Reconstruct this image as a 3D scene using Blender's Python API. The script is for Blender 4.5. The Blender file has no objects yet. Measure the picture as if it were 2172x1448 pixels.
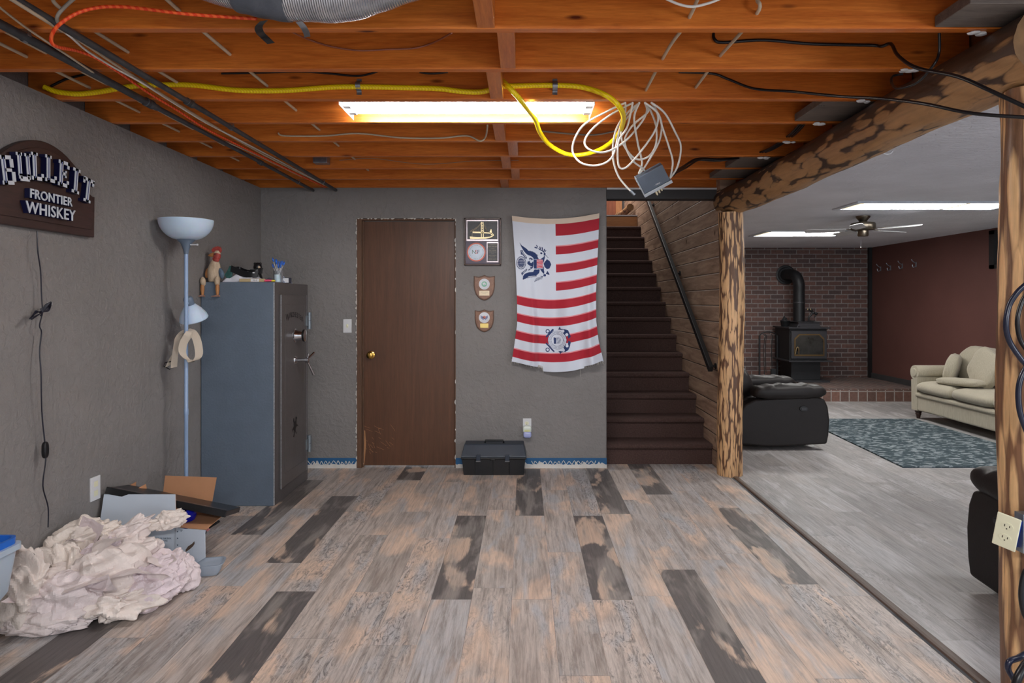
import bpy, bmesh, math, random
import numpy as np
from mathutils import Vector, Matrix, noise as mnoise
PI = math.pi
R = math.radians
random.seed(7)
scene = bpy.context.scene
COL = scene.collection

# ---------------------------------------------------------------- camera, world, lights, exposure
F = 1420.0                      # focal length in pixels of the 2172 px frame
HX, HY, HC = 1112.0, 641.0, 1.377   # vanishing point and eye height
cam_d = bpy.data.cameras.new('camera')
cam = bpy.data.objects.new('camera', cam_d); COL.objects.link(cam)
cam.location = (0, 0, HC); cam.rotation_euler = (PI/2, 0, 0)
cam_d.sensor_width = 36; cam_d.lens = 36*F/2172
cam_d.shift_x = -(HX-1086)/2172; cam_d.shift_y = -(724-HY)/2172
cam_d.clip_start = 0.05
scene.camera = cam
scene.view_settings.view_transform = 'Standard'
scene.view_settings.look = 'None'
scene.view_settings.gamma = 1
scene.view_settings.use_curve_mapping = False
scene.view_settings.exposure = 0.32
scene.cycles.max_bounces = 7
scene.cycles.diffuse_bounces = 4
scene.cycles.sample_clamp_indirect = 6
w = bpy.data.worlds.new('world'); scene.world = w; w.use_nodes = True
w.node_tree.nodes['Background'].inputs[0].default_value = (0.86, 0.92, 1.0, 1)
w.node_tree.nodes['Background'].inputs[1].default_value = 0.64
TUBE_E, PANEL_E = 56.0, 20.0

def area_light(name, loc, sx, sy, power, color=(1, 1, 1), rot=(0, 0, 0)):
    d = bpy.data.lights.new(name, 'AREA'); d.shape = 'RECTANGLE'; d.size = sx; d.size_y = sy
    d.energy = power; d.color = color
    o = bpy.data.objects.new(name, d); COL.objects.link(o); o.location = loc; o.rotation_euler = rot
    return o
# added fill light behind the camera; no fixture is modelled there
area_light('rear_fill', (0.2, -1.1, 2.26), 1.2, 0.25, 78, (1.0, 0.97, 0.95), (R(12), 0, 0))
# the lounge is lit by its ceiling boxes (emissive diffusers, see PANEL_E), plus two added fill lights out of view
area_light('lounge_rear_fill', (4.3, -1.2, 1.25), 1.6, 1.0, 66, (0.90, 0.95, 1.0), (R(103), 0, R(4)))  # added to brighten the lounge ceiling; there is no window behind it
area_light('lounge_front_fill', (3.6, 2.6, 2.19), 1.3, 0.4, 22, (0.93, 0.96, 1.0))  # added overhead fill, not one of the ceiling boxes
area_light('stairwell_fill', (1.1, 9.9, 4.4), 0.7, 0.7, 44, (1.0, 0.93, 0.86))  # added fill that lifts the stairs and pine wall, no lamp known there

def P(px, py, Y):
    return Vector(((px-HX)*Y/F, Y, HC-(py-HY)*Y/F))
def PF(px, py):                 # point of the floor
    Y = HC*F/(py-HY); return P(px, py, Y)
def PX(px, py, X):              # point on a plane of constant X
    Y = X*F/(px-HX); return P(px, py, Y)

# ---------------------------------------------------------------- colour and materials
def S(r, g, b, a=1):
    f = lambda c: (c/255/12.92) if c/255 <= 0.04045 else ((c/255+0.055)/1.055)**2.4
    return (f(r), f(g), f(b), a)
class NT:
    def __init__(s, name):
        s.m = bpy.data.materials.new(name); s.m.use_nodes = True
        s.t = s.m.node_tree; s.n = s.t.nodes; s.b = s.n['Principled BSDF']
    def add(s, t, **kw):
        n = s.n.new(t)
        for k, v in kw.items():
            if k.startswith('i_'): n.inputs[int(k[2:]) if k[2:].isdigit() else k[2:].replace('_', ' ')].default_value = v
            else: setattr(n, k, v)
        return n
    def l(s, a, b): s.t.links.new(a, b)
    def coord(s, scale=(1, 1, 1), rand=True, kind='Object'):
        tc = s.add('ShaderNodeTexCoord'); mp = s.add('ShaderNodeMapping'); mp.inputs['Scale'].default_value = scale
        if rand:
            oi = s.add('ShaderNodeObjectInfo'); ml = s.add('ShaderNodeMath', operation='MULTIPLY'); ml.inputs[1].default_value = 37.0
            s.l(oi.outputs['Random'], ml.inputs[0])
            va = s.add('ShaderNodeVectorMath', operation='ADD'); s.l(tc.outputs[kind], va.inputs[0]); s.l(ml.outputs[0], va.inputs[1])
            s.l(va.outputs[0], mp.inputs[0])
        else: s.l(tc.outputs[kind], mp.inputs[0])
        return mp.outputs[0]
    def noise(s, vec, scale, detail=4, rough=0.55, dist=0.0):
        n = s.add('ShaderNodeTexNoise'); s.l(vec, n.inputs['Vector'])
        n.inputs['Scale'].default_value = scale; n.inputs['Detail'].default_value = detail
        n.inputs['Roughness'].default_value = rough; n.inputs['Distortion'].default_value = dist
        return n.outputs['Fac']
    def ramp(s, fac, stops, interp='LINEAR'):
        r = s.add('ShaderNodeValToRGB'); r.color_ramp.interpolation = interp
        e = r.color_ramp.elements
        while len(e) < len(stops): e.new(0.5)
        for k, (p, c) in enumerate(stops): e[k].position = p; e[k].color = c
        s.l(fac, r.inputs[0]); return r.outputs[0]
    def mix(s, fac, a, b, blend='MIX'):
        m = s.add('ShaderNodeMix', data_type='RGBA', blend_type=blend)
        for v, i in ((fac, 0), (a, 6), (b, 7)):
            if hasattr(v, 'default_value') or hasattr(v, 'is_linked'): s.l(v, m.inputs[i])
            else: m.inputs[i].default_value = v
        return m.outputs[2]
    def math(s, op, a, b=0.5):
        m = s.add('ShaderNodeMath', operation=op)
        for v, i in ((a, 0), (b, 1)):
            if hasattr(v, 'is_linked'): s.l(v, m.inputs[i])
            else: m.inputs[i].default_value = v
        return m.outputs[0]
    def bump(s, h, strength=0.3, dist=0.01):
        b = s.add('ShaderNodeBump'); b.inputs['Strength'].default_value = strength; b.inputs['Distance'].default_value = dist
        s.l(h, b.inputs['Height']); s.l(b.outputs[0], s.b.inputs['Normal'])
    def base(s, v):
        if hasattr(v, 'is_linked'): s.l(v, s.b.inputs['Base Color'])
        else: s.b.inputs['Base Color'].default_value = v
    def set(s, **k):
        for a, v in k.items(): s.b.inputs[a.replace('_', ' ')].default_value = v
BW = lambda v: (v, v, v, 1)
def mul(c, k): return (c[0]*k, c[1]*k, c[2]*k, 1)
def mat(name, col, rough=0.5, metal=0.0, var=0.12, vs=8, bump=0.0, bs=60, bd=0.004, spec=0.5, coat=0, trans=0, emis=None, es=0, alpha=1, sss=0):
    t = NT(name)
    v = t.coord()
    n = t.noise(v, vs)
    t.base(t.ramp(n, [(0.3, mul(col, 1-var)), (0.7, mul(col, 1+var))]))
    t.set(Roughness=rough, Metallic=metal, Specular_IOR_Level=spec, Coat_Weight=coat, Transmission_Weight=trans, Alpha=alpha)
    if bump: t.bump(t.noise(v, bs, 5), bump, bd)
    if emis is not None:
        t.b.inputs['Emission Color'].default_value = emis; t.b.inputs['Emission Strength'].default_value = es
    if sss: t.b.inputs['Subsurface Weight'].default_value = sss; t.b.inputs['Subsurface Scale'].default_value = 0.02
    return t.m
def wood(name, c1, c2, stretch, scale=6, rough=0.4, knots=True, kc=None, bump=0.1, coat=0.0, spec=0.5):
    """grain runs along the axis whose stretch value is smallest"""
    t = NT(name); v = t.coord(stretch)
    ring = t.noise(v, scale, 6, 0.6, 0.8)
    fine = t.noise(v, scale*6, 3, 0.7)
    col = t.ramp(ring, [(0.28, c1), (0.5, tuple((a+b)/2 for a, b in zip(c1, c2))), (0.72, c2)])
    col = t.mix(0.35, col, t.ramp(fine, [(0.3, mul(c1, 0.8)), (0.7, mul(c2, 1.1))]))
    if knots:
        ks = tuple(x**0.5 if x > 0 else 1 for x in stretch)
        vk = t.coord((ks[0]*1.6, ks[1]*1.6, ks[2]*1.6))
        vo = t.add('ShaderNodeTexVoronoi'); vo.inputs['Scale'].default_value = 2.6; vo.inputs['Randomness'].default_value = 1
        t.l(vk, vo.inputs['Vector'])
        k = t.ramp(vo.outputs['Distance'], [(0.035, BW(1)), (0.11, BW(0))])
        col = t.mix(k, col, kc or mul(c1, 0.35))
    t.base(col); t.set(Roughness=rough, Coat_Weight=coat, Specular_IOR_Level=spec)
    t.bump(fine, bump, 0.002)
    return t.m

def logmat(name, axis, tan, dark, sc=9, ln=0.22, lo=0.34, hi=0.46, warp=0.05, bark=None):
    """debarked log: pale oval patches between dark leftover inner bark; bark=(z0,z1) keeps bark on the upper side"""
    st = [1, 1, 1]; st[axis] = ln
    t = NT(name); v = t.coord(tuple(st), rand=False)
    nz = t.add('ShaderNodeTexNoise'); nz.inputs['Scale'].default_value = sc*0.5; nz.inputs['Detail'].default_value = 5; t.l(v, nz.inputs['Vector'])
    va = t.add('ShaderNodeVectorMath', operation='MULTIPLY_ADD'); t.l(nz.outputs['Color'], va.inputs[0]); va.inputs[1].default_value = (warp, warp, warp); t.l(v, va.inputs[2])
    vo = t.add('ShaderNodeTexVoronoi'); vo.inputs['Scale'].default_value = sc; t.l(va.outputs[0], vo.inputs['Vector'])
    big = t.noise(v, sc*0.28, 4, 0.6, 0.5)
    st2 = [14, 14, 14]; st2[axis] = 1.0
    g = t.noise(t.coord(tuple(st2), rand=False), 5, 5, 0.65, 0.3); g3 = t.noise(t.coord((1, 1, 1), rand=False), 6, 3)
    d = t.math('ADD', vo.outputs['Distance'], t.math('MULTIPLY', t.math('SUBTRACT', big, 0.5), 0.8))
    d = t.math('ADD', d, t.math('MULTIPLY', t.math('SUBTRACT', g, 0.5), 0.16))
    if bark:
        tc = t.add('ShaderNodeTexCoord'); sp = t.add('ShaderNodeSeparateXYZ'); t.l(tc.outputs['Object'], sp.inputs[0])
        mr = t.add('ShaderNodeMapRange'); t.l(sp.outputs['Z'], mr.inputs[0]); mr.inputs[1].default_value = bark[0]; mr.inputs[2].default_value = bark[1]; mr.inputs[3].default_value = -0.22; mr.inputs[4].default_value = 0.5
        d = t.math('ADD', d, mr.outputs[0])
    f = t.ramp(d, [(lo, BW(0)), (hi, BW(0.95))])
    c = t.ramp(g, [(0.25, mul(tan, 0.7)), (0.55, tan), (0.8, mul(tan, 1.15))])
    c = t.mix(t.ramp(g3, [(0.45, BW(0)), (0.7, BW(0.35))]), c, mul(tan, 0.5))
    dk = t.ramp(g, [(0.3, mul(dark, 0.6)), (0.75, mul(dark, 1.9))])
    kv = t.add('ShaderNodeTexVoronoi'); kv.inputs['Scale'].default_value = 3.1; t.l(t.coord((1, 1, 1), rand=False), kv.inputs['Vector'])
    kf = t.ramp(kv.outputs['Distance'], [(0.04, BW(0.8)), (0.065, BW(0))])
    c = t.mix(f, c, dk)
    c = t.mix(kf, c, S(150, 92, 58))
    t.base(c); t.set(Roughness=0.5, Coat_Weight=0.12, Coat_Roughness=0.35)
    t.bump(t.mix(0.35, t.ramp(d, [(lo-0.05, BW(1)), (hi+0.05, BW(0))]), g), 0.5, 0.007)
    return t.m

# ---------------------------------------------------------------- mesh builder
class MB:
    def __init__(s): s.v = []; s.f = []; s.mi = []; s.cur = 0
    def face(s, idx): s.f.append(idx); s.mi.append(s.cur)
    def add(s, vs, fs, M=None):
        o = len(s.v)
        for p in vs:
            p = Vector(p); s.v.append(M @ p if M else p)
        for f in fs: s.face([o+i for i in f])
        return s
    def box(s, x0, x1, y0, y1, z0, z1, M=None):
        vs = [(x, y, z) for x in (x0, x1) for y in (y0, y1) for z in (z0, z1)]
        return s.add(vs, [(0, 1, 3, 2), (4, 6, 7, 5), (0, 4, 5, 1), (2, 3, 7, 6), (0, 2, 6, 4), (1, 5, 7, 3)], M)
    def prism(s, poly, d, M=None):
        """poly in local xy, extruded along local z from d[0] to d[1]"""
        n = len(poly)
        vs = [(x, y, d[0]) for x, y in poly] + [(x, y, d[1]) for x, y in poly]
        fs = [tuple(range(n-1, -1, -1)), tuple(range(n, 2*n))] + [(i, (i+1) % n, n+(i+1) % n, n+i) for i in range(n)]
        return s.add(vs, fs, M)
    def lathe(s, prof, c=(0, 0, 0), seg=32, M=None, cap=True, sx=1, sy=1):
        vs = []
        for r, z in prof:
            for k in range(seg):
                a = 2*PI*k/seg; vs.append((c[0]+r*math.cos(a)*sx, c[1]+r*math.sin(a)*sy, c[2]+z))
        fs = []
        for j in range(len(prof)-1):
            for k in range(seg):
                k2 = (k+1) % seg; fs.append((j*seg+k, j*seg+k2, (j+1)*seg+k2, (j+1)*seg+k))
        if cap:
            if prof[0][0] > 1e-5: fs.append(tuple(range(seg-1, -1, -1)))
            if prof[-1][0] > 1e-5: fs.append(tuple(range((len(prof)-1)*seg, len(prof)*seg)))
        return s.add(vs, fs, M)
    def tube(s, pts, r, seg=8, smooth=True, closed=False, rf=None, sub=6):
        pts = [Vector(p) for p in pts]
        if smooth and len(pts) > 2: pts = cr(pts, sub, closed)
        n = len(pts); o = len(s.v)
        t0 = (pts[1]-pts[0]).normalized()
        up = Vector((0, 0, 1)) if abs(t0.z) < 0.9 else Vector((1, 0, 0))
        nrm = (up - t0*up.dot(t0)).normalized()
        for i, p in enumerate(pts):
            if closed: t = (pts[(i+1) % n]-pts[i-1]).normalized()
            else: t = (pts[min(i+1, n-1)]-pts[max(i-1, 0)]).normalized()
            nrm = nrm - t*nrm.dot(t)
            nrm = nrm.normalized() if nrm.length > 1e-6 else Vector((1, 0, 0))
            bn = t.cross(nrm)
            rr = (rf(i/(n-1)) if rf else 1)*r
            for k in range(seg):
                a = 2*PI*k/seg; s.v.append(p+nrm*math.cos(a)*rr+bn*math.sin(a)*rr)
        for i in range(n if closed else n-1):
            i2 = (i+1) % n
            for k in range(seg):
                k2 = (k+1) % seg
                s.face((o+i*seg+k, o+i*seg+k2, o+i2*seg+k2, o+i2*seg+k))
        if not closed:
            s.face(tuple(o+k for k in range(seg-1, -1, -1))); s.face(tuple(o+(n-1)*seg+k for k in range(seg)))
        return s
    def ribbon(s, pts, wvec, th=0.002, sub=6):
        """flat strap through pts; wvec(t)->half width vector"""
        pts = cr([Vector(p) for p in pts], sub)
        n = len(pts); o = len(s.v)
        for i, p in enumerate(pts):
            t = (pts[min(i+1, n-1)]-pts[max(i-1, 0)]).normalized()
            wv = wvec(i/(n-1)); nn = t.cross(wv).normalized()*th/2
            for q in (p-wv-nn, p+wv-nn, p+wv+nn, p-wv+nn): s.v.append(q)
        for i in range(n-1):
            for k in range(4):
                k2 = (k+1) % 4
                s.face((o+i*4+k, o+i*4+k2, o+(i+1)*4+k2, o+(i+1)*4+k))
        s.face((o+3, o+2, o+1, o)); s.face(tuple(o+(n-1)*4+k for k in range(4)))
        return s
    def cushion(s, c, size, e=0.45, M=None, n=28, m=16, wob=0.0, seed=0):
        """rounded pillow shape (superellipsoid)"""
        sg = lambda x, p: math.copysign(abs(x)**p, x)
        vs = []
        for j in range(m+1):
            ph = -PI/2+PI*j/m
            for k in range(n):
                th = 2*PI*k/n
                x = sg(math.cos(ph), 0.62)*sg(math.cos(th), e); y = sg(math.cos(ph), 0.62)*sg(math.sin(th), e); z = sg(math.sin(ph), 0.75)
                p = Vector((x*size[0]/2, y*size[1]/2, z*size[2]/2))
                if wob: p *= 1+wob*mnoise.noise(Vector((x*2+seed, y*2, z*2)))
                vs.append(p+Vector(c))
        fs = [(j*n+k, j*n+(k+1) % n, (j+1)*n+(k+1) % n, (j+1)*n+k) for j in range(m) for k in range(n)]
        return s.add(vs, fs, M)
    def ball(s, c, r, seg=16, sc=(1, 1, 1), M=None):
        prof = [(math.sin(PI*j/10)*1.0, -math.cos(PI*j/10)) for j in range(11)]
        prof[0] = (1e-6, -1); prof[-1] = (1e-6, 1)
        T = Matrix.Translation(c) @ (M or Matrix.Identity(4)) @ Matrix.Diagonal((r*sc[0], r*sc[1], r*sc[2], 1))
        return s.lathe(prof, (0, 0, 0), seg, T)
    def text(s, body, size, M, ext=0.001, spacing=1.0, align='CENTER'):
        vs, fs = text_geo(body, size, ext, spacing, align)
        return s.add(vs, fs, M)
def cr(pts, sub=6, closed=False):
    out = []; n = len(pts)
    for i in range(n if closed else n-1):
        if closed: a, b, c, d = pts[i-1], pts[i], pts[(i+1) % n], pts[(i+2) % n]
        else: a, b, c, d = pts[max(i-1, 0)], pts[i], pts[i+1], pts[min(i+2, n-1)]
        for k in range(sub):
            t = k/sub
            out.append(0.5*((2*b)+(c-a)*t+(2*a-5*b+4*c-d)*t*t+(3*b-a-3*c+d)*t**3))
    if not closed: out.append(pts[-1])
    return out
_tc = {}
def text_geo(body, size, ext, spacing, align):
    key = (body, size, ext, spacing, align)
    if key not in _tc:
        cu = bpy.data.curves.new('t', 'FONT'); cu.body = body; cu.size = size; cu.extrude = ext
        cu.align_x = align; cu.align_y = 'CENTER'; cu.space_character = spacing; cu.resolution_u = 3
        o = bpy.data.objects.new('t', cu); COL.objects.link(o)
        dg = bpy.context.evaluated_depsgraph_get(); me = o.evaluated_get(dg).to_mesh()
        _tc[key] = ([v.co.copy() for v in me.vertices], [tuple(p.vertices) for p in me.polygons])
        o.evaluated_get(dg).to_mesh_clear(); bpy.data.objects.remove(o); bpy.data.curves.remove(cu)
    return _tc[key]
def wloc(o):
    v = Vector((0, 0, 0))
    while o: v += o.location; o = o.parent
    return v
def obj(name, mb, mats, parent=None, smooth=False, bevel=0.0, bseg=2, angle=40, subsurf=0):
    """link mb (world coordinates) as one mesh object"""
    me = bpy.data.meshes.new(name)
    vs = mb.v
    if parent: off = wloc(parent)
    else:
        xs = [p.x for p in vs]; ys = [p.y for p in vs]; zs = [p.z for p in vs]
        off = Vector(((min(xs)+max(xs))/2, (min(ys)+max(ys))/2, min(zs)))
    me.from_pydata([tuple(p-off) for p in vs], [], mb.f)
    me.update()
    ms = mats if isinstance(mats, (list, tuple)) else [mats]
    for m in ms: me.materials.append(m)
    if len(ms) > 1: me.polygons.foreach_set('material_index', mb.mi)
    bm = bmesh.new(); bm.from_mesh(me); bmesh.ops.recalc_face_normals(bm, faces=bm.faces); bm.to_mesh(me); bm.free()
    if smooth:
        me.polygons.foreach_set('use_smooth', [True]*len(me.polygons))
        try: me.set_sharp_from_angle(angle=R(angle))
        except Exception: pass
    o = bpy.data.objects.new(name, me); COL.objects.link(o)
    if parent: o.parent = parent
    else: o.location = off
    if bevel:
        b = o.modifiers.new('b', 'BEVEL'); b.width = bevel; b.segments = bseg; b.limit_method = 'ANGLE'; b.angle_limit = R(35)
    if subsurf:
        b = o.modifiers.new('s', 'SUBSURF'); b.levels = subsurf; b.render_levels = subsurf
    return o
def tag(o, label, cat, group=None, kind=None):
    o['label'] = label; o['category'] = cat
    if group: o['group'] = group
    if kind: o['kind'] = kind
    return o
def struct(name, mb, m, label=None, cat=None, **k):
    o = obj(name, mb, m, None, **k); o['kind'] = 'structure'
    if label: o['label'] = label
    if cat: o['category'] = cat
    return o
def thing(name, label, cat, loc=(0, 0, 0), group=None):
    o = bpy.data.objects.new(name, None); COL.objects.link(o); o.location = loc; o.empty_display_size = 0.05
    return tag(o, label, cat, group)
def T(x=0, y=0, z=0): return Matrix.Translation((x, y, z))
def RX(a): return Matrix.Rotation(R(a), 4, 'X')
def RY(a): return Matrix.Rotation(R(a), 4, 'Y')
def RZ(a): return Matrix.Rotation(R(a), 4, 'Z')
WALLT = RX(90)        # text/prism plane facing -Y: local x->X, y->Z
# ---------------------------------------------------------------- setting
XL, YB, ZJ = -2.19, 5.57, 2.33      # side wall, back wall, underside of the joists
XW0, XW1 = 0.686, 1.60              # stair opening
YF, XR, ZC = 10.69, 5.53, 2.25      # brick wall, red wall, lounge ceiling

def plaster(name, c, bs=22, strength=0.35):
    t = NT(name); v = t.coord(rand=False)
    n = t.noise(v, bs, 6, 0.6, 0.4); n2 = t.noise(v, 2.0, 3)
    t.base(t.ramp(n2, [(0.3, mul(c, 0.93)), (0.7, mul(c, 1.07))])); t.set(Roughness=0.62, Specular_IOR_Level=0.35)
    h = t.ramp(n, [(0.42, BW(0)), (0.62, BW(1))])
    t.bump(h, strength, 0.004); return t.m
M_wall = plaster('grey_plaster', S(135, 132, 131), 24, 0.6)
M_dark = mat('charcoal_paint', S(62, 62, 64), 0.6)
M_red = plaster('red_paint', S(100, 66, 61), 60, 0.12)
M_ceil = plaster('knockdown_ceiling', S(228, 231, 240), 26, 1.0)
M_joist = wood('varnished_joist', S(178, 84, 24), S(234, 140, 58), (0.35, 5, 5), 5, 0.38, True, S(92, 34, 12), 0.08, 0.12)
M_joisty = wood('varnished_blocking', S(174, 88, 32), S(222, 138, 66), (5, 0.35, 5), 5, 0.38, True, S(92, 34, 12), 0.08, 0.12)
M_sub = wood('subfloor_board', S(120, 72, 36), S(150, 96, 50), (5, 0.4, 5), 4, 0.7)
M_greyplank = wood('weathered_plank', S(84, 76, 72), S(126, 116, 108), (0.5, 6, 6), 6, 0.7, False)
M_carpet = mat('brown_carpet', S(86, 68, 64), 0.95, var=0.25, vs=90, bump=0.7, bs=420, bd=0.006, spec=0.1)
M_pine = None
M_white = mat('white_paint', S(226, 228, 232), 0.45, var=0.04)
M_black = mat('black_metal', S(26, 26, 28), 0.42, var=0.1, bump=0.05)
M_blackp = mat('black_plastic', S(20, 21, 24), 0.35, var=0.08)
M_chrome = mat('chrome', S(215, 218, 224), 0.12, 1.0, var=0.03)
M_steel = mat('galvanised_steel', S(150, 158, 168), 0.35, 0.85, var=0.15, vs=40)
M_brass = mat('brass', S(205, 165, 85), 0.22, 1.0, var=0.08)

# --- walls
mb = MB(); mb.box(XL-0.15, XL, -1.6, YB+0.15, 0, ZJ-0.002); mb.box(XL-0.19, XL-0.142, -1.6, YB+0.15, ZJ-0.1, 2.6); struct('wall_left', mb, M_wall, 'grey textured plaster wall beside the safe', 'wall')
DX0, DX1, DZ = -1.393, -0.570, 2.075
mb = MB()
mb.box(XL, DX0, YB, YB+0.12, 0, ZJ); mb.box(DX1, XW0-0.012, YB, YB+0.12, 0, ZJ); mb.box(DX0, DX1, YB, YB+0.12, DZ, ZJ)
mb.lathe([(0.012, 0), (0.012, ZJ)], (XW0-0.012, YB+0.012, 0), 16); mb.box(XW0-0.02, XW0, YB+0.012, YB+0.12, 0, ZJ)
struct('wall_back', mb, M_wall, 'grey textured plaster wall holding the brown door', 'wall')
# plank wall of the stairs
def pine_wall():
    t = NT('aged_pine_boards'); tc = t.add('ShaderNodeTexCoord')
    sp = t.add('ShaderNodeSeparateXYZ'); t.l(tc.outputs['Object'], sp.inputs[0])
    row = t.math('DIVIDE', sp.outputs['Z'], 0.135)
    fr = t.math('FRACT', row, 0); fl = t.math('FLOOR', row, 0)
    cb = t.add('ShaderNodeCombineXYZ'); t.l(t.math('MULTIPLY', fl, 3.71), cb.inputs[0]); t.l(sp.outputs['Y'], cb.inputs[1]); t.l(t.math('MULTIPLY', sp.outputs['Z'], 9), cb.inputs[2])
    g = t.noise(cb.outputs[0], 2.2, 5, 0.6, 0.7)
    c = t.ramp(g, [(0.3, S(140, 112, 94)), (0.55, S(182, 152, 130)), (0.75, S(204, 176, 150))])
    wn = t.add('ShaderNodeTexWhiteNoise', noise_dimensions='1D'); t.l(fl, wn.inputs['W'])
    c = t.mix(0.5, c, t.ramp(wn.outputs['Value'], [(0, BW(0.75)), (1, BW(1.1))]), 'MULTIPLY')
    vk = t.add('ShaderNodeTexVoronoi'); vk.inputs['Scale'].default_value = 3.2; t.l(tc.outputs['Object'], vk.inputs['Vector'])
    c = t.mix(t.ramp(vk.outputs['Distance'], [(0.05, BW(0.9)), (0.1, BW(0))]), c, S(86, 58, 42))
    gr = t.ramp(fr, [(0.0, BW(1)), (0.035, BW(0)), (0.965, BW(0)), (1.0, BW(1))])
    gr2 = t.ramp(fr, [(0.035, BW(0)), (0.05, BW(1)), (0.08, BW(0))])
    c = t.mix(gr, c, S(60, 44, 36)); 
    t.base(c); t.set(Roughness=0.6, Specular_IOR_Level=0.3); t.bump(t.ramp(fr, [(0.0, BW(0)), (0.05, BW(1)), (0.95, BW(1)), (1.0, BW(0))]), 0.8, 0.01)
    return t.m
M_pine = pine_wall()
mb = MB(); mb.box(XW1, XW1+0.13, 5.475, YF, 0, 4.6); struct('wall_stair', mb, M_pine, 'wall of horizontal aged pine boards beside the stairs', 'wall')
mb = MB(); mb.box(XW0-0.12, XW0, YB+0.12, YF, 0, 4.6); struct('wall_stair_inner', mb, M_wall)
mb = MB(); mb.box(XW0-0.12, XW1+0.1, YF+0.4, YF+0.5, 2.4, 4.6); struct('wall_landing', mb, M_greyplank)
# dark header over the stair opening with pale top flange
mb = MB(); mb.box(XW0, 1.62, YB-0.0, YB+0.12, 2.238, 2.315); mb.cur = 1; mb.box(XW0, 1.6, YB-0.008, YB+0.01, 2.315, 2.329)
struct('trim_1', mb, [M_dark, M_white], 'dark painted header board across the top of the stair opening', 'header')
# --- lounge shell
def brick(name, rot=None, sx=1.0, c1=S(112, 82, 74), c2=S(80, 66, 66), mo=S(140, 134, 132), w_=0.205, h_=0.0715, off=0.5, ms=0.007):
    t = NT(name); tc = t.add('ShaderNodeTexCoord'); sp = t.add('ShaderNodeSeparateXYZ'); t.l(tc.outputs['Object'], sp.inputs[0])
    cb = t.add('ShaderNodeCombineXYZ'); t.l(sp.outputs['X'], cb.inputs[0]); t.l(sp.outputs['Y' if rot == 'flat' else 'Z'], cb.inputs[1])
    b = t.add('ShaderNodeTexBrick'); b.offset = off; t.l(cb.outputs[0], b.inputs['Vector'])
    b.inputs['Scale'].default_value = 1; b.inputs['Brick Width'].default_value = w_; b.inputs['Row Height'].default_value = h_
    b.inputs['Mortar Size'].default_value = ms; b.inputs['Mortar Smooth'].default_value = 0.2; b.inputs['Bias'].default_value = -0.1
    b.inputs['Color1'].default_value = c1; b.inputs['Color2'].default_value = c2; b.inputs['Mortar'].default_value = mo
    n = t.noise(tc.outputs['Object'], 30, 5); n2 = t.noise(tc.outputs['Object'], 3, 3)
    c = t.mix(0.5, b.outputs['Color'], t.ramp(n, [(0.3, BW(0.6)), (0.7, BW(1.15))]), 'MULTIPLY')
    c = t.mix(0.4, c, t.ramp(n2, [(0.3, BW(0.7)), (0.7, BW(1.1))]), 'MULTIPLY')
    t.base(c); t.set(Roughness=0.75); t.bump(t.math('SUBTRACT', 1.0, b.outputs['Fac']), 0.7, 0.008); return t.m
M_brick = brick('dark_brick'); M_brickt = brick('hearth_top_brick', 'flat', c1=S(120, 96, 88), c2=S(92, 80, 78), mo=S(140, 134, 130), w_=0.1, h_=0.2, off=0.0)
M_brickf = brick('hearth_front_brick', None, c1=S(128, 94, 82), c2=S(98, 78, 72), mo=S(168, 160, 154), w_=0.125, h_=0.145, off=0.0, ms=0.008)
mb = MB(); mb.box(XW1+0.13, XR, YF, YF+0.15, 0, ZC); struct('wall_far', mb, M_brick, 'dark brown brick wall behind the wood stove', 'wall')
WY0, WY1, WZ0, WZ1 = 6.75, 7.94, 1.774, 2.225
mb = MB(); mb.box(XR, XR+0.15, -1.6, YF+0.15, 0, WZ0); mb.box(XR, XR+0.15, -1.6, WY0, WZ0, ZC); mb.box(XR, XR+0.15, WY1, YF+0.15, WZ0, ZC); mb.box(XR, XR+0.15, WY0, WY1, WZ1, ZC)
struct('wall_right', mb, M_red, 'dull red painted wall behind the cream sofa', 'wall')
mb = MB(); mb.box(XR-0.05, XR, YF-0.05, YF, 0.18, ZC); struct('trim_2', mb, M_black, 'thin black corner strip between brick and red wall', 'trim')
mb = MB(); mb.box(XR-0.015, XR, 7.9, YF-0.05, 0.0, 0.26); struct('baseboard_right', mb, M_dark)
mb = MB(); mb.box(1.79, XR+0.15, -1.6, YF+0.15, ZC, ZC+0.1); struct('ceiling', mb, M_ceil, 'rough textured white ceiling over the lounge', 'ceiling')
# window in the red wall
mb = MB()
for a in ((WY0, WY0+0.07, WZ0, WZ1), (WY1-0.09, WY1, WZ0, WZ1), (WY0, WY1, WZ0, WZ0+0.045), (WY0, WY1, WZ1-0.045, WZ1)): mb.box(XR-0.02, XR+0.12, *a)
wn = struct('window_1', mb, M_black, 'small black framed basement window high on the red wall', 'window')
mb = MB(); mb.box(XR+0.06, XR+0.07, WY0+0.05, WY1-0.06, WZ0+0.03, WZ1-0.03); obj('window_pane', mb, mat('dusk_glass', S(120, 124, 132), 0.15, spec=0.8), wn)
# --- hearth
mb = MB(); mb.box(XW1+0.13, XR-0.015, 9.27, YF, 0.165, 0.18); mb.cur = 1; mb.box(XW1+0.13, XR-0.015, 9.265, YF, 0.0, 0.165)
he = obj('brick_hearth', mb, [M_brickt, M_brickf]); tag(he, 'raised brick hearth platform under the wood stove', 'hearth', kind='structure')

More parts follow.
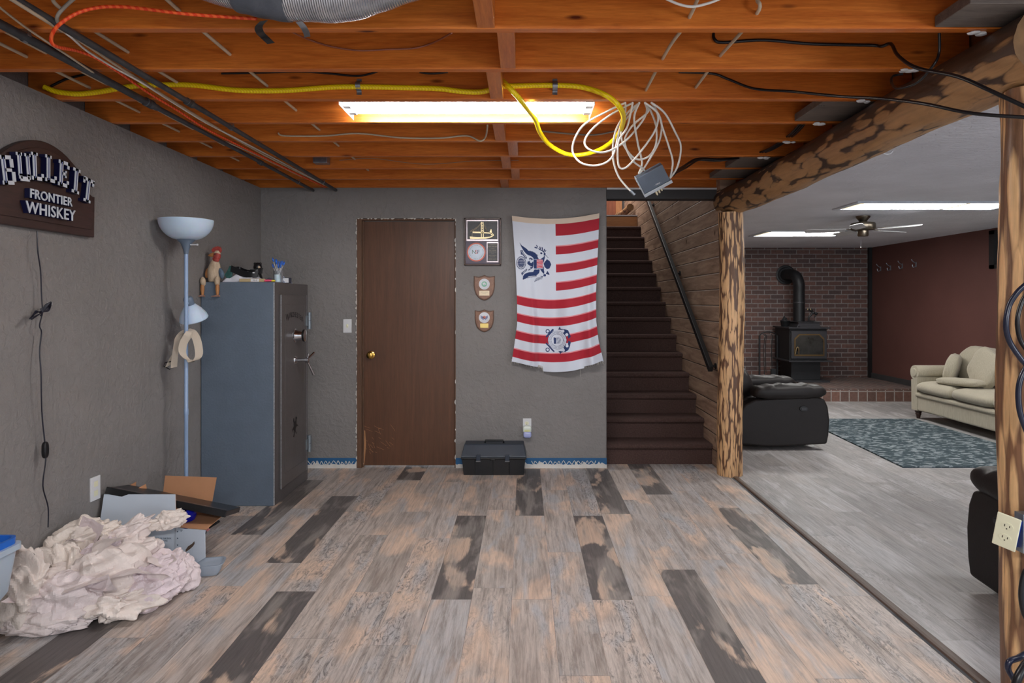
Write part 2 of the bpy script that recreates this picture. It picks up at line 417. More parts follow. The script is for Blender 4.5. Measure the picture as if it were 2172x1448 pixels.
# --- floors
def plankfloor(name, x0, nk, wd, y0, y1, ends, darks, m, z=0.0, gap=0.0007, L=1.22):
    vs, fs, cols = [], [], []
    def q(xa, xb, ya, yb, r):
        o = len(vs); vs.extend([(xa+gap, ya+gap, z), (xb-gap, ya+gap, z), (xb-gap, yb-gap, z), (xa+gap, yb-gap, z)])
        fs.append((o, o+1, o+2, o+3)); cols.append(r)
    rnd = random.Random(3)
    for k in nk:
        xa = x0+wd*k; e = ends.get(k, rnd.uniform(0, L)); yy = e % L - L*3
        while yy < y1:
            a, b = max(yy, y0), min(yy+L, y1)
            if b-a > 0.01:
                i = round((yy-e)/L)
                dk = 1.0 if (k, i) in darks else (1.0 if (k, i) not in darks and rnd.random() < darks.get('p', 0) and yy < 2.2 else 0.0)
                q(xa, xa+wd, a, b, (rnd.random(), rnd.random(), dk, rnd.random()))
            yy += L
    # solid underlay
    o = len(vs); xa, xb = x0+wd*nk[0], x0+wd*(nk[-1]+1)
    vs.extend([(xa, y0, z-0.0015), (xb, y0, z-0.0015), (xb, y1, z-0.0015), (xa, y1, z-0.0015), (xa, y0, z-0.06), (xb, y0, z-0.06), (xb, y1, z-0.06), (xa, y1, z-0.06)])
    for f in ((0, 1, 2, 3), (7, 6, 5, 4), (0, 4, 5, 1), (1, 5, 6, 2), (2, 6, 7, 3), (3, 7, 4, 0)): fs.append(tuple(o+i for i in f)); cols.append((0.5, 0.5, 1, 0))
    me = bpy.data.meshes.new(name); me.from_pydata(vs, [], fs); me.update(); me.materials.append(m)
    at = me.attributes.new('pl', 'FLOAT_COLOR', 'FACE')
    at.data.foreach_set('color', [c for col in cols for c in col])
    ob = bpy.data.objects.new(name, me); COL.objects.link(ob); ob['kind'] = 'structure'; return ob
def floormat(name, warm=True):
    t = NT(name); tc = t.add('ShaderNodeTexCoord'); at = t.add('ShaderNodeAttribute', attribute_name='pl')
    sp = t.add('ShaderNodeSeparateColor'); t.l(at.outputs['Color'], sp.inputs[0])
    off = t.add('ShaderNodeVectorMath', operation='MULTIPLY'); t.l(at.outputs['Color'], off.inputs[0]); off.inputs[1].default_value = (61, 47, 0)
    ad = t.add('ShaderNodeVectorMath', operation='ADD'); t.l(tc.outputs['Object'], ad.inputs[0]); t.l(off.outputs[0], ad.inputs[1])
    def mp(sc):
        m = t.add('ShaderNodeMapping'); m.inputs['Scale'].default_value = sc; t.l(ad.outputs[0], m.inputs[0]); return m.outputs[0]
    grain = t.noise(mp((1, 0.045, 1)), 85, 5, 0.75, 0.3)
    gsh = t.math('MULTIPLY', t.math('SUBTRACT', t.noise(mp((1, 0.10, 1)), 46, 5, 0.75, 0.2), 0.5), 0.16)
    blob = t.math('ADD', t.noise(mp((1, 0.40, 1)), 5.0, 3, 0.5, 0.5), gsh)
    blob2 = t.math('ADD', t.noise(mp((1.3, 0.30, 1)), 7.0, 3, 0.55, 0.5), gsh)
    knotty = t.noise(mp((1, 0.28, 1)), 30, 8, 0.8, 2.6)
    if warm:
        tan, pink, grey, blue, brn, ch = S(226, 199, 178), S(214, 200, 190), S(192, 184, 178), S(184, 188, 194), S(150, 137, 129), S(104, 99, 98)
        amt = 1.0
    else:
        tan, pink, grey, blue, brn, ch = S(176, 170, 166), S(176, 172, 170), S(164, 162, 162), S(200, 200, 202), S(136, 132, 130), S(126, 122, 120)
        amt = 0.6
    base = t.ramp(sp.outputs[0], [(0.0, brn), (0.2, grey), (0.4, pink), (0.6, blue), (0.8, grey), (1.0, pink)])
    base = t.mix(0.35, base, grey)
    streak = t.noise(mp((1, 0.07, 1)), 30, 6, 0.75, 0.4)
    base = t.mix(t.ramp(streak, [(0.46, BW(0)), (0.62, BW(0.75 if warm else 0.4))]), base, mul(brn, 0.78))
    base = t.mix(t.ramp(streak, [(0.30, BW(0.5)), (0.42, BW(0))]), base, pink)
    c = t.mix(t.ramp(blob, [(0.49, BW(0)), (0.63, BW(0.85 if warm else 0.4))]), base, tan)
    c = t.mix(t.ramp(blob2, [(0.54, BW(0)), (0.66, BW(0.65))]), c, blue)
    c = t.mix(t.ramp(blob2, [(0.30, BW(0.55)), (0.44, BW(0))]), c, brn)
    kg = t.ramp(sp.outputs[1], [(0.45, BW(0.12)), (0.7, BW(1))])
    kn = t.math('MULTIPLY', t.ramp(knotty, [(0.49, BW(0)), (0.60, BW(0.85*amt))]), t.math('MULTIPLY', kg, t.ramp(blob2, [(0.42, BW(0.15)), (0.55, BW(1))])))
    c = t.mix(kn, c, mul(ch, 0.8))
    gl = t.ramp(grain, [(0.28, BW(0.5)), (0.5, BW(0.95)), (0.72, BW(1.22))])
    c = t.mix(0.7, c, gl, 'MULTIPLY')
    dkc = t.mix(t.ramp(blob, [(0.555, BW(0)), (0.61, BW(0.9))]), mul(ch, 0.85), mul(tan, 0.85))
    dkc = t.mix(t.ramp(blob2, [(0.50, BW(0)), (0.62, BW(0.6))]), dkc, mul(grey, 0.7))
    dkc = t.mix(0.6, dkc, gl, 'MULTIPLY')
    c = t.mix(sp.outputs[2], c, dkc)
    t.base(c); t.l(t.ramp(grain, [(0.3, BW(0.52)), (0.7, BW(0.38))]), t.b.inputs['Roughness']); t.set(Specular_IOR_Level=0.4)
    t.bump(grain, 0.16, 0.002); return t.m
M_floor = floormat('multi_tone_plank'); M_floor2 = floormat('grey_plank', False)
ends = {-12: 3.0, -11: 2.6, -10: 3.1, -9: 2.75, -8: 3.25, -7: 3.54, -6: 3.19, -5: 2.744, -4: 3.185, -3: 2.69, -2: 3.104, -1: 3.228, 0: 3.104, 1: 2.47, 2: 3.10, 3: 3.14, 4: 3.45, 5: 3.58, 6: 3.67, 7: 3.27, 8: 3.14}
darks = {(-2, 0): 1, (2, 0): 1, (0, 1): 1, (3, 1): 1, (-7, 0): 1, (4, -1): 1, (7, 0): 1, (5, 1): 1, (-5, 2): 1, (-10, -1): 1, (-9, 1): 1, (-6, -1): 1, 'p': 0.0}
fl = plankfloor('floor', -0.058, list(range(-12, 9)), 0.187, -1.6, YB+0.14, ends, darks, M_floor)
fl['label'] = 'multi-toned tan and grey plank floor of the near room'; fl['category'] = 'floor'
fl = plankfloor('floor.001', 1.668, list(range(0, 21)), 0.187, -1.6, YF, {}, {'p': 0}, M_floor2)
fl['label'] = 'grey plank floor of the lounge'; fl['category'] = 'floor'
mb = MB(); mb.prism([(1.640, 0.0), (1.644, 0.007), (1.655, 0.010), (1.668, 0.009), (1.682, 0.007), (1.690, 0.0005), (1.690, 0)], (-5.3, 1.6), RX(90))
struct('trim_3', mb, mat('dark_transition_strip', S(92, 76, 68), 0.4), 'dark brown transition strip dividing the two plank floors', 'floor trim')

# --- joists, blocking, subfloor
JY = [2.33+0.406*k for k in range(-1, 9)]
ordn = ['directly over the camera', 'first in view from the camera', 'second in view from the camera', 'third from the camera, in front of the shop light', 'fourth from the camera, just behind the shop light', 'fifth from the camera, behind the shop light', 'third last before the back wall', 'second last before the back wall', 'last before the back wall', 'lying on top of the back wall']
for k, y in enumerate(JY):
    mb = MB(); mb.box(XL-0.14, 1.82 if k else 1.5, y, y+0.038, ZJ, ZJ+0.235)
    tag(obj('ceiling_joist', mb, M_joist, bevel=0.002, bseg=1), 'orange varnished ceiling joist, ' + ordn[k], 'joist', 'open ceiling joists')
mb = MB(); mb.box(XL-0.15, XR+0.1, -1.6, YB+0.14, ZJ+0.236, ZJ+0.26); mb.box(1.83, 1.86, -1.6, YB+0.14, ZC+0.02, ZJ+0.236); struct('subfloor', mb, M_sub, 'board subfloor above the joists', 'subfloor')
BX = [-0.133, -0.066, -0.128, -0.10, -0.14, -0.07, -0.125, -0.066, -0.16]
wh = ['before the first joist in view', 'between first and second joist', 'between second and third joist', 'above the shop light', 'one bay behind the shop light', 'two bays behind the shop light', 'three bays behind the shop light', 'two bays before the back wall', 'at the back wall']
for k, x in enumerate(BX):
    y0 = JY[0]+0.406*k+0.038; y1 = y0+0.368
    if k == 8: y0, y1 = JY[8]+0.038, JY[9]-0.002
    if k == 3: z0 = 2.42
    else: z0 = ZJ+0.001
    mb = MB(); mb.box(x-0.031, x+0.031, y0, y1, z0, ZJ+0.235)
    tag(obj('joist_block', mb, M_joisty, bevel=0.002, bseg=1), 'short orange block bridging two joists, ' + wh[k], 'joist block', 'blocking between the joists')
# flat grey planks laid over the log beam
for k, (ya, yb, lb) in enumerate([(2.14, 2.325, 'over the near post'), (3.19, 3.53, 'in the bay of the shop light'), (4.41, 4.75, 'far along the log beam'), (4.82, 5.15, 'last before the stairs')]):
    mb = MB(); mb.box(1.425, 1.83, ya, yb, ZJ+0.002, ZJ+0.04)
    tag(obj('flat_plank', mb, [M_greyplank], bevel=0.002, bseg=1), 'grey weathered plank lying flat on the log beam, ' + lb, 'plank', 'planks on the log beam')
# --- log beam and posts
M_logb = logmat('beam_log', 1, S(180, 138, 94), S(56, 40, 32), 24, 0.26, 0.36, 0.50, 0.05, (0.10, 0.225))
M_logp = logmat('post_log', 2, S(230, 184, 134), S(84, 54, 38), 56, 0.13, 0.47, 0.60, 0.03)
M_logq = logmat('near_post_log', 2, S(234, 190, 138), S(100, 68, 48), 24, 0.11, 0.36, 0.52, 0.06)
M_end = mat('sawn_end', S(118, 88, 56), 0.7, var=0.3, vs=14)
def log(name, a, b, r, m, seed, n=60, seg=36, amp=0.05, kn=0.0):
    a, b = Vector(a), Vector(b); ax = (b-a).normalized(); mbx = MB()
    u = Vector((0, 0, 1)) if abs(ax.z) < 0.5 else Vector((1, 0, 0)); u = (u-ax*u.dot(ax)).normalized(); v = ax.cross(u)
    for i in range(n+1):
        t = i/n; c = a.lerp(b, t)+u*0.012*math.sin(t*5+seed)
        for k in range(seg):
            th = 2*PI*k/seg
            q = Vector((math.cos(th)*1.6, math.sin(th)*1.6, t*(b-a).length*2.2+seed*9))
            rr = r*(1+amp*mnoise.noise(q)*2+0.025*mnoise.noise(q*5)+kn*max(0, mnoise.noise(q*1.7)-0.3))
            mbx.v.append(c+(u*math.cos(th)+v*math.sin(th))*rr)
    for i in range(n):
        for k in range(seg):
            k2 = (k+1) % seg; mbx.face((i*seg+k, i*seg+k2, (i+1)*seg+k2, (i+1)*seg+k))
    mbx.cur = 1
    mbx.face(tuple(range(seg-1, -1, -1))); mbx.face(tuple(n*seg+k for k in range(seg)))
    return obj(name, mbx, [m, M_end], smooth=True, angle=60)
tag(log('log_beam', (1.70, 2.16, 2.205), (1.69, 5.565, 2.205), 0.117, M_logb, 1.3, 110, 40, 0.045), 'half-debarked log beam carrying the joist ends', 'log beam', kind='thing')
tag(log('log_post', (1.655, 5.36, 0.0), (1.650, 5.36, 2.092), 0.098, M_logp, 4.1, 90, 40, 0.03), 'debarked log post with dark flecks at the foot of the stairs', 'log post', kind='thing')
tag(log('log_post.001', (1.728, 2.27, 0.0), (1.728, 2.27, 2.095), 0.096, M_logq, 8.2, 90, 40, 0.06, 0.25), 'knotty pale log post with cables and an outlet plate', 'log post', kind='thing')

# --- stairs
st = thing('carpeted_staircase', 'straight staircase covered in dark brown carpet, rising between plaster and pine walls', 'staircase', (1.14, 5.69, 0)); st['kind'] = 'thing'
RISE, RUN, SY = 0.173, 0.27, 5.70
for i in range(14):
    y0 = SY+RUN*i; zt = RISE*(i+1); zb = RISE*i if i else 0.0
    arc = [(y0-0.022+0.0*k, 0) for k in range(0)]
    pr = [(y0, zb), (y0, zt-0.045)]
    for k in range(9):
        a = -PI/2-PI*k/8; pr.append((y0-0.004+0.022*math.cos(a), zt-0.022+0.022*math.sin(a)))
    pr += [(y0+RUN+0.01, zt), (y0+RUN+0.01, zb)]
    # prism local (x,y,z)->(Y,Z,X)
    Mx = Matrix(((0, 0, 1, 0), (1, 0, 0, 0), (0, 1, 0, 0), (0, 0, 0, 1)))
    mb = MB(); mb.prism(pr, (XW0+0.001, XW1-0.001), Mx); obj('step', mb, M_carpet, st, smooth=True, angle=30)
ly = SY+RUN*14
mb = MB(); mb.box(XW0, XW1, ly, YF+0.4, 2.56, 2.595); mb.cur = 1; mb.box(XW0, XW1, ly-0.015, ly, RISE*14, 2.585); mb.cur = 2; mb.box(XW0, XW1, ly-0.02, ly+0.03, 2.595, 2.612)
struct('landing', mb, [M_carpet, wood('landing_riser_wood', S(176, 116, 66), S(206, 150, 96), (0.4, 5, 5), 5), M_white], 'wooden riser and white strip at the top landing', 'landing')
mb = MB(); mb.box(XW0+0.02, 1.50, YF+0.3, YF+0.36, 2.612, 4.5)
d2 = struct('door_2', mb, wood('reddish_door_wood', S(112, 62, 44), S(146, 88, 64), (5, 5, 0.4), 4, knots=False), 'reddish wooden door at the top of the stairs', 'door')
mb = MB(); mb.box(1.50, 1.60, YF+0.27, YF+0.38, 2.612, 4.5); struct('trim_4', mb, wood('pale_casing', S(150, 96, 62), S(186, 132, 90), (5, 5, 0.4), 5))
tag(log('log_stub', (1.53, 9.65, 2.74), (1.53, YF+0.25, 2.78), 0.05, M_logb, 2.2, 20, 20), 'short log end lying beside the top landing', 'log')
# handrail
hr = thing('handrail', 'dark square metal handrail mounted on the pine wall', 'handrail', (1.52, 5.5, 0.8))
a, b = Vector((1.525, 5.47, 0.83)), Vector((1.525, 9.35, 3.34)); dv = (b-a)
mb = MB(); ang = math.atan2(dv.z, dv.y); mb.box(-0.019, 0.019, 0, dv.length, -0.026, 0.026, Matrix.Translation(a) @ Matrix.Rotation(ang, 4, 'X'))
obj('rail', mb, M_black, hr, bevel=0.004)
for t_ in (0.03, 0.36, 0.72):
    c = a+dv*t_; mb = MB(); mb.tube([c+Vector((0, 0, -0.03)), c+Vector((0.02, 0, -0.055)), c+Vector((0.073, 0, -0.06))], 0.009, 8); mb.lathe([(0.026, 0), (0.026, 0.008), (0.01, 0.01)], M=Matrix.Translation(c+Vector((0.075, 0, -0.06))) @ RY(-90), seg=16)
    obj('bracket', mb, M_black, hr, smooth=True)

# --- brown door in the back wall
M_door = wood('brown_veneer', S(74, 48, 32), S(104, 68, 46), (4, 4, 0.22), 5, 0.42, False, None, 0.04, 0.1)
M_jamb = wood('dark_jamb', S(70, 48, 36), S(112, 80, 58), (5, 5, 0.5), 6, 0.6, False)
M_chip = mat('white_filler', S(216, 214, 210), 0.8, bump=0.4, bs=80)
mb = MB(); mb.box(-1.348, -0.582, YB+0.035, YB+0.075, 0.012, 2.052)
dr = struct('door_1', mb, M_door, 'flat brown veneer door with brass knob', 'door', bevel=0.002)
mb = MB(); K = T(-1.283, YB+0.035, 0.938) @ RX(90)
mb.lathe([(0.033, 0), (0.033, 0.004), (0.026, 0.008), (0.012, 0.011), (0.011, 0.03), (0.022, 0.036), (0.027, 0.046), (0.026, 0.056), (0.018, 0.062), (0.008, 0.063), (0.007, 0.060), (0.0001, 0.060)], M=K, seg=32)
obj('door_handle', mb, M_brass, dr, smooth=True)
# scratches worn into the lower left of the door
mb = MB(); rn = random.Random(5)
for k in range(26):
    x = -1.33+abs(rn.gauss(0.0, 0.10)); z = 0.12+rn.random()*0.22; a = R(rn.uniform(20, 70)*-1); l = rn.uniform(0.01, 0.07)
    mb.box(-l/2, l/2, -0.0006, 0, -0.0007, 0.0007, T(min(x, -1.1), YB+0.035, z) @ Matrix.Rotation(-a, 4, 'Y'))
pts = [(-1.348, 0.02), (-1.338, 0.02), (-1.330, 0.12), (-1.324, 0.2), (-1.332, 0.3), (-1.348, 0.32)]
mb.prism(pts, (0, 0.0008), T(0, YB+0.035, 0) @ RX(90))
obj('scratch_wear', mb, mat('bare_scratched_wood', S(176, 128, 88), 0.7), dr)['kind'] = 'stuff'
mb = MB(); mb.box(DX0, -1.352, YB-0.004, YB+0.12, 0, DZ-0.002); mb.box(-0.578, DX1, YB-0.004, YB+0.12, 0, DZ-0.002); mb.box(-1.352, -0.578, YB-0.002, YB+0.12, DZ-0.018, DZ-0.002)
mb.box(-1.352, -1.340, YB+0.02, YB+0.034, 0, 2.057)
struct('trim_5', mb, M_jamb, 'unfinished dark jamb around the brown door', 'door jamb', bevel=0.002)
def ragged(p0, p1, w0, w1, nrm, seed, n=60, chance=0.65):
    m_ = MB(); rn = random.Random(seed); p0, p1 = Vector(p0), Vector(p1); ax = (p1-p0)/n; sd = Vector(nrm)
    for i in range(n):
        if rn.random() > chance: continue
        a = p0+ax*(i+rn.uniform(0, 0.3)); b = a+ax*rn.uniform(0.5, 1.4); w_ = rn.uniform(w0, w1)
        o = sd*rn.uniform(-0.003, 0.001)
        poly = [a+o, a.lerp(b, 0.3)+o+sd*w_, a.lerp(b, 0.7)+o+sd*w_*rn.uniform(0.6, 1), b+o]
        vs = poly+[q+Vector((0, -0.003, 0)) for q in poly]
        m_.add(vs, [(3, 2, 1, 0), (4, 5, 6, 7), (0, 1, 5, 4), (1, 2, 6, 5), (2, 3, 7, 6), (3, 0, 4, 7)])
    return m_
for nm, args in (('a', ((DX0, YB-0.004, 0), (DX0, YB-0.004, DZ), 0.003, 0.011, (-1, 0, 0), 1, 60, 0.8)), ('b', ((DX1, YB-0.004, 0), (DX1, YB-0.004, DZ), 0.002, 0.012, (-1, 0, 0), 2, 60, 0.3)), ('c', ((DX0, YB-0.004, DZ), (DX1, YB-0.004, DZ), 0.003, 0.01, (0, 0, -1), 3, 30, 0.75))):
    o = struct('trim_6', ragged(*args), M_chip); o['label'] = {'a': 'white torn plaster edge on the knob side of the brown door', 'b': 'white torn plaster flecks beside the framed plaque side of the door', 'c': 'white torn plaster edge above the brown door'}[nm]; o['category'] = 'plaster edge'
# baseboard strips: bare blue paint with smeared white adhesive
M_blue = mat('old_blue_paint', S(36, 92, 138), 0.55, var=0.15)
def base_strip(x0, x1, seed, zig):
    mb = MB(); mb.box(x0, x1, YB-0.0035, YB, 0.012, 0.083)
    o = struct('baseboard_back', mb, M_blue); rn = random.Random(seed)
    top = []; x = x0
    while x < x1: top.append((x, 0.030+rn.uniform(-0.003, 0.006)+(0.02 if rn.random() < 0.10 else 0))); x += rn.uniform(0.008, 0.02)
    top.append((x1, 0.03))
    mb = MB()
    for (xa, za), (xb, zb) in zip(top, top[1:]):
        mb.add([(xa, YB-0.007, 0), (xb, YB-0.007, 0), (xb, YB-0.007, zb), (xa, YB-0.007, za), (xa, YB-0.003, 0), (xb, YB-0.003, 0), (xb, YB-0.003, zb), (xa, YB-0.003, za)], [(0, 1, 2, 3), (3, 2, 6, 7), (7, 6, 5, 4), (0, 3, 7, 4), (1, 5, 6, 2)])
    x = x0+zig[0]; pts = []
    up = True
    while x < x0+zig[1]:
        pts.append((x, YB-0.006, (0.058 if up else 0.03)+rn.uniform(-0.006, 0.006))); up = not up; x += rn.uniform(0.010, 0.026)
    if len(pts) > 2: mb.tube(pts, 0.0032, 6, sub=3)
    obj('adhesive_smear', mb, M_chip, o)
    return o
o = base_strip(-1.80, DX0, 1, (0.0, 0.38)); o['label'] = 'blue painted strip with white adhesive between safe and door'; o['category'] = 'baseboard'
o = base_strip(DX1, XW0, 2, (0.63, 1.18)); o['label'] = 'blue painted strip with zigzag white adhesive under the flag'; o['category'] = 'baseboard'
# ---------------------------------------------------------------- shop light over the room
M_tube = mat('lit_tube', S(255, 250, 245), 0.4, emis=(1.0, 0.97, 0.95, 1), es=TUBE_E)
M_enam = mat('white_enamel', S(235, 236, 236), 0.3, var=0.02)
sl = thing('shop_light', 'lit two-tube fluorescent shop light recessed between two joists', 'ceiling light', (-0.275, 3.34, 2.36))
mb = MB(); x0, x1 = -0.885, 0.335
for a, b in (((3.205, 2.335), (3.27, 2.44)), ((3.27, 2.44), (3.41, 2.44)), ((3.41, 2.44), (3.455, 2.385))):
    mb.add([(x0, a[0], a[1]), (x1, a[0], a[1]), (x1, b[0], b[1]), (x0, b[0], b[1]), (x0, a[0], a[1]+0.003), (x1, a[0], a[1]+0.003), (x1, b[0], b[1]+0.003), (x0, b[0], b[1]+0.003)], [(0, 1, 2, 3), (7, 6, 5, 4), (0, 4, 5, 1), (1, 5, 6, 2), (2, 6, 7, 3), (3, 7, 4, 0)])
obj('reflector', mb, M_enam, sl)
for x in (x0-0.003, x1):
    mb = MB(); mb.prism([(3.20, 2.322), (3.48, 2.322), (3.475, 2.36), (3.42, 2.45), (3.26, 2.45), (3.205, 2.36)], (x, x+0.003), Matrix(((0, 0, 1, 0), (1, 0, 0, 0), (0, 1, 0, 0), (0, 0, 0, 1))))
    obj('end_cap', mb, M_enam, sl)
for y in (3.285, 3.395):
    mb = MB(); mb.lathe([(0.017, 0), (0.019, 0.01), (0.019, x1-x0-0.08), (0.017, x1-x0-0.07)], M=T(x0+0.035, y, 2.352) @ RY(90), seg=16)
    tb = obj('tube', mb, M_tube, sl, smooth=True)
    for x in (x0+0.001, x1-0.034):
        mb = MB(); mb.box(x, x+0.033, y-0.018, y+0.018, 2.332, 2.44); obj('lamp_holder', mb, M_white, sl)

# ---------------------------------------------------------------- pipes and cables under the joists
M_ipipe = mat('dark_iron_pipe', S(74, 76, 80), 0.5, 0.4, var=0.25, vs=20, bump=0.2)
M_red_cord = None
def stripe(name, c1, c2, sc=60, axis='z', rough=0.45):
    t = NT(name); v = t.coord(rand=False); wv = t.add('ShaderNodeTexWave', wave_type='BANDS', bands_direction='DIAGONAL'); wv.inputs['Scale'].default_value = sc
    t.l(v, wv.inputs['Vector']); t.base(t.ramp(wv.outputs['Fac'], [(0.3, c1), (0.7, c2)])); t.set(Roughness=rough); t.bump(wv.outputs['Fac'], 0.4, 0.002); return t.m
M_orange = stripe('orange_cord', S(232, 64, 20), S(255, 108, 50), 24)
M_yel = stripe('yellow_gas_line', S(240, 200, 8), S(255, 230, 20), 45, rough=0.35)
M_romex = mat('cream_cable', S(196, 180, 156), 0.5, var=0.12)
M_coax = mat('white_cable', S(232, 230, 224), 0.35, var=0.04)
M_blkc = mat('black_cable', S(18, 19, 24), 0.35, var=0.1)
BJ = lambda px, py, z=2.318: P(px, py, (z-HC)*F/(HY-py))
M_greyc = mat('grey_cable', S(150, 142, 132), 0.5)
def pipe(name, X, Z, r, y0, y1, label):
    t = thing(name, label, 'pipe', (X, y0, Z), 'iron pipes under the joists')
    mb = MB(); mb.tube([(X, y0, Z), (X+0.004, (y0+y1)/2, Z), (X, y1, Z)], r, 14, sub=4); obj('pipe_run', mb, M_ipipe, t, smooth=True)
    return t
def coupling(t, X, Z, r, y, L=0.06):
    mb = MB(); mb.lathe([(r+0.001, 0), (r+0.005, 0.002), (r+0.005, L*0.45), (r+0.003, L*0.5), (r+0.005, L*0.55), (r+0.005, L-0.002), (r+0.001, L)], M=T(X, y, Z) @ RX(-90), seg=16); obj('coupling', mb, M_ipipe, t, smooth=True)
def clip(t, X, Z, r, y, s=-1):
    mb = MB(); mb.ribbon([(X+s*(r+0.03), y, ZJ-0.002), (X+s*(r+0.008), y, ZJ-0.003), (X+s*(r+0.003), y, Z), (X, y, Z-r-0.002), (X-s*(r+0.002), y, Z), (X-s*(r+0.001), y, ZJ-0.003)], lambda q: Vector((0, 0.009, 0)), 0.0016, 4); obj('strap', mb, M_steel, t)
pa = pipe('iron_pipe', -1.565, 2.309, 0.0125, 1.7, 5.565, 'thin dark iron pipe under the joists, farther from the plaster side wall')
pb = pipe('iron_pipe', -1.755, 2.307, 0.0155, 1.7, 3.20, 'thick first length of dark iron pipe under the joists near the side wall')
pc = pipe('iron_pipe', -1.755, 2.307, 0.012, 3.202, 5.565, 'slim second length of dark iron pipe running to the corner by the side wall')
coupling(pa, -1.565, 2.309, 0.0125, 3.1); coupling(pb, -1.755, 2.307, 0.0155, 3.10); coupling(pc, -1.755, 2.307, 0.012, 4.43, 0.05)
for y in (3.57, 5.19): clip(pa, -1.565, 2.309, 0.0125, y)
clip(pb, -1.755, 2.307, 0.0155, 2.35); clip(pc, -1.755, 2.307, 0.012, 5.19)
def cable(name, pts, r, m, label, cat='cable', group=None, seg=8, sub=6):
    mb = MB(); mb.tube(pts, r, seg, sub=sub); return tag(obj(name, mb, m, smooth=True, angle=80), label, cat, group)
cable('orange_cord', [P(545, 40, 2.24), P(400, 30, 2.22), P(255, 14, 2.20), P(180, 22, 2.18), P(128, 50, 2.17), P(109, 78, 2.2), P(118, 98, 2.25), BJ(165, 108, 2.31), BJ(205, 124), BJ(250, 152), BJ(320, 200), BJ(380, 236), BJ(430, 269, 2.314), BJ(490, 300), BJ(560, 334), BJ(625, 366), BJ(690, 397)], 0.006, M_orange, 'orange braided cord looping from the foil duct into the pipe run', 'cord')
cable('white_cable', [P(125, 60, 2.30), BJ(150, 78, 2.30), BJ(185, 108), BJ(240, 142), BJ(300, 175, 2.305), BJ(352, 208), BJ(400, 238), BJ(440, 262, 2.322), BJ(510, 298, 2.31), BJ(600, 345), BJ(688, 392)], 0.0045, M_coax, 'thin white cable following the orange cord along the pipes')
cable('grey_cable', [P(20, -4, 2.0), BJ(115, 55, 2.3), BJ(180, 93), BJ(250, 140), BJ(300, 172), BJ(420, 247, 2.322), BJ(560, 328), BJ(680, 388)], 0.006, M_romex, 'beige flat cable running between the two iron pipes')
cable('pink_cable', [BJ(0, 16), BJ(60, 62), BJ(150, 122, 2.305), BJ(215, 165, 2.305), BJ(300, 214), BJ(400, 268), BJ(520, 318), BJ(640, 375)], 0.004, M_romex, 'thin pinkish cable beside the thick iron pipe')
cable('grey_cable', [P(160, -6, 2.2), P(140, 12, 2.2), P(124, 30, 2.2), P(121, 45, 2.22), P(130, 66, 2.3)], 0.006, M_greyc, 'short grey cable curling down beside the orange cord')
# house cables passing through the joists
for k, (x, z, y0, y1, lb) in enumerate([(-1.21, 2.395, 1.98, 5.55, 'nearest the foil duct side'), (-1.96, 2.40, 2.0, 4.6, 'over the thick iron pipe'), (-2.04, 2.385, 2.0, 4.9, 'closest to the plaster side wall'), (-1.62, 2.40, 2.3, 3.3, 'between the iron pipes'),
                                      (0.565, 2.372, 1.98, 3.3, 'in front of the white cable coil'), (0.80, 2.385, 2.3, 3.3, 'crossing the short black cable')]):
    cable('house_cable', [(x, y0, z+0.03), (x+0.01, 2.34, z-0.004), (x, (y0+y1)/2, z), (x+0.008, y1, z)], 0.0068, M_romex, 'cream house cable threaded through drilled joists, ' + lb, 'cable', 'cables through the joists')
cable('lamp_wire', [P(620, 68, 2.375), P(650, 82, 2.7), P(700, 98, 2.728), P(760, 107, 2.728), P(820, 105, 2.728), P(880, 102, 2.726), P(920, 90, 2.70), P(958, 70, 2.38)], 0.0035, mat('rusty_wire', S(150, 92, 72), 0.4), 'thin reddish wire sagging against the second joist')
cable('house_cable', [P(590, 282, 3.945), P(605, 288, 3.945), P(690, 288, 3.945), P(760, 283, 3.945), P(850, 292, 3.945), P(930, 293, 3.945), P(990, 288, 3.945), P(1018, 299, 3.93), P(1030, 290, 3.9), P(1034, 266, 3.62)], 0.005, M_romex, 'cream cable stapled along the joist behind the shop light')
cable('house_cable', [P(1150, 278, 3.945), P(1200, 283, 3.945), P(1260, 286, 3.945), P(1305, 278, 3.945)], 0.005, M_greyc, 'grey cable stapled behind the yellow loop')
cable('black_cable', [P(470, 156, 3.13), P(560, 154, 3.13), P(640, 152, 3.13), P(700, 156, 3.13), P(760, 161, 3.125), P(800, 152, 3.1)], 0.005, M_blkc, 'black cable along the face of the joist above the yellow line')
cable('black_cable', [P(890, 153, 3.13), P(915, 156, 3.13), P(950, 153, 3.13)], 0.005, M_blkc, 'short bit of black cable beside the joist block')
cable('black_cable', [P(108, 183, 3.13), P(140, 168, 3.13), P(180, 158, 3.12)], 0.006, M_blkc, 'short black cable at the wall end of the yellow line')
cable('thin_wire', [P(720, 340, 4.75), P(790, 336, 4.75), P(900, 348, 4.75), P(1010, 341, 4.75), P(1100, 340, 4.75)], 0.0018, M_greyc, 'thin grey wire hanging far back under the joists')
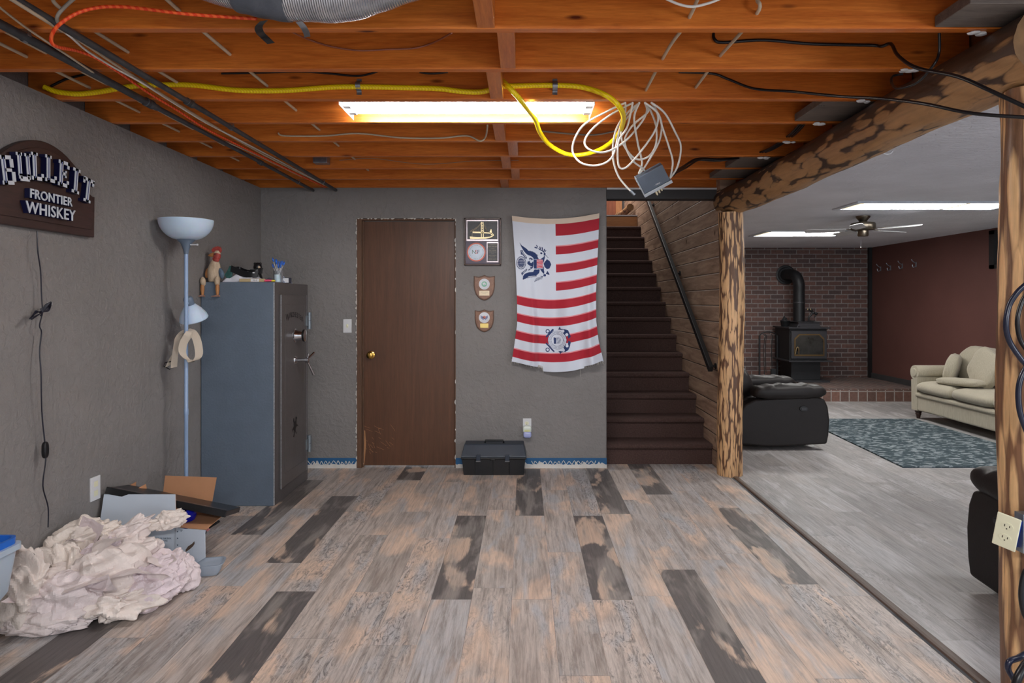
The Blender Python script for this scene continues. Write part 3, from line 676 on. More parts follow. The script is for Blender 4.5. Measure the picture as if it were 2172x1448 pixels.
# yellow corrugated gas line: run then loop
cable('gas_line', [P(93, 184, 3.11), P(120, 194, 3.125), P(165, 199, 3.125), P(215, 194, 3.125), P(290, 182, 3.11), P(400, 180, 3.125), P(500, 191, 3.125), P(600, 192, 3.125), P(700, 185, 3.125), P(762, 184, 3.125), P(860, 186, 3.125), P(930, 188, 3.12), P(980, 194, 3.12), P(1025, 194, 3.12), P(1060, 184, 3.12), P(1110, 182, 3.125), P(1177, 181, 3.125), P(1235, 185, 3.12), P(1285, 202, 3.10), P(1315, 228, 3.12), P(1322, 256, 3.3), P(1308, 290, 3.55), P(1275, 316, 3.75), P(1235, 328, 3.85), P(1200, 326, 3.85), P(1165, 306, 3.8), P(1145, 280, 3.65), P(1135, 252, 3.4), P(1120, 232, 3.17), P(1098, 205, 3.06), P(1078, 184, 3.04), P(1066, 172, 3.08)], 0.0125, M_yel, 'yellow corrugated gas line along a joist ending in a big drooping loop', 'gas line', seg=10)
for px, lb in ((762, 'near the dark duct side'), (1177, 'near the loop')):
    mb = MB(); c = P(px, 182, 3.142); w_ = 0.0115
    mb.ribbon([c+Vector((0.0, -0.001, 0.032)), c+Vector((0.0, -0.002, 0.018)), c+Vector((0, -0.022, 0.012)), c+Vector((0, -0.033, -0.004)), c+Vector((0, -0.022, -0.02)), c+Vector((0, -0.002, -0.026)), c+Vector((0, -0.001, -0.042))], lambda q: Vector((w_, 0, 0)), 0.0016, 5)
    tag(obj('pipe_strap', mb, M_steel), 'galvanised strap pinning the yellow gas line, ' + lb, 'strap', 'straps on the gas line')
# wood piece standing in front of the yellow line
# metal junction box far back
mb = MB(); c = P(684, 342, 4.74); mb.box(c.x-0.05, c.x+0.05, 4.68, 4.76, c.z-0.022, c.z+0.03); tag(obj('junction_box', mb, M_steel, bevel=0.004), 'small galvanised junction box on a far joist', 'junction box')
# foil duct
def foil():
    t = NT('foil_duct'); tc = t.add('ShaderNodeTexCoord'); v = t.coord(rand=False); sp = t.add('ShaderNodeSeparateXYZ'); t.l(tc.outputs['UV'], sp.inputs[0])
    t.base(t.ramp(t.noise(v, 9, 4), [(0.3, S(176, 182, 192)), (0.7, S(232, 236, 242))]))
    t.set(Metallic=0.85, Roughness=0.27)
    wv = t.add('ShaderNodeTexWave', wave_type='BANDS', bands_direction='X'); wv.inputs['Scale'].default_value = 42; wv.inputs['Distortion'].default_value = 0.8; wv.inputs['Detail'].default_value = 1; t.l(v, wv.inputs['Vector'])
    t.bump(t.mix(0.35, wv.outputs['Fac'], t.noise(v, 14, 4)), 0.6, 0.006); return t.m
M_foil = foil()
dpts = [(-1.30, 2.12, 2.475), (-1.08, 2.13, 2.44), (-0.90, 2.14, 2.395), (-0.74, 2.14, 2.365), (-0.60, 2.14, 2.362), (-0.48, 2.13, 2.385), (-0.36, 2.12, 2.425), (-0.22, 2.10, 2.47)]
dt = thing('foil_duct', 'crinkled silver flexible duct bulging below the joists', 'duct', (-0.7, 2.13, 2.37))
mb = MB(); mb.tube(dpts, 0.084, 28, rf=lambda t: 1+0.02*math.sin(t*23)+0.012*math.sin(t*61), sub=14); obj('duct_body', mb, M_foil, dt, smooth=True, angle=80)
mb = MB(); mb.tube([(-0.905, 2.139, 2.397), (-0.86, 2.14, 2.386), (-0.80, 2.14, 2.374), (-0.745, 2.14, 2.366)], 0.090, 24, rf=lambda t: 1+0.012*math.sin(t*17)); obj('duct_tape', mb, mat('grey_duct_tape', S(96, 102, 112), 0.4, 0.3, bump=0.6, bs=14, bd=0.01), dt, smooth=True)
mb = MB(); mb.ribbon([P(560, 44, 2.16), P(549, 56, 2.17), P(551, 68, 2.2), P(560, 78, 2.3), P(575, 92, 2.33)], lambda q: Vector((0.013, 0.0, 0.002)), 0.002); obj('hanging_strap', mb, M_black, dt)
mb = MB(); mb.ribbon([P(634, 46, 2.14), P(644, 58, 2.16), P(650, 70, 2.2), P(652, 78, 2.24)], lambda q: Vector((0.010, 0.0, 0.002)), 0.0015); obj('hanging_strap', mb, M_steel, dt)
# coil of white coax with splitter amplifier
hub = [P(1352+dx, 218, 3.19) for dx in (-26, -10, 4, 16, 30)]
loops = [
 [hub[0], P(1290, 235, 3.25), P(1235, 268, 3.4), P(1214, 315, 3.5), P(1232, 345, 3.5), P(1270, 350, 3.5), P(1300, 330, 3.45), P(1315, 270, 3.4), P(1330, 240, 3.3), hub[2]],
 [hub[1], P(1300, 240, 3.3), P(1258, 272, 3.4), P(1240, 300, 3.42), P(1252, 318, 3.42), P(1285, 322, 3.42), P(1325, 300, 3.42), P(1360, 260, 3.4), P(1372, 235, 3.3), hub[3]],
 [hub[2], P(1322, 262, 3.4), P(1320, 300, 3.45), P(1345, 335, 3.5), P(1372, 334, 3.5), P(1390, 310, 3.5), P(1392, 270, 3.45), P(1380, 235, 3.3), hub[3]],
 [hub[2], P(1345, 250, 3.3), P(1352, 300, 3.45), P(1362, 345, 3.55), P(1355, 368, 3.58), P(1370, 350, 3.56), P(1398, 300, 3.5), P(1403, 260, 3.4), P(1390, 230, 3.3), hub[4]],
 [hub[3], P(1395, 240, 3.3), P(1405, 270, 3.4), P(1420, 315, 3.5), P(1427, 345, 3.55), P(1421, 378, 3.6)],
 [hub[4], P(1410, 240, 3.3), P(1432, 280, 3.4), P(1444, 310, 3.5), P(1438, 350, 3.55), P(1424, 374, 3.6), P(1405, 395, 3.62), P(1388, 402, 3.62)],
 [hub[1], P(1330, 270, 3.35), P(1312, 300, 3.4), P(1312, 350, 3.45), P(1328, 355, 3.45), P(1360, 320, 3.42), P(1390, 275, 3.4), P(1394, 240, 3.3), hub[3]],
 [hub[0], P(1325, 240, 3.3), P(1305, 280, 3.4), P(1300, 330, 3.5), P(1310, 370, 3.55), P(1328, 395, 3.56), P(1343, 410, 3.56)],
 [hub[3], P(1375, 236, 3.3), P(1340, 268, 3.42), P(1325, 300, 3.45), P(1340, 338, 3.5), P(1362, 356, 3.55), P(1367, 362, 3.58)]]
cc = thing('cable_coil', 'tangled coil of white coaxial cable hanging from a joist', 'cable coil', tuple(hub[2]))
for l in loops: mb = MB(); mb.tube(l, 0.0052, 8); obj('cable_loop', mb, M_coax, cc, smooth=True, angle=80)
mb = MB(); e = loops[7][-1]; dr_ = (loops[7][-1]-loops[7][-2]).normalized(); mb.tube([e-dr_*0.02, e+dr_*0.012], 0.008, 6, smooth=False); obj('plug', mb, M_steel, cc)
am = thing('signal_amplifier', 'grey box amplifier hanging at the end of the white cable coil', 'amplifier', tuple(P(1382, 380, 3.6)))
c = P(1384, 378, 3.6); MA = Matrix.Translation(c) @ RZ(-14) @ RY(-27) @ RX(24)
M_amp = mat('blue_grey_metal', S(92, 104, 120), 0.45, 0.2); M_ampl = mat('pale_grey_cast', S(178, 186, 196), 0.45, 0.3)
mb = MB(); mb.box(-0.075, 0.075, -0.045, 0.035, -0.045, 0.05, MA); obj('housing', mb, M_amp, am, bevel=0.003)
mb = MB(); mb.box(-0.082, 0.082, -0.05, 0.042, -0.062, -0.046, MA); mb.box(-0.081, -0.0755, -0.045, 0.035, -0.045, 0.05, MA)
for z in (-0.02, 0.0, 0.02, 0.036): mb.box(-0.0835, -0.081, -0.03, 0.022, z, z+0.006, MA)
obj('side_plate', mb, M_ampl, am, bevel=0.001)
for y in (-0.03, -0.012, 0.006): mb = MB(); mb.lathe([(0.006, 0), (0.006, 0.02), (0.004, 0.021), (0.004, 0.026)], M=MA @ T(0.01+y*0.9, y, -0.062) @ RX(180), seg=10); obj('port', mb, mat('brass_port', S(220, 210, 180), 0.35, 0.6), am, smooth=True)
mb = MB(); mb.text('- MINI -', 0.012, MA @ T(0.01, -0.0455, -0.03) @ RX(90), 0.0003); obj('lettering', mb, M_white, am)
# black cables toward the near post
cable('black_cable', [P(1513, 70, 2.74), P(1516, 84, 2.73), P(1535, 90, 2.73), P(1620, 85, 2.73), P(1720, 93, 2.73), P(1845, 96, 2.73), P(1870, 98, 2.70), P(1890, 93, 2.66), P(1905, 118, 2.55), P(1945, 144, 2.42), P(2030, 162, 2.25), P(2100, 192, 2.15), P(2178, 228, 2.08)], 0.0065, M_blkc, 'black cable crossing in front of the log beam, upper of the two long ones')
cable('black_cable', [P(1440, 153, 3.13), P(1510, 156, 3.13), P(1545, 168, 3.13), P(1600, 188, 3.08), P(1680, 194, 2.95), P(1780, 204, 2.7), P(1870, 209, 2.5), P(1960, 220, 2.3), P(2060, 240, 2.15), P(2178, 249, 2.05)], 0.006, M_blkc, 'black cable crossing in front of the log beam, lower of the two long ones')
for k, dx in enumerate((0, 6, -5)):
    cable('black_cable', [P(1742+dx, 222, 3.25), P(1718+dx, 242, 3.5), P(1680+dx, 285, 3.9), P(1630+dx, 318, 4.3), P(1580+dx, 332, 4.45), P(1530+dx, 337+k*2, 4.4), P(1480+dx, 336+k*2, 4.3), P(1450+dx, 352+k*3, 4.1), P(1428, 366+k*3, 3.7)], 0.006, M_blkc, ['black cable of the swagged trio, middle', 'black cable of the swagged trio, lowest', 'black cable of the swagged trio, highest'][k] + ' of three leading to the amplifier', 'cable', 'black cables swagged to the amplifier')
cable('black_cable', [P(1992, 70, 2.4), P(1992, 110, 2.42), P(1980, 138, 2.42), P(1945, 175, 2.5), P(1905, 187, 2.6), P(1892, 178, 2.7), P(1893, 162, 2.74), P(1915, 157, 2.74)], 0.005, M_blkc, 'thin black cable looping behind the log beam near the post')
cable('white_cable', [P(1410, -4, 2.2), P(1440, 9, 2.2), P(1470, 14, 2.2), P(1505, 6, 2.2), P(1530, -4, 2.2)], 0.0045, M_coax, 'white cable dipping into view at the first joist')
# cables draped on the near post
Yp = 2.16
cable('post_cable', [P(2180, 600, 2.12), P(2158, 620, 2.13), P(2140, 650, 2.14), P(2134, 690, 2.14), P(2142, 725, 2.15), P(2165, 760, 2.15), P(2182, 778, 2.15)], 0.0085, mat('navy_cable', S(28, 34, 56), 0.3), 'thick navy cable bowing over the near log post')
cable('post_cable', [P(2184, 615, 2.13), P(2168, 640, 2.14), P(2158, 680, 2.14), P(2164, 720, 2.15), P(2180, 745, 2.15)], 0.007, M_blkc, 'black cable curving inside the navy one on the near post')
cable('post_cable', [P(2182, 770, 2.14), P(2166, 800, 2.14), P(2160, 835, 2.14), P(2165, 880, 2.14), P(2184, 930, 2.14)], 0.0085, bpy.data.materials['navy_cable'], 'navy cable bulge just above the outlet on the near post')
cable('post_cable', [P(2184, 1200, 2.15), P(2172, 1220, 2.15), P(2166, 1260, 2.15), P(2172, 1300, 2.15), P(2184, 1320, 2.15)], 0.0085, M_blkc, 'black cable just below the outlet on the near post')
cable('post_cable', [P(2182, 1382, 2.14), P(2160, 1395, 2.13), P(2142, 1402, 2.12), P(2138, 1418, 2.12), P(2150, 1440, 2.12), P(2156, 1460, 2.12)], 0.009, bpy.data.materials['navy_cable'], 'navy cable curl low on the near post')
cable('post_cable', [P(2190, 1395, 2.10), P(2172, 1415, 2.09), P(2158, 1440, 2.08), P(2150, 1470, 2.08)], 0.0125, M_blkc, 'thick black cable at the very bottom of the near post')
# outlet plate tilted on the near post
op = thing('post_outlet', 'ivory duplex outlet plate hanging askew on the near log post', 'outlet', tuple(P(2142, 1125, 2.1)))
M_ivory = mat('ivory_plastic', S(236, 236, 208), 0.35, var=0.03)
# corner directions taken from the plate: short edge leans back, long edge tilts
c = P(2135, 1127, 2.165); ux = Vector((0.6, -0.75, -0.2)).normalized(); vz = Vector((-0.0035, -0.035, 0.122)); vz = (vz-ux*vz.dot(ux)).normalized(); wy = vz.cross(ux)
MO = Matrix(((ux.x, wy.x, vz.x, c.x), (ux.y, wy.y, vz.y, c.y), (ux.z, wy.z, vz.z, c.z), (0, 0, 0, 1)))
mb = MB(); mb.box(-0.033, 0.033, -0.004, 0.002, -0.059, 0.059, MO); obj('cover_plate', mb, M_ivory, op, bevel=0.003, bseg=3)
M_slot = mat('slot_dark', S(70, 66, 56), 0.6)
for z in (0.021, -0.021):
    mb = MB(); cap = [(0.017*math.cos(a)*1.0, 0.0135*math.sin(a)*1.0) for a in np.linspace(0, 2*PI, 24, endpoint=False)]
    mb.prism(cap, (0, 0.0015), MO @ T(0, -0.004, z) @ RX(90)); f = obj('socket', mb, M_ivory, op)
    mb = MB()
    for x, h in ((-0.007, 0.004), (0.007, 0.0035)): mb.box(x-0.0012, x+0.0012, -0.0062, -0.0054, z-h+0.002, z+h+0.002, MO)
    mb.lathe([(0.0022, 0), (0.0022, 0.0008)], M=MO @ T(0, -0.0054, z-0.008) @ RX(90), seg=10); obj('slots', mb, M_slot, f)
mb = MB(); mb.box(-0.024, 0.032, 0.0025, 0.018, -0.046, 0.046, MO); obj('device_body', mb, mat('blue_box', S(30, 60, 150), 0.5), op)
mb = MB(); mb.box(1.592, 1.70, 2.135, 2.176, 0.575, 0.70); obj('metal_box', mb, M_steel, op, bevel=0.002)

# white scraps caught where the joists meet the log beam
for k, (px, py, Y) in enumerate(((2070, 66, 2.35), (1928, 152, 2.74), (1828, 213, 3.15), (1738, 268, 3.55), (1676, 304, 3.96), (1622, 337, 4.38))):
    mb = MB(); c = P(px, py, Y); rn = random.Random(k)
    for j in range(5): mb.ball((c.x+rn.uniform(-.03, .03), c.y+rn.uniform(-.012, .012), 2.321+rn.uniform(-.002, .004)), rn.uniform(0.008, 0.016), 6, (1.5, 1, 0.5))
    tag(obj('plaster_scrap', mb, M_white), 'small white scrap stuck under joist at the log beam, ' + ['nearest the near post', 'second from the near post', 'third from the near post', 'fourth from the near post', 'fifth from the near post', 'closest to the stairs'][k], 'plaster scrap', 'white scraps along the log beam')
# ---------------------------------------------------------------- whiskey sign on the side wall
# local frame on the wall: x -> -Y (reading direction as seen), i.e. seen from inside the room text runs towards +Y
SC, SX = 3.02, XL
def WM(y, z, x): return Matrix(((0, 0, 1, x), (1, 0, 0, y), (0, 1, 0, z), (0, 0, 0, 1)))   # local x->+Y, y->+Z, z->+X
M_sign = wood('dark_walnut', S(48, 34, 32), S(72, 50, 44), (5, 0.5, 5), 6, 0.45, False)
M_navy = mat('navy_letter_side', S(12, 16, 58), 0.35)
M_let = mat('pale_letter_face', S(214, 222, 232), 0.35, 0.0, var=0.05)
M_letb = mat('blue_grey_inline', S(96, 108, 150), 0.35)
sg = thing('whiskey_sign', 'dark wooden arched BULLEIT FRONTIER WHISKEY sign on the side wall', 'sign', (XL+0.02, SC, 1.70))
def arch(hw, zb, zs, zt, sh=0.06, ins=0.0):
    p = [(-hw, zb), (hw, zb), (hw, zs)]
    for k in range(7):
        a = PI/2*k/6; p.append((hw-sh*math.sin(a)*0.9, zs+0.055*(1-math.cos(a))))
    a0 = hw-sh*0.9; z0 = zs+0.055
    for k in range(1, 24):
        t = -1+2*k/24; p.append((-t*a0, z0+(zt-z0)*(1-abs(t)**2.0)))
    for k in range(6, -1, -1):
        a = PI/2*k/6; p.append((-(hw-sh*math.sin(a)*0.9), zs+0.055*(1-math.cos(a))))
    p.append((-hw, zs)); return p
mb = MB(); mb.prism(arch(0.345, 1.702, 1.905, 2.10), (0.001, 0.03), WM(SC, 0, XL)); obj('frame_board', mb, M_sign, sg, bevel=0.004)
mb = MB(); mb.prism(arch(0.318, 1.738, 1.900, 2.066), (0.03, 0.036), WM(SC, 0, XL)); obj('inner_panel', mb, M_sign, sg, bevel=0.003)
# slab-serif letters out of strokes; each stroke = rectangle in a 1x1.35 box
LET = {'B': [(.02, 0, .24, 1.35), (-.04, 1.17, .68, .18), (.1, .6, .52, .15), (-.04, 0, .72, .18), (.56, .80, .2, .40), (.62, .14, .2, .46)],
       'U': [(.04, .25, .22, 1.1), (.62, .25, .22, 1.1), (.15, 0, .6, .22), (-.04, 1.2, .38, .15), (.54, 1.2, .38, .15), (.06, .1, .2, .25), (.62, .1, .2, .25)],
       'L': [(.06, 0, .24, 1.35), (-.04, 0, .84, .18), (-.04, 1.2, .44, .15), (.66, 0, .14, .36)],
       'E': [(.06, 0, .24, 1.35), (-.04, 0, .84, .18), (-.04, 1.17, .84, .18), (.2, .6, .38, .15), (.66, 0, .14, .36), (.66, .99, .14, .36), (.5, .5, .1, .36)],
       'I': [(.26, 0, .26, 1.35), (.1, 0, .58, .16), (.1, 1.19, .58, .16)],
       'T': [(.3, 0, .26, 1.35), (-.04, 1.17, .94, .18), (.14, 0, .58, .15), (-.04, 1.0, .13, .3), (.77, 1.0, .13, .3)]}
mf, ms_, mil = MB(), MB(), []
word = 'BULLEIT'; wid = 0.082
for i, ch in enumerate(word):
    u = (i-3)/3; yy = SC-0.006+(i-3)*0.0805; zz = 1.868+0.052*(1-u*u)-0.004; rot = -u*9; mi = MB(); mil.append(mi)
    for (x, y, w_, h) in LET[ch]:
        sx = 0.083; sy = 0.088
        bx = [(x-.45)*sx, (x+w_-.45)*sx, y*sy, (y+h)*sy]
        Mb = WM(yy, zz, XL) @ Matrix.Rotation(R(rot), 4, 'Z')
        ms_.prism([(bx[0], bx[2]), (bx[1], bx[2]), (bx[1], bx[3]), (bx[0], bx[3])], (0.036, 0.062), Mb)
        mf.prism([(bx[0], bx[2]), (bx[1], bx[2]), (bx[1], bx[3]), (bx[0], bx[3])], (0.062, 0.0655), Mb)
        if h > 1.0:
            q = 0.36*min(w_, h)
            mi.prism([(bx[0]+q*sx, bx[2]+q*sy), (bx[1]-q*sx, bx[2]+q*sy), (bx[1]-q*sx, bx[3]-q*sy), (bx[0]+q*sx, bx[3]-q*sy)], (0.0655, 0.0662), Mb)
obj('letter_sides', ms_, M_navy, sg); f = obj('raised_lettering', mf, M_let, sg); [obj('letter_inline', q_, M_letb, f) for q_ in mil if q_.v]
for body, zz, sz, yc in (('FRONTIER', 1.846, 0.056, SC-0.0), ('WHISKEY', 1.784, 0.071, SC-0.0)):
    for nm, x0, x1, m, k in (('letter_sides', 0.036, 0.058, M_navy, 1.02), ('raised_lettering', 0.058, 0.061, M_let, 1.0)):
        mb = MB(); mb.text(body, sz*k, WM(yc, zz, XL+(x0+x1)/2), (x1-x0)/2, 1.06); 
        for off in ((0.0012, 0), (-0.0012, 0), (0, 0.0012), (0, -0.0012)): mb.text(body, sz*k, WM(yc+off[0], zz+off[1], XL+(x0+x1)/2), (x1-x0)/2-0.0003, 1.06)
        obj(nm, mb, m, sg)
# cord below the sign
M_cord = mat('dark_blue_cord', S(22, 24, 40), 0.4)
sc_ = thing('sign_cord', 'thin dark cord hanging down the wall below the whiskey sign', 'cord', tuple(PX(80, 1100, XL+0.03)))
cp = [(79, 490), (80, 530), (86, 575), (88, 625), (90, 662), (84, 690), (88, 705), (84, 745), (87, 790), (88, 850), (90, 890), (95, 938), (97, 975), (91, 1030), (102, 1075), (102, 1118)]
mb = MB(); mb.tube([PX(x, y, XL+0.035+0.006*math.sin(i*1.7)) for i, (x, y) in enumerate(cp)], 0.0028, 8, sub=5); obj('cord_length', mb, M_cord, sc_, smooth=True)
mb = MB()
for k in range(6):
    a = 0.2*k
    mb.tube([PX(88, 660+k, XL+0.04), PX(98+2*k, 645-k, XL+0.055+0.003*k), PX(104, 648+2*k, XL+0.05), PX(90, 662, XL+0.045), PX(72-k, 672+k, XL+0.055), PX(63+2*k, 676-2*k, XL+0.05), PX(76, 664-k, XL+0.045), PX(88, 660+k, XL+0.04)], 0.0026, 6, sub=5)
for k in range(3): mb.tube([PX(86+k, 654, XL+0.06), PX(90, 662, XL+0.065), PX(86+k, 670, XL+0.055)], 0.003, 6)
obj('bundled_loops', mb, M_cord, sc_, smooth=True)
mb = MB(); mb.add([PX(100, 642, XL+0.05), PX(111, 641, XL+0.05), PX(111, 646, XL+0.05), PX(100, 647, XL+0.05), PX(100, 642, XL+0.051), PX(111, 641, XL+0.051), PX(111, 646, XL+0.051), PX(100, 647, XL+0.051)], [(0, 1, 2, 3), (7, 6, 5, 4), (0, 4, 5, 1), (1, 5, 6, 2), (2, 6, 7, 3), (3, 7, 4, 0)]); obj('paper_tag', mb, M_white, sc_)
mb = MB(); c = PX(96, 954, XL+0.036); mb.cushion(c, (0.022, 0.028, 0.075), 0.5); obj('inline_switch', mb, M_blackp, sc_, smooth=True)
# outlet on the side wall
ol = thing('wall_outlet', 'white outlet plate low on the side wall behind the cardboard box', 'outlet', (XL, 3.41, 0.41))
mb = MB(); mb.box(XL, XL+0.008, 3.372, 3.448, 0.37, 0.49); obj('cover_plate', mb, M_white, ol, bevel=0.002)
for z in (0.405, 0.452): mb = MB(); mb.box(XL+0.008, XL+0.010, 3.395, 3.425, z-0.013, z+0.015); obj('socket', mb, M_ivory, ol, bevel=0.003)

# ---------------------------------------------------------------- floor lamp
M_lampb = mat('blue_grey_enamel', S(150, 176, 212), 0.3, var=0.03, coat=0.3)
M_shade = mat('frosted_shade', S(206, 226, 250), 0.4, var=0.03, sss=0.3)
M_capg = mat('slate_cap', S(106, 122, 142), 0.35)
LX, LY = -2.03, 4.02
lp = thing('floor_lamp', 'pale blue torchiere floor lamp with a bowl shade and small reading shade', 'floor lamp', (LX, LY, 0))
mb = MB(); mb.lathe([(0.0001, 0), (0.12, 0), (0.122, 0.012), (0.1, 0.022), (0.02, 0.03), (0.012, 0.04)], (LX, LY, 0), 32); obj('base', mb, M_lampb, lp, smooth=True)
mb = MB(); mb.lathe([(0.0115, 0.03), (0.0115, 0.70), (0.0135, 0.705), (0.0135, 0.735), (0.0115, 0.74), (0.0115, 1.68)], (LX, LY, 0), 20); obj('pole', mb, M_lampb, lp, smooth=True)
mb = MB(); mb.lathe([(0.0125, 1.665), (0.015, 1.685), (0.021, 1.705), (0.032, 1.732), (0.052, 1.752), (0.05, 1.754), (0.02, 1.752)], (LX, LY, 0), 32); obj('socket_cup', mb, M_capg, lp, smooth=True)
mb = MB(); pr = []
for k in range(13):
    a = PI/2*k/12; pr.append((0.040+0.112*math.sin(a)**0.9, 1.752+0.118*(1-math.cos(a))**0.85))
pr2 = [(r-0.004, z+0.002) for r, z in reversed(pr)]; mb.lathe(pr+[(0.1525, 1.872)]+pr2, (LX, LY, 0), 48, cap=False); obj('bowl_shade', mb, M_shade, lp, smooth=True)
mb = MB(); mb.tube([(LX+0.03, LY-0.01, 1.722), (LX+0.075, LY-0.015, 1.722)], 0.004, 8, smooth=False); mb.tube([(LX+0.07, LY-0.015, 1.722), (LX+0.078, LY-0.015, 1.722)], 0.006, 8, smooth=False); obj('switch_key', mb, M_white, lp)
K = T(LX-0.012, LY+0.060, 1.375) @ RX(22) @ RY(-5)
mb = MB(); mb.lathe([(0.0001, 0.038), (0.022, 0.036), (0.028, 0.025), (0.028, -0.012), (0.022, -0.02)], M=K, seg=24); obj('reading_cap', mb, M_capg, lp, smooth=True)
mb = MB(); mb.lathe([(0.022, -0.008), (0.034, -0.018), (0.056, -0.045), (0.078, -0.085), (0.083, -0.108), (0.080, -0.112), (0.074, -0.088), (0.05, -0.045), (0.02, -0.014)], M=K, seg=36); obj('reading_shade', mb, M_shade, lp, smooth=True)
mb = MB(); mb.tube([(LX, LY, 1.37), (LX-0.004, LY+0.03, 1.372), (LX-0.01, LY+0.05, 1.375)], 0.006, 8); obj('reading_arm', mb, M_lampb, lp, smooth=True)
# webbing belt hung on the pole
M_web = mat('cream_webbing', S(206, 194, 178), 0.7, var=0.05, bump=0.3, bs=200)
bl = thing('webbing_belt', 'cream webbing belt with black buckle looped over the lamp pole', 'belt', (LX, LY, 0.98))
B = lambda x, y, dy: P(x, y, LY+dy)
mb = MB(); mb.ribbon([B(398, 700, 0.02), B(408, 704, -0.005), B(418, 722, -0.02), B(422, 752, -0.02), B(412, 765, -0.022), B(398, 762, -0.028), B(387, 748, -0.03), B(389, 728, -0.03), B(398, 712, -0.03), B(403, 703, -0.01), B(398, 698, 0.02), B(388, 702, 0.02), B(378, 715, 0.01), B(375, 730, 0.0), B(371, 755, -0.01), B(369, 779, -0.012)],
    lambda q: Vector((0.019, 0.010, 0.006)) if q < 0.3 else (Vector((0.017, 0.012, -0.008)) if q < 0.6 else Vector((0.017, 0.004, 0.004))), 0.002, 5)
obj('strap_loop', mb, M_web, bl, smooth=True, angle=50)
mb = MB(); mb.ribbon([B(399, 703, 0.016), B(388, 707, 0.02), B(380, 722, 0.015), B(376, 740, 0.02), B(366, 758, 0.012), B(357, 776, 0.01)], lambda q: Vector((0.015, 0.010, 0.010)), 0.002, 5); obj('strap_end', mb, M_web, bl, smooth=True, angle=50)
mb = MB(); mb.tube([B(350, 769, 0.005), B(365, 766, 0.005), B(368, 777, 0.003), B(360, 783, 0.003), B(347, 776, 0.003)], 0.0035, 6, smooth=False, closed=True); obj('buckle', mb, M_blackp, bl)

# ---------------------------------------------------------------- gun safe
M_safe = mat('hammered_blue_grey', S(100, 114, 130), 0.5, 0.1, var=0.06, bump=0.45, bs=75, bd=0.004)
M_safed = mat('hammered_charcoal', S(96, 92, 92), 0.42, 0.2, var=0.06, bump=0.3, bs=75, bd=0.003)
M_seam = mat('worn_bright_edge', S(170, 174, 180), 0.4, 0.5, var=0.3, vs=90)
SX0, SX1, SY0, SY1, SZ = -2.186, -1.683, 4.526, 5.222, 1.515
sf = thing('gun_safe', 'tall blue-grey steel gun safe in the corner', 'safe', ((SX0+SX1)/2, (SY0+SY1)/2, 0))
mb = MB(); mb.box(SX0, SX1-0.012, SY0, SY1, 0.0, SZ); obj('body', mb, M_safe, sf, bevel=0.004)
mb = MB(); mb.box(SX1-0.012, SX1-0.006, SY0+0.002, SY1-0.001, 0.001, SZ-0.001); obj('front_frame', mb, M_safed, sf, bevel=0.001)
mb = MB(); mb.box(SX1-0.013, SX1-0.005, SY0-0.0005, SY0+0.004, 0.003, SZ-0.003); obj('corner_seam', mb, M_seam, sf)
YM = Matrix(((0, 0, 1, 0), (1, 0, 0, 0), (0, 1, 0, 0), (0, 0, 0, 1)))  # x->Y, y->Z, z->X
dy0, dy1, dz0, dz1 = SY0+0.085, SY1-0.07, 0.09, SZ-0.085
dd = SX1-0.006
mb = MB(); mb.box(dd, dd+0.016, dy0, dy1, dz0, dz1); sd = obj('door', mb, M_safed, sf, bevel=0.004)
mb = MB()
for y in (dy0-0.001, dy1-0.002): mb.box(dd+0.012, dd+0.0165, y, y+0.003, dz0, dz1)
obj('door_edge', mb, M_seam, sd)
# recessed panel line
py0, py1, pz0, pz1 = dy0+0.075, dy1-0.065, dz0+0.09, dz1-0.075; X_ = dd+0.016
mb = MB()
for a in ((py0, py1, pz1, pz1+0.006), (py0, py1, pz0-0.006, pz0), (py0-0.006, py0, pz0, pz1), (py1, py1+0.006, pz0, pz1)): mb.box(X_, X_+0.002, *a)
obj('panel_molding', mb, M_safed, sd, bevel=0.0008)
for z in (1.235, 0.285):
    mb = MB(); y = SY1-0.045; mb.lathe([(0.018, 0), (0.018, 0.062), (0.016, 0.064), (0.018, 0.066), (0.018, 0.128)], (X_+0.006, y+0.012, z-0.064), 16); mb.box(X_-0.02, X_+0.008, y-0.05, y+0.01, z-0.04, z+0.04)
    obj('hinge', mb, mat('hinge_grey', S(128, 138, 146), 0.4, 0.5) if z > 1 else bpy.data.materials['hinge_grey'], sf, smooth=True, angle=35)
dc = ((py0+py1)/2)
K = T(X_, dc+0.0, 1.135) @ RY(90)
mb = MB(); mb.lathe([(0.05, 0), (0.05, 0.004), (0.042, 0.008), (0.036, 0.03), (0.030, 0.055), (0.038, 0.058), (0.044, 0.062), (0.044, 0.075), (0.036, 0.078), (0.0001, 0.078)], M=K, seg=40)
dl = obj('combination_dial', mb, M_chrome, sd, smooth=True, angle=30)
mb = MB(); mb.lathe([(0.045, 0.062), (0.0452, 0.064), (0.0452, 0.073), (0.045, 0.075)], M=K, seg=40, cap=False); obj('number_ring', mb, M_blackp, dl, smooth=True)
hc = Vector((X_, dc+0.005, 0.955)); hb = MB(); hb.lathe([(0.03, 0), (0.026, 0.008), (0.013, 0.014), (0.012, 0.07), (0.02, 0.074), (0.02, 0.095), (0.012, 0.10), (0.0001, 0.101)], M=Matrix.Translation(hc) @ RY(90), seg=28)
hn = obj('spoke_handle', hb, M_chrome, sd, smooth=True, angle=35)
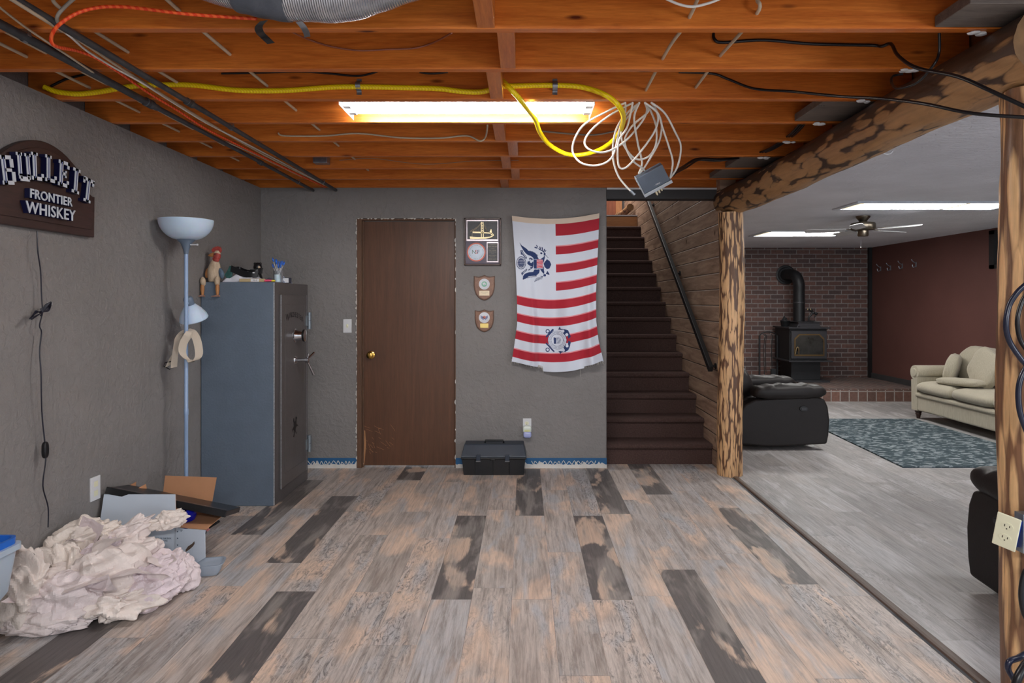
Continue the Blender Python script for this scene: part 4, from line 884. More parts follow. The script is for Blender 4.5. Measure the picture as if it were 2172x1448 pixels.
for ang_, m in ((88, M_chrome), (-62, M_chrome), (28, M_black)):
    a = R(ang_); d = Vector((0.25, math.cos(a), math.sin(a))).normalized(); L_ = 0.10 if ang_ != -62 else 0.13
    if ang_ == 88: L_ = 0.05
    mb = MB(); s_ = hc+Vector((0.085, 0, 0)); mb.tube([s_, s_+d*0.03, s_+d*L_*0.6, s_+d*L_], 0.006, 10, rf=lambda q: 0.8+0.9*q); obj('spoke', mb, M_chrome, hn, smooth=True)
# lettering and rider mark on the safe door
M_mark = mat('black_print', S(24, 22, 24), 0.5)
mb = MB(); tx = 'WINCHESTER'
for i, ch in enumerate(tx):
    u = (i-4.5)/4.5; sz = 0.056 if i in (0,) else 0.044
    mb.text(ch, sz*1.25, Matrix(((0, 0, 1, X_+0.0008), (1, 0, 0, dc+u*0.155), (0, 1, 0, 1.262+0.024*(1-u*u)-0.012*u-0.006*(i == 0)), (0, 0, 0, 1))), 0.0005)
obj('lettering', mb, M_mark, sd)
ride = [(-.9, -.62), (-.62, -.5), (-.45, -.2), (-.55, 0), (-.8, .02), (-.95, -.1), (-.8, .18), (-.5, .2), (-.28, .22), (-.2, .55), (-.3, .8), (-.1, 1), (.06, .85), (.02, .62), (.2, .45), (.35, .5), (.55, .8), (.72, .72), (.9, .5), (.78, .42), (.66, .48), (.5, .2), (.45, 0), (.7, -.15), (.85, -.4), (.75, -.42), (.6, -.22), (.3, -.2), (.1, -.22), (.0, -.5), (.15, -.75), (.0, -.85), (-.12, -.5), (-.25, -.3), (-.4, -.62), (-.7, -.8)]
mb = MB(); mb.prism([(x*0.07, y*0.075) for x, y in ride], (0, 0.0008), Matrix(((0, 0, 1, X_+0.0004), (1, 0, 0, dc-0.0), (0, 1, 0, 0.47), (0, 0, 0, 1))) @ RZ(22)); obj('rider_emblem', mb, M_mark, sd)
# ---------------------------------------------------------------- things on the safe
ZS = SZ+0.001
M_carv = wood('bleached_carving', S(158, 130, 104), S(222, 204, 178), (5, 5, 0.8), 5, 0.6, False)
M_carv2 = wood('honey_carving', S(150, 92, 48), S(196, 140, 88), (5, 5, 0.8), 6, 0.5, False)
M_comb = mat('faded_red_paint', S(160, 62, 56), 0.6, var=0.3, vs=40)
M_teal = mat('green_blue_paint', S(52, 96, 92), 0.5, var=0.35, vs=50)
M_bluew = mat('slate_blue_paint', S(84, 104, 124), 0.5, var=0.35, vs=60)
rx, ry = -2.112, SY0+0.035
ro = thing('rooster_figure', 'painted wooden rooster figure sitting on the safe edge with dangling legs', 'figurine', (rx, ry, ZS))
mb = MB(); prof = [(0.0001, 0.0), (0.036, 0.002), (0.041, 0.02), (0.044, 0.055), (0.043, 0.085), (0.036, 0.115), (0.027, 0.135), (0.021, 0.155), (0.021, 0.170), (0.0235, 0.185), (0.022, 0.20), (0.014, 0.212), (0.0001, 0.216)]
o0 = len(mb.v); mb.lathe(prof, (rx, ry, ZS), 28, sy=0.85)
for i in range(o0, len(mb.v)):
    z = mb.v[i].z-ZS; mb.v[i].x += 0.010*math.sin(max(0, z-0.08)*9)+0.012*(z > 0.14)*min(1, (z-0.14)*20)
bd = obj('body', mb, M_carv, ro, smooth=True)
mb = MB(); mb.ball((rx+0.020, ry-0.002, ZS+0.176), 0.026, 16, (0.95, 0.9, 1.15)); mb.ball((rx+0.015, ry-0.006, ZS+0.150), 0.022, 12, (1, 0.9, 0.9)); obj('red_face', mb, M_comb, ro, smooth=True)
mb = MB(); cx = [(-.03, .0), (-.034, .014), (-.026, .022), (-.022, .030), (-.012, .030), (-.008, .037), (.003, .034), (.008, .039), (.018, .033), (.026, .035), (.033, .022), (.034, .008), (.028, -.008), (.02, .0), (.0, .006), (-.015, .0)]
mb.prism(cx, (-0.006, 0.006), T(rx+0.016, ry, ZS+0.205) @ RX(90)); obj('comb', mb, M_comb, ro, bevel=0.002)
mb = MB(); mb.lathe([(0.017, 0), (0.015, 0.014), (0.010, 0.03), (0.002, 0.042)], M=T(rx+0.002, ry-0.006, ZS+0.186) @ RZ(0) @ RY(-100), seg=12, sy=0.7); obj('beak', mb, M_carv2, ro, smooth=True)
mb = MB(); mb.prism([(0, 0), (-.008, -.012), (-.004, -.03), (.006, -.028), (.012, -.01)], (-0.004, 0.004), T(rx+0.002, ry-0.012, ZS+0.172) @ RX(90)); obj('wattle', mb, M_comb, ro, bevel=0.001)
mb = MB(); mb.ball((rx+0.016, ry-0.024, ZS+0.188), 0.0045, 10); obj('eye', mb, M_blackp, ro, smooth=True)
mb = MB(); mb.ball((rx-0.043, ry-0.003, ZS+0.062), 0.021, 14, (0.8, 0.6, 1.75), RY(14)); obj('wing', mb, M_carv2, ro, smooth=True)
mb = MB(); mb.ball((rx+0.052, ry-0.010, ZS+0.058), 0.022, 14, (0.85, 0.6, 1.7), RY(-14)); obj('wing', mb, M_bluew, ro, smooth=True)
mb = MB(); tl = [(0, 0), (.02, .03), (.034, .062), (.055, .06), (.058, .03), (.05, 0), (.045, -.03), (.02, -.03)]
mb.prism(tl, (-0.008, 0.008), T(rx+0.050, ry+0.05, ZS+0.05) @ RX(90)); obj('tail', mb, M_teal, ro, bevel=0.003)
for (x, dz) in ((-0.055, 0.0), (0.040, 0.0)):
    th = obj('thigh', (lambda m: (m.ball((rx+x, ry-0.045, ZS-0.000+dz), 0.019, 14, (0.95, 1.0, 1.75), RX(12)), m)[1])(MB()), M_carv, ro, smooth=True)
    xs = rx+x-(0.003 if x < 0 else -0.003)
    mb = MB(); mb.lathe([(0.008, -0.012), (0.0125, -0.028), (0.0135, -0.05), (0.009, -0.085), (0.007, -0.093)], (xs, ry-0.047, ZS), 14); sh = obj('shin', mb, M_carv2, ro, smooth=True)
    mb = MB(); mb.prism([(-.034, -.003), (-.036, .0), (-.012, .004), (.0, .010), (.014, .006), (.016, -.003)], (-0.012, 0.012), T(xs, ry-0.052, ZS-0.097) @ RX(90)); obj('foot', mb, mat('pinkish_foot_paint', S(170, 128, 110), 0.6), sh)
# white shirt, belts, bear-like figure, boxes, swab bundle, cup
def crumple_cloth(c, sx, sy, h, seed, n=26):
    m = MB(); vs = []
    for j in range(n):
        for i in range(n):
            u, v = i/(n-1)*2-1, j/(n-1)*2-1; r = max(abs(u), abs(v))
            z = h*(1-r**3)*(0.75+0.6*mnoise.noise(Vector((u*2+seed, v*2, 0))))+0.01*mnoise.noise(Vector((u*6, v*6, seed)))*(1-r)
            m.v.append(Vector((c[0]+u*sx/2, c[1]+v*sy/2, c[2]+max(z, 0.0))))
    for j in range(n-1):
        for i in range(n-1): m.face((j*n+i, j*n+i+1, (j+1)*n+i+1, (j+1)*n+i))
    m.face(tuple([i for i in range(n)][::-1]+[j*n for j in range(1, n)]+[(n-1)*n+i for i in range(1, n)]+[j*n+n-1 for j in range(n-2, 0, -1)]))
    return m
tag(obj('white_cloth', crumple_cloth((-1.935, 4.64, ZS), 0.25, 0.15, 0.066, 3), mat('white_cotton', S(222, 224, 234), 0.8), smooth=True, angle=70), 'folded white cloth lying on the safe beside the rooster figure', 'cloth')
tag(obj('grey_cloth', crumple_cloth((-1.80, 4.88, ZS), 0.16, 0.22, 0.05, 5), mat('pale_grey_cotton', S(150, 156, 176), 0.8), smooth=True, angle=70), 'pale grey cloth piled on the safe behind the beige carton', 'cloth')
bc = thing('black_belt', 'black leather belt coiled on top of the white cloth', 'belt', (-1.90, 4.66, ZS+0.05))
mb = MB(); zc = ZS+0.072
mb.ribbon([(-2.0, 4.61, zc+0.015), (-1.985, 4.66, zc+0.018), (-1.94, 4.655, zc), (-1.90, 4.63, zc-0.006), (-1.855, 4.60, zc-0.008), (-1.825, 4.62, zc+0.004), (-1.828, 4.67, zc+0.01), (-1.87, 4.69, zc+0.008), (-1.92, 4.68, zc)], lambda q: Vector((0.003, 0, 0.019)), 0.006, 6); obj('coiled_strap', mb, M_blackp, bc, smooth=True, angle=50)
mb = MB(); mb.ribbon([(-2.015, 4.60, zc+0.022), (-1.98, 4.60, zc+0.006), (-1.93, 4.595, zc-0.014), (-1.875, 4.59, zc-0.022), (-1.83, 4.60, zc-0.018)], lambda q: Vector((0.004, 0, 0.021)), 0.006, 6); obj('strap_end', mb, M_blackp, bc, smooth=True, angle=50)
mb = MB(); mb.box(-1.862, -1.848, 4.588, 4.592, zc-0.012, zc-0.004); obj('logo_patch', mb, M_white, bc)
mk = thing('black_figurine', 'small black carved figurine with tan patches standing behind the belt', 'figurine', (-1.895, 4.76, ZS))
mb = MB(); mb.lathe([(0.0001, 0), (0.03, 0.001), (0.034, 0.03), (0.026, 0.06), (0.018, 0.075), (0.026, 0.09), (0.03, 0.11), (0.026, 0.13), (0.014, 0.142), (0.0001, 0.145)], (-1.895, 4.76, ZS), 20); obj('body', mb, M_blackp, mk, smooth=True)
for x, z, r in ((-0.022, 0.074, 0.014), (0.016, 0.108, 0.011)): mb = MB(); mb.ball((-1.895+x, 4.742, ZS+z), r, 12, (0.9, 0.8, 1.1)); obj('tan_patch', mb, M_carv, mk, smooth=True)
for x in (-0.02, 0.02): mb = MB(); mb.ball((-1.895+x, 4.76, ZS+0.136), 0.009, 10); obj('ear', mb, M_blackp, mk, smooth=True)
ct = thing('beige_carton', 'flat beige carton with a white label at the safe edge', 'carton', (-1.86, 4.56, ZS))
mb = MB(); mb.box(-1.93, -1.765, 4.533, 4.562, ZS, ZS+0.021); obj('carton_body', mb, mat('beige_card', S(188, 168, 128), 0.7), ct, bevel=0.001)
mb = MB(); mb.box(-1.852, -1.795, 4.5315, 4.5328, ZS+0.001, ZS+0.019); lb = obj('label', mb, M_white, ct)
mb = MB(); mb.text('5515', 0.014, T(-1.823, 4.531, ZS+0.010) @ RX(90), 0.0003); obj('lettering', mb, M_mark, lb)
mb = MB(); mb.cushion((-1.748, 4.56, ZS+0.009), (0.055, 0.03, 0.016), 0.6); mb.cur = 1; mb.cushion((-1.716, 4.572, ZS+0.008), (0.03, 0.03, 0.014), 0.6)
tag(obj('candy_wrapper', mb, [mat('pink_wrap', S(230, 84, 120), 0.4), mat('yellow_wrap', S(232, 208, 60), 0.4)], smooth=True), 'small pink and yellow wrapper by the safe corner', 'wrapper')
cu = thing('glass_jar', 'clear jar holding blue-tipped swab sticks on the safe', 'jar', (-1.735, 4.72, ZS))
M_glass = mat('clear_glass', S(235, 240, 245), 0.05, var=0.0, trans=0.9, spec=0.6)
mb = MB(); mb.lathe([(0.0001, 0), (0.031, 0.0), (0.033, 0.06), (0.033, 0.085), (0.031, 0.085), (0.030, 0.004), (0.0001, 0.004)], (-1.735, 4.72, ZS), 28); obj('jar_glass', mb, M_glass, cu, smooth=True)
M_stick = mat('pale_stick', S(196, 196, 200), 0.5); M_btip = mat('blue_tip', S(24, 92, 190), 0.4, var=0.3, vs=60)
rn = random.Random(11)
for k in range(13):
    a = 2*PI*k/13+0.3; r0, r1 = 0.012, 0.014+0.030*rn.random(); h = 0.115+0.045*rn.random()
    p0 = Vector((-1.735+r0*math.cos(a+2), 4.72+r0*math.sin(a+2), ZS+0.006)); p1 = Vector((-1.735+r1*math.cos(a), 4.72+r1*math.sin(a), ZS+h))
    g = thing('paint_swab', 'blue-tipped swab stick standing in the clear jar', 'swab', tuple(p0), 'swab sticks in the jar')
    mb = MB(); mb.tube([p0, p0.lerp(p1, 0.5), p1], 0.0018, 6, sub=1); obj('stick', mb, M_stick, g)
    d = (p1-p0).normalized(); mb = MB(); mb.tube([p1-d*0.016, p1-d*0.006, p1+d*0.006, p1+d*0.016], 0.0062, 8, rf=lambda q: math.sin(PI*min(max(q, 0.06), 0.94))**0.7); obj('tip', mb, M_btip, g, smooth=True)
mb = MB(); mb.lathe([(0.0001, 0), (0.020, 0.0), (0.021, 0.003), (0.021, 0.052), (0.019, 0.053), (0.0185, 0.006), (0.0001, 0.006)], (-1.706, 4.625, ZS), 24)
tag(obj('white_cup', mb, mat('milky_plastic', S(190, 210, 222), 0.4, sss=0.2), smooth=True, angle=40), 'small milky white cup in front of the swab jar', 'cup')
tb = thing('small_box', 'small dark box with a white face near the safe door', 'box', (-1.715, 4.86, ZS))
mb = MB(); mb.box(-1.745, -1.698, 4.83, 4.885, ZS, ZS+0.040); obj('box_body', mb, mat('slate_card', S(60, 64, 80), 0.6), tb, bevel=0.001)
mb = MB(); mb.box(-1.741, -1.700, 4.828, 4.8295, ZS+0.003, ZS+0.036); obj('box_face', mb, M_white, tb)

# ---------------------------------------------------------------- records box, frame, bowl, plastic dish
M_card = mat('brown_cardboard', S(186, 136, 100), 0.8, var=0.06, bump=0.1, bs=200)
M_wbox = mat('white_coated_card', S(206, 218, 232), 0.6, var=0.02)
bx0, bx1, by0, by1, bz = -2.165, -1.772, 3.41, 3.70, 0.232
rb = thing('records_box', 'open white cardboard records box with brown inside flaps and printed instructions', 'box', ((bx0+bx1)/2, (by0+by1)/2, 0))
def panel(name, q, m1, m2, par, th=0.004):
    """cardboard sheet: q four corners, outside material m1, inside m2"""
    q = [Vector(p) for p in q]; n = (q[1]-q[0]).cross(q[-1]-q[0]).normalized()*th
    m = MB(); k = len(q); m.v = q+[p+n for p in q]
    m.cur = 0; m.face(tuple(range(k-1, -1, -1))); m.cur = 1; m.face(tuple(range(k, 2*k)))
    m.cur = 1
    for i in range(k): m.face((i, (i+1) % k, k+(i+1) % k, k+i))
    return obj(name, m, [m1, m2], par)
fp = panel('front_panel', [(bx0, by0, 0), (bx1, by0, 0), (bx1, by0, bz), (bx0, by0, bz)][::-1], M_wbox, M_card, rb)
panel('back_panel', [(bx0, by1, 0), (bx1, by1, 0), (bx1, by1, bz), (bx0, by1, bz)], M_wbox, M_card, rb)
panel('side_panel', [(bx1, by0, 0), (bx1, by1, 0), (bx1, by1, bz), (bx1, by0, bz)], M_card, M_wbox, rb)
panel('side_panel', [(bx0, by0, 0), (bx0, by1, 0), (bx0, by1, bz), (bx0, by0, bz)][::-1], M_wbox, M_card, rb)
panel('bottom_panel', [(bx0, by0, 0.001), (bx1, by0, 0.001), (bx1, by1, 0.001), (bx0, by1, 0.001)], M_card, M_card, rb)
panel('front_flap', [(bx0, by0-0.001, bz), (bx1, by0-0.001, bz), (bx1-0.028, by0+0.045, bz+0.155), (bx0-0.004, by0+0.045, bz+0.155)][::-1], M_wbox, M_card, rb)
panel('back_flap', [(bx0+0.16, by1, bz), (bx1+0.04, by1, bz), (bx1+0.05, by1+0.05, bz+0.165), (bx0+0.155, by1+0.05, bz+0.175)], M_wbox, M_card, rb)
panel('side_flap', [(bx1, by0, bz), (bx1+0.165, by0-0.03, bz-0.004), (bx1+0.145, by1-0.02, bz-0.002), (bx1, by1, bz)], M_wbox, M_card, rb)
panel('side_flap', [(bx0, by0+0.02, bz), (bx0, by1, bz), (bx0-0.012, by1+0.05, bz+0.14), (bx0-0.016, by0+0.07, bz+0.12)], M_card, M_card, rb)
panel('corner_flap', [(bx0+0.02, by0+0.06, bz+0.01), (bx0+0.12, by1-0.05, bz+0.06), (bx0+0.10, by1-0.05, bz+0.155), (bx0-0.005, by0+0.06, bz+0.09)], M_card, M_card, rb)
# end panel swung forward, with a leaf shaped hand hole
q = [(bx1+0.004, by0-0.012, 0.002), (bx1+0.022, by0-0.014, 0.0), (bx1+0.163, by0-0.03, 0.09), (bx1+0.163, by0-0.032, bz-0.004), (bx1+0.004, by0-0.006, bz-0.002)]
hp = panel('handle_panel', q, M_wbox, M_wbox, rb)
hole = [(-.026, -.030), (-.027, -.018), (-.012, .002), (.012, .018), (.026, .032), (.027, .018), (.018, .004), (.0, -.012), (-.014, -.022)]
mb = MB(); mb.prism([(x*0.9, y*0.9) for x, y in hole], (0, 0.0012), T(bx1+0.083, by0-0.0255, 0.142) @ RZ(-7) @ RX(90)); obj('hand_hole', mb, mat('hand_hole_shade', S(92, 76, 66), 0.9), hp)
M_print = mat('grey_print', S(74, 92, 110), 0.7)
mb = MB(); Yt = by0-0.0045
for tx, x, z, s in (('INSTRUCTIONS', 0.035, 0.208, 0.017), ('A. PRINT THE NAME OF YOUR UNIT IN THE LEFT FRONT OF THE BOX', 0.04, 0.176, 0.0118), ('THIS BOX IS TO BE DESTROYED AFTER THE FISCAL YEAR', 0.05, 0.164, 0.0118), ('SHOWN IN THE EXAMPLE', 0.05, 0.152, 0.0118), ('B. IF BOX IS ONE OF A SET, NUMBER IT (1A OR 1)', 0.04, 0.128, 0.0118), ('ON THE FRONT OF THE BOX AND IN THE FRONT OF THE', 0.05, 0.116, 0.0118), ('FOLDER AS BOX NUMBER OR NO. 1', 0.05, 0.104, 0.0118)):
    vs, fs = text_geo(tx, s, 0.0002, 1.0, 'LEFT'); wd_ = max(v.x for v in vs); lim = 0.33 if len(tx) > 30 else wd_
    sc_x = min(1, lim/wd_); mb.add(vs, fs, T(bx0+x, Yt, z) @ RX(90) @ Matrix.Diagonal((sc_x, 1, 1, 1)))
obj('printed_text', mb, M_print, fp)
mb = MB()
for k in range(5): mb.box(bx1+0.012, bx1+0.017, by0-0.0165, by0-0.0155, bz-0.02-k*0.034, bz-0.014-k*0.034)
mb.text('5"', 0.012, T(bx1+0.035, by0-0.0165, bz-0.014) @ RX(90), 0.0003)
obj('ruler_marks', mb, M_print, hp)
# black frame lying across the box
fr = thing('framed_panel', 'long flat black framed panel lying across the open cardboard box', 'frame', tuple(P(355, 1055, 3.55)))
a, b = P(228, 1034, 3.46), P(481, 1083, 3.47); b2 = b; ax = (b-a).normalized(); ln = (b-a).length
Mf = Matrix.Translation(a) @ Matrix.Rotation(-math.asin(ax.z)*1.0, 4, 'Y') @ Matrix.Rotation(R(-11), 4, 'X')
mb = MB(); mb.box(0, ln, 0, 0.20, -0.028, 0.0, Mf); obj('panel_slab', mb, mat('dark_slab', S(30, 30, 34), 0.3), fr, bevel=0.002)
mb = MB(); mb.box(0.01, ln-0.01, 0.012, 0.03, 0.0, 0.004, Mf); obj('silver_edge', mb, mat('brushed_edge', S(110, 104, 104), 0.35, 0.6), fr)
mb = MB(); mb.box(-0.004, ln+0.004, -0.003, 0.008, -0.030, 0.004, Mf); obj('front_rail', mb, M_blackp, fr, bevel=0.002)
# blue bowl in the box
mb = MB(); Kb = T(-1.80, 3.53, 0.235) @ RY(-42) @ RX(18); mb.lathe([(0.0001, -0.05), (0.035, -0.048), (0.065, -0.03), (0.085, 0.005), (0.090, 0.03), (0.086, 0.03), (0.08, 0.005), (0.06, -0.026), (0.0001, -0.044)], M=Kb, seg=40)
tag(obj('blue_bowl', mb, mat('cobalt_plastic', S(14, 26, 176), 0.2, var=0.03, coat=0.4), smooth=True, angle=50), 'glossy cobalt blue bowl tilted inside the cardboard box', 'bowl')
# clear dish
dc_ = PF(423, 1226); dc_ = Vector((dc_.x, dc_.y+0.06, 0)); M_clear = mat('clear_plastic', S(215, 228, 242), 0.12, var=0.02, trans=0.55, spec=0.6)
def rrect(w_, d_, r, n=6, rot=0):
    p = []
    for cx_, cy_, a0 in ((w_/2-r, d_/2-r, 0), (-w_/2+r, d_/2-r, 90), (-w_/2+r, -d_/2+r, 180), (w_/2-r, -d_/2+r, 270)):
        for k in range(n+1):
            a = R(a0+90*k/n); p.append((cx_+r*math.cos(a), cy_+r*math.sin(a)))
    return p
def tub(c, levels, M0, wall=True):
    m = MB(); first = None; prev = None
    for (w_, d_, r, z) in levels:
        p = rrect(w_, d_, r); o = len(m.v); n = len(p)
        for x, y in p: m.v.append(M0 @ Vector((x, y, z)))
        if prev is None: m.face(tuple(range(o+n-1, o-1, -1)))
        else:
            for i in range(n): m.face((prev+i, prev+(i+1) % n, o+(i+1) % n, o+i))
        prev = o
    m.face(tuple(prev+i for i in range(n)))
    return m
Md = T(dc_.x, dc_.y, 0.001) @ RZ(12)
m_ = tub(None, [(0.13, 0.085, 0.02, 0), (0.155, 0.105, 0.025, 0.018), (0.172, 0.118, 0.03, 0.052), (0.186, 0.13, 0.033, 0.053), (0.186, 0.13, 0.033, 0.057), (0.168, 0.112, 0.028, 0.057), (0.150, 0.10, 0.022, 0.018), (0.125, 0.08, 0.018, 0.004)], Md)
tag(obj('plastic_dish', m_, M_clear, smooth=True, angle=35), 'empty clear plastic food container on the floor beside the box', 'food container')
# plug of a cord behind the box
pl = thing('power_plug', 'black power plug with a pink tip lying on the floor behind the box', 'plug', tuple(PF(456, 1125)))
c = P(457, 1110, 3.86); mb = MB(); mb.tube([c+Vector((-0.04, 0, -0.03)), c+Vector((-0.02, 0, -0.012)), c, c+Vector((0.02, 0.01, 0.012))], 0.009, 8, rf=lambda q: 0.45+1.0*q*(1.3-q)); obj('plug_body', mb, M_blackp, pl, smooth=True)
mb = MB(); mb.tube([c+Vector((-0.05, 0, -0.04)), c+Vector((-0.035, 0, -0.026))], 0.008, 8, smooth=False); obj('pink_cap', mb, mat('pink_cap', S(235, 160, 160), 0.5), pl)
mb = MB(); mb.tube([c+Vector((-0.05, 0, -0.04)), c+Vector((-0.07, 0.02, -0.07)), Vector((c.x-0.10, c.y+0.03, 0.006)), Vector((c.x-0.16, c.y+0.04, 0.005))], 0.003, 6); obj('cord', mb, M_blkc, pl)

# ---------------------------------------------------------------- crumpled packing paper
t = NT('packing_paper'); v = t.coord(); 
oi = t.add('ShaderNodeObjectInfo')
c_ = t.ramp(oi.outputs['Random'], [(0.0, S(232, 218, 224)), (0.5, S(238, 226, 228)), (1.0, S(240, 230, 220))])
t.base(t.mix(0.25, c_, t.ramp(t.noise(v, 5, 4), [(0.3, BW(0.85)), (0.7, BW(1))]), 'MULTIPLY')); t.set(Roughness=0.6, Specular_IOR_Level=0.3); 
vo = t.add('ShaderNodeTexVoronoi', feature='F1'); vo.inputs['Scale'].default_value = 16; nz_ = t.add('ShaderNodeTexNoise'); nz_.inputs['Scale'].default_value = 6; t.l(v, nz_.inputs['Vector'])
va_ = t.add('ShaderNodeVectorMath', operation='MULTIPLY_ADD'); t.l(nz_.outputs['Color'], va_.inputs[0]); va_.inputs[1].default_value = (0.2, 0.2, 0.2); t.l(v, va_.inputs[2]); t.l(va_.outputs[0], vo.inputs['Vector'])
t.bump(t.mix(0.3, vo.outputs['Distance'], t.noise(v, 30, 5, 0.6, 1.5)), 0.8, 0.014)
M_paper = t.m
def paper(c, L_, W_, seed, rot, flat=0.5, n=64, folds=26, strength=0.75, lean=(0, 0)):
    rs = np.random.RandomState(seed)
    u, v = np.meshgrid(np.linspace(-1, 1, n), np.linspace(-1, 1, n))
    p = np.stack([u*L_/2, v*W_/2, np.zeros_like(u)], -1).reshape(-1, 3)
    p[:, 2] += 0.01*rs.randn()*p[:, 0]
    for k in range(folds):
        th = rs.uniform(0, PI); ph = rs.uniform(-0.5, 0.9)*0.7
        nn = np.array([math.cos(th)*math.cos(ph), math.sin(th)*math.cos(ph), math.sin(ph)])
        s_ = 1.0 if k < 6 else 0.5
        d = p @ nn-rs.uniform(-0.35, 0.35)*L_*(0.5 if k < 6 else 0.8)
        side = d > 0
        ax_ = np.cross(nn, [0, 0, 1.0]); ax_ /= (np.linalg.norm(ax_)+1e-9)
        a = rs.uniform(0.3, 1.3)*s_*strength*rs.choice([-1, 1])
        # rotate the far side about the crease line
        q = p[side]; dd_ = d[side][:, None]; base_ = q-dd_*nn
        up = np.cross(ax_, nn)
        p[side] = base_+dd_*(nn*math.cos(a)+up*math.sin(a))
    p -= p.mean(0)
    ext = np.percentile(np.abs(p), 97, axis=0)+1e-6
    tgt = np.array([L_*0.5, W_*0.5, flat])
    p *= np.minimum(tgt/ext, 1.6)[None]*0.95
    for k in range(14):                     # fine sharp creases
        th = rs.uniform(0, 2*PI); nn = np.array([math.cos(th), math.sin(th), rs.uniform(-.6, .6)]); dd_ = (p @ nn)*rs.uniform(14, 40)+rs.uniform(0, 6)
        tri = np.abs((dd_/PI) % 2-1); p[:, 2] += tri*0.006; p[:, 0] += (tri-0.5)*0.003
    M0 = Matrix.Translation(c) @ RZ(rot) @ RY(lean[1]) @ RX(lean[0])
    P4 = np.array(M0)
    p = p @ P4[:3, :3].T+P4[:3, 3]
    p[:, 2] = np.where(p[:, 2] < 0.004, 0.004+0.0*p[:, 2]+np.abs(rs.randn(len(p)))*0.003, p[:, 2])
    p[:, 0] = np.maximum(p[:, 0], XL+0.006+0.004*np.abs(np.sin(p[:, 2]*40)))
    m = MB(); m.v = [Vector(x) for x in p]
    for j in range(n-1):
        for i in range(n-1): m.face((j*n+i, j*n+i+1, (j+1)*n+i+1, (j+1)*n+i))
    return m
def lump(c, sz, seed, rot=(0, 0, 0), n=96, m=56):
    """balled-up paper: a blob whose radius is a sum of folded planes, so it breaks into flat facets with long creases"""
    rs = np.random.RandomState(int(seed*10)); M0 = np.array(RZ(rot[2]) @ RY(rot[1]) @ RX(rot[0]))[:3, :3]
    ph = np.linspace(-PI/2, PI/2, m+1)[:, None]; th = np.linspace(0, 2*PI, n, endpoint=False)[None]
    d = np.stack([np.cos(ph)*np.cos(th), np.cos(ph)*np.sin(th), np.sin(ph)*np.ones_like(th)], -1).reshape(-1, 3)
    q = d*np.array([1.0, 0.8, 0.8])
    for k in range(5):                      # gentle warp so creases wander
        v_ = rs.randn(3); v_ /= np.linalg.norm(v_); q = q+0.10*np.sin(q @ (rs.randn(3)*2.2)+rs.rand()*6)[:, None]*v_
    r = np.full(len(d), 0.86)
    for cnt, amp, cr_ in ((9, 0.17, 0.5), (16, 0.10, 0.8), (26, 0.045, 0.9)):
        for k in range(cnt):
            v_ = rs.randn(3); v_ /= np.linalg.norm(v_); x = q @ v_-rs.uniform(-cr_, cr_)
            per = rs.uniform(0.5, 1.1)*(1 if cnt < 10 else 0.55 if cnt < 20 else 0.28)
            tri = np.abs(((x/per) % 1)-0.5)*2*per if cnt > 9 else np.minimum(np.abs(x), per)
            r += amp*rs.choice([-1, 1])*(tri-0.25*per)*(1.4 if cnt < 10 else 1.9)
    r = np.clip(r, 0.35, 1.35)
    p = (d*np.array(sz)*r[:, None]) @ M0.T+np.array(c)
    p[:, 2] = np.maximum(p[:, 2], 0.004); p[:, 0] = np.maximum(p[:, 0], XL+0.008)
    m_ = MB(); m_.v = [Vector(x) for x in p]
    for j in range(m):
        for k in range(n): m_.face((j*n+k, j*n+(k+1) % n, (j+1)*n+(k+1) % n, (j+1)*n+k))
    return m_
lumps = [((-1.99, 2.86, 0.10), (0.15, 0.11, 0.10), (0, 0, 20)), ((-1.80, 2.90, 0.07), (0.20, 0.10, 0.08), (0, -6, 12)), ((-1.94, 2.98, 0.15), (0.19, 0.13, 0.11), (0, -10, 25)),
         ((-1.74, 3.02, 0.10), (0.16, 0.11, 0.10), (0, -18, 30)), ((-2.05, 3.04, 0.19), (0.13, 0.15, 0.13), (0, 0, 60)), ((-1.88, 3.10, 0.17), (0.17, 0.12, 0.12), (0, -20, 40)),
         ((-2.04, 3.16, 0.25), (0.16, 0.10, 0.10), (0, -12, 45)), ((-1.90, 3.20, 0.28), (0.17, 0.07, 0.06), (0, -20, 35)), ((-1.74, 3.26, 0.32), (0.10, 0.045, 0.045), (0, -10, 30)),
         ((-1.70, 3.14, 0.09), (0.12, 0.10, 0.10), (0, -24, 30)), ((-1.655, 3.21, 0.08), (0.08, 0.09, 0.105), (0, 0, 0)), ((-2.09, 2.80, 0.16), (0.08, 0.10, 0.16), (0, 0, 80)),
         ((-1.64, 3.05, 0.032), (0.10, 0.035, 0.03), (0, -5, 50)), ((-1.90, 3.04, 0.24), (0.10, 0.05, 0.06), (0, -30, 40)), ((-2.0, 2.80, 0.045), (0.17, 0.06, 0.05), (0, 0, 12))]
lbl = {8: 'long twist of crumpled packing paper curling over the white box flap', 12: 'small rolled scrap of packing paper lying apart on the floor', 10: 'smooth-edged crumple of packing paper beside the clear food container', 11: 'crumpled packing paper squeezed against the storage bins', 14: 'ragged packing paper along the front floor edge of the heap'}
for i, (c, sz, rot) in enumerate(lumps):
    tag(obj('packing_paper', lump(c, sz, i+1.3, rot), M_paper, smooth=True, angle=7), lbl.get(i, 'tightly crumpled cream packing paper in the body of the heap by the side wall'), 'packing paper', 'heap of packing paper')
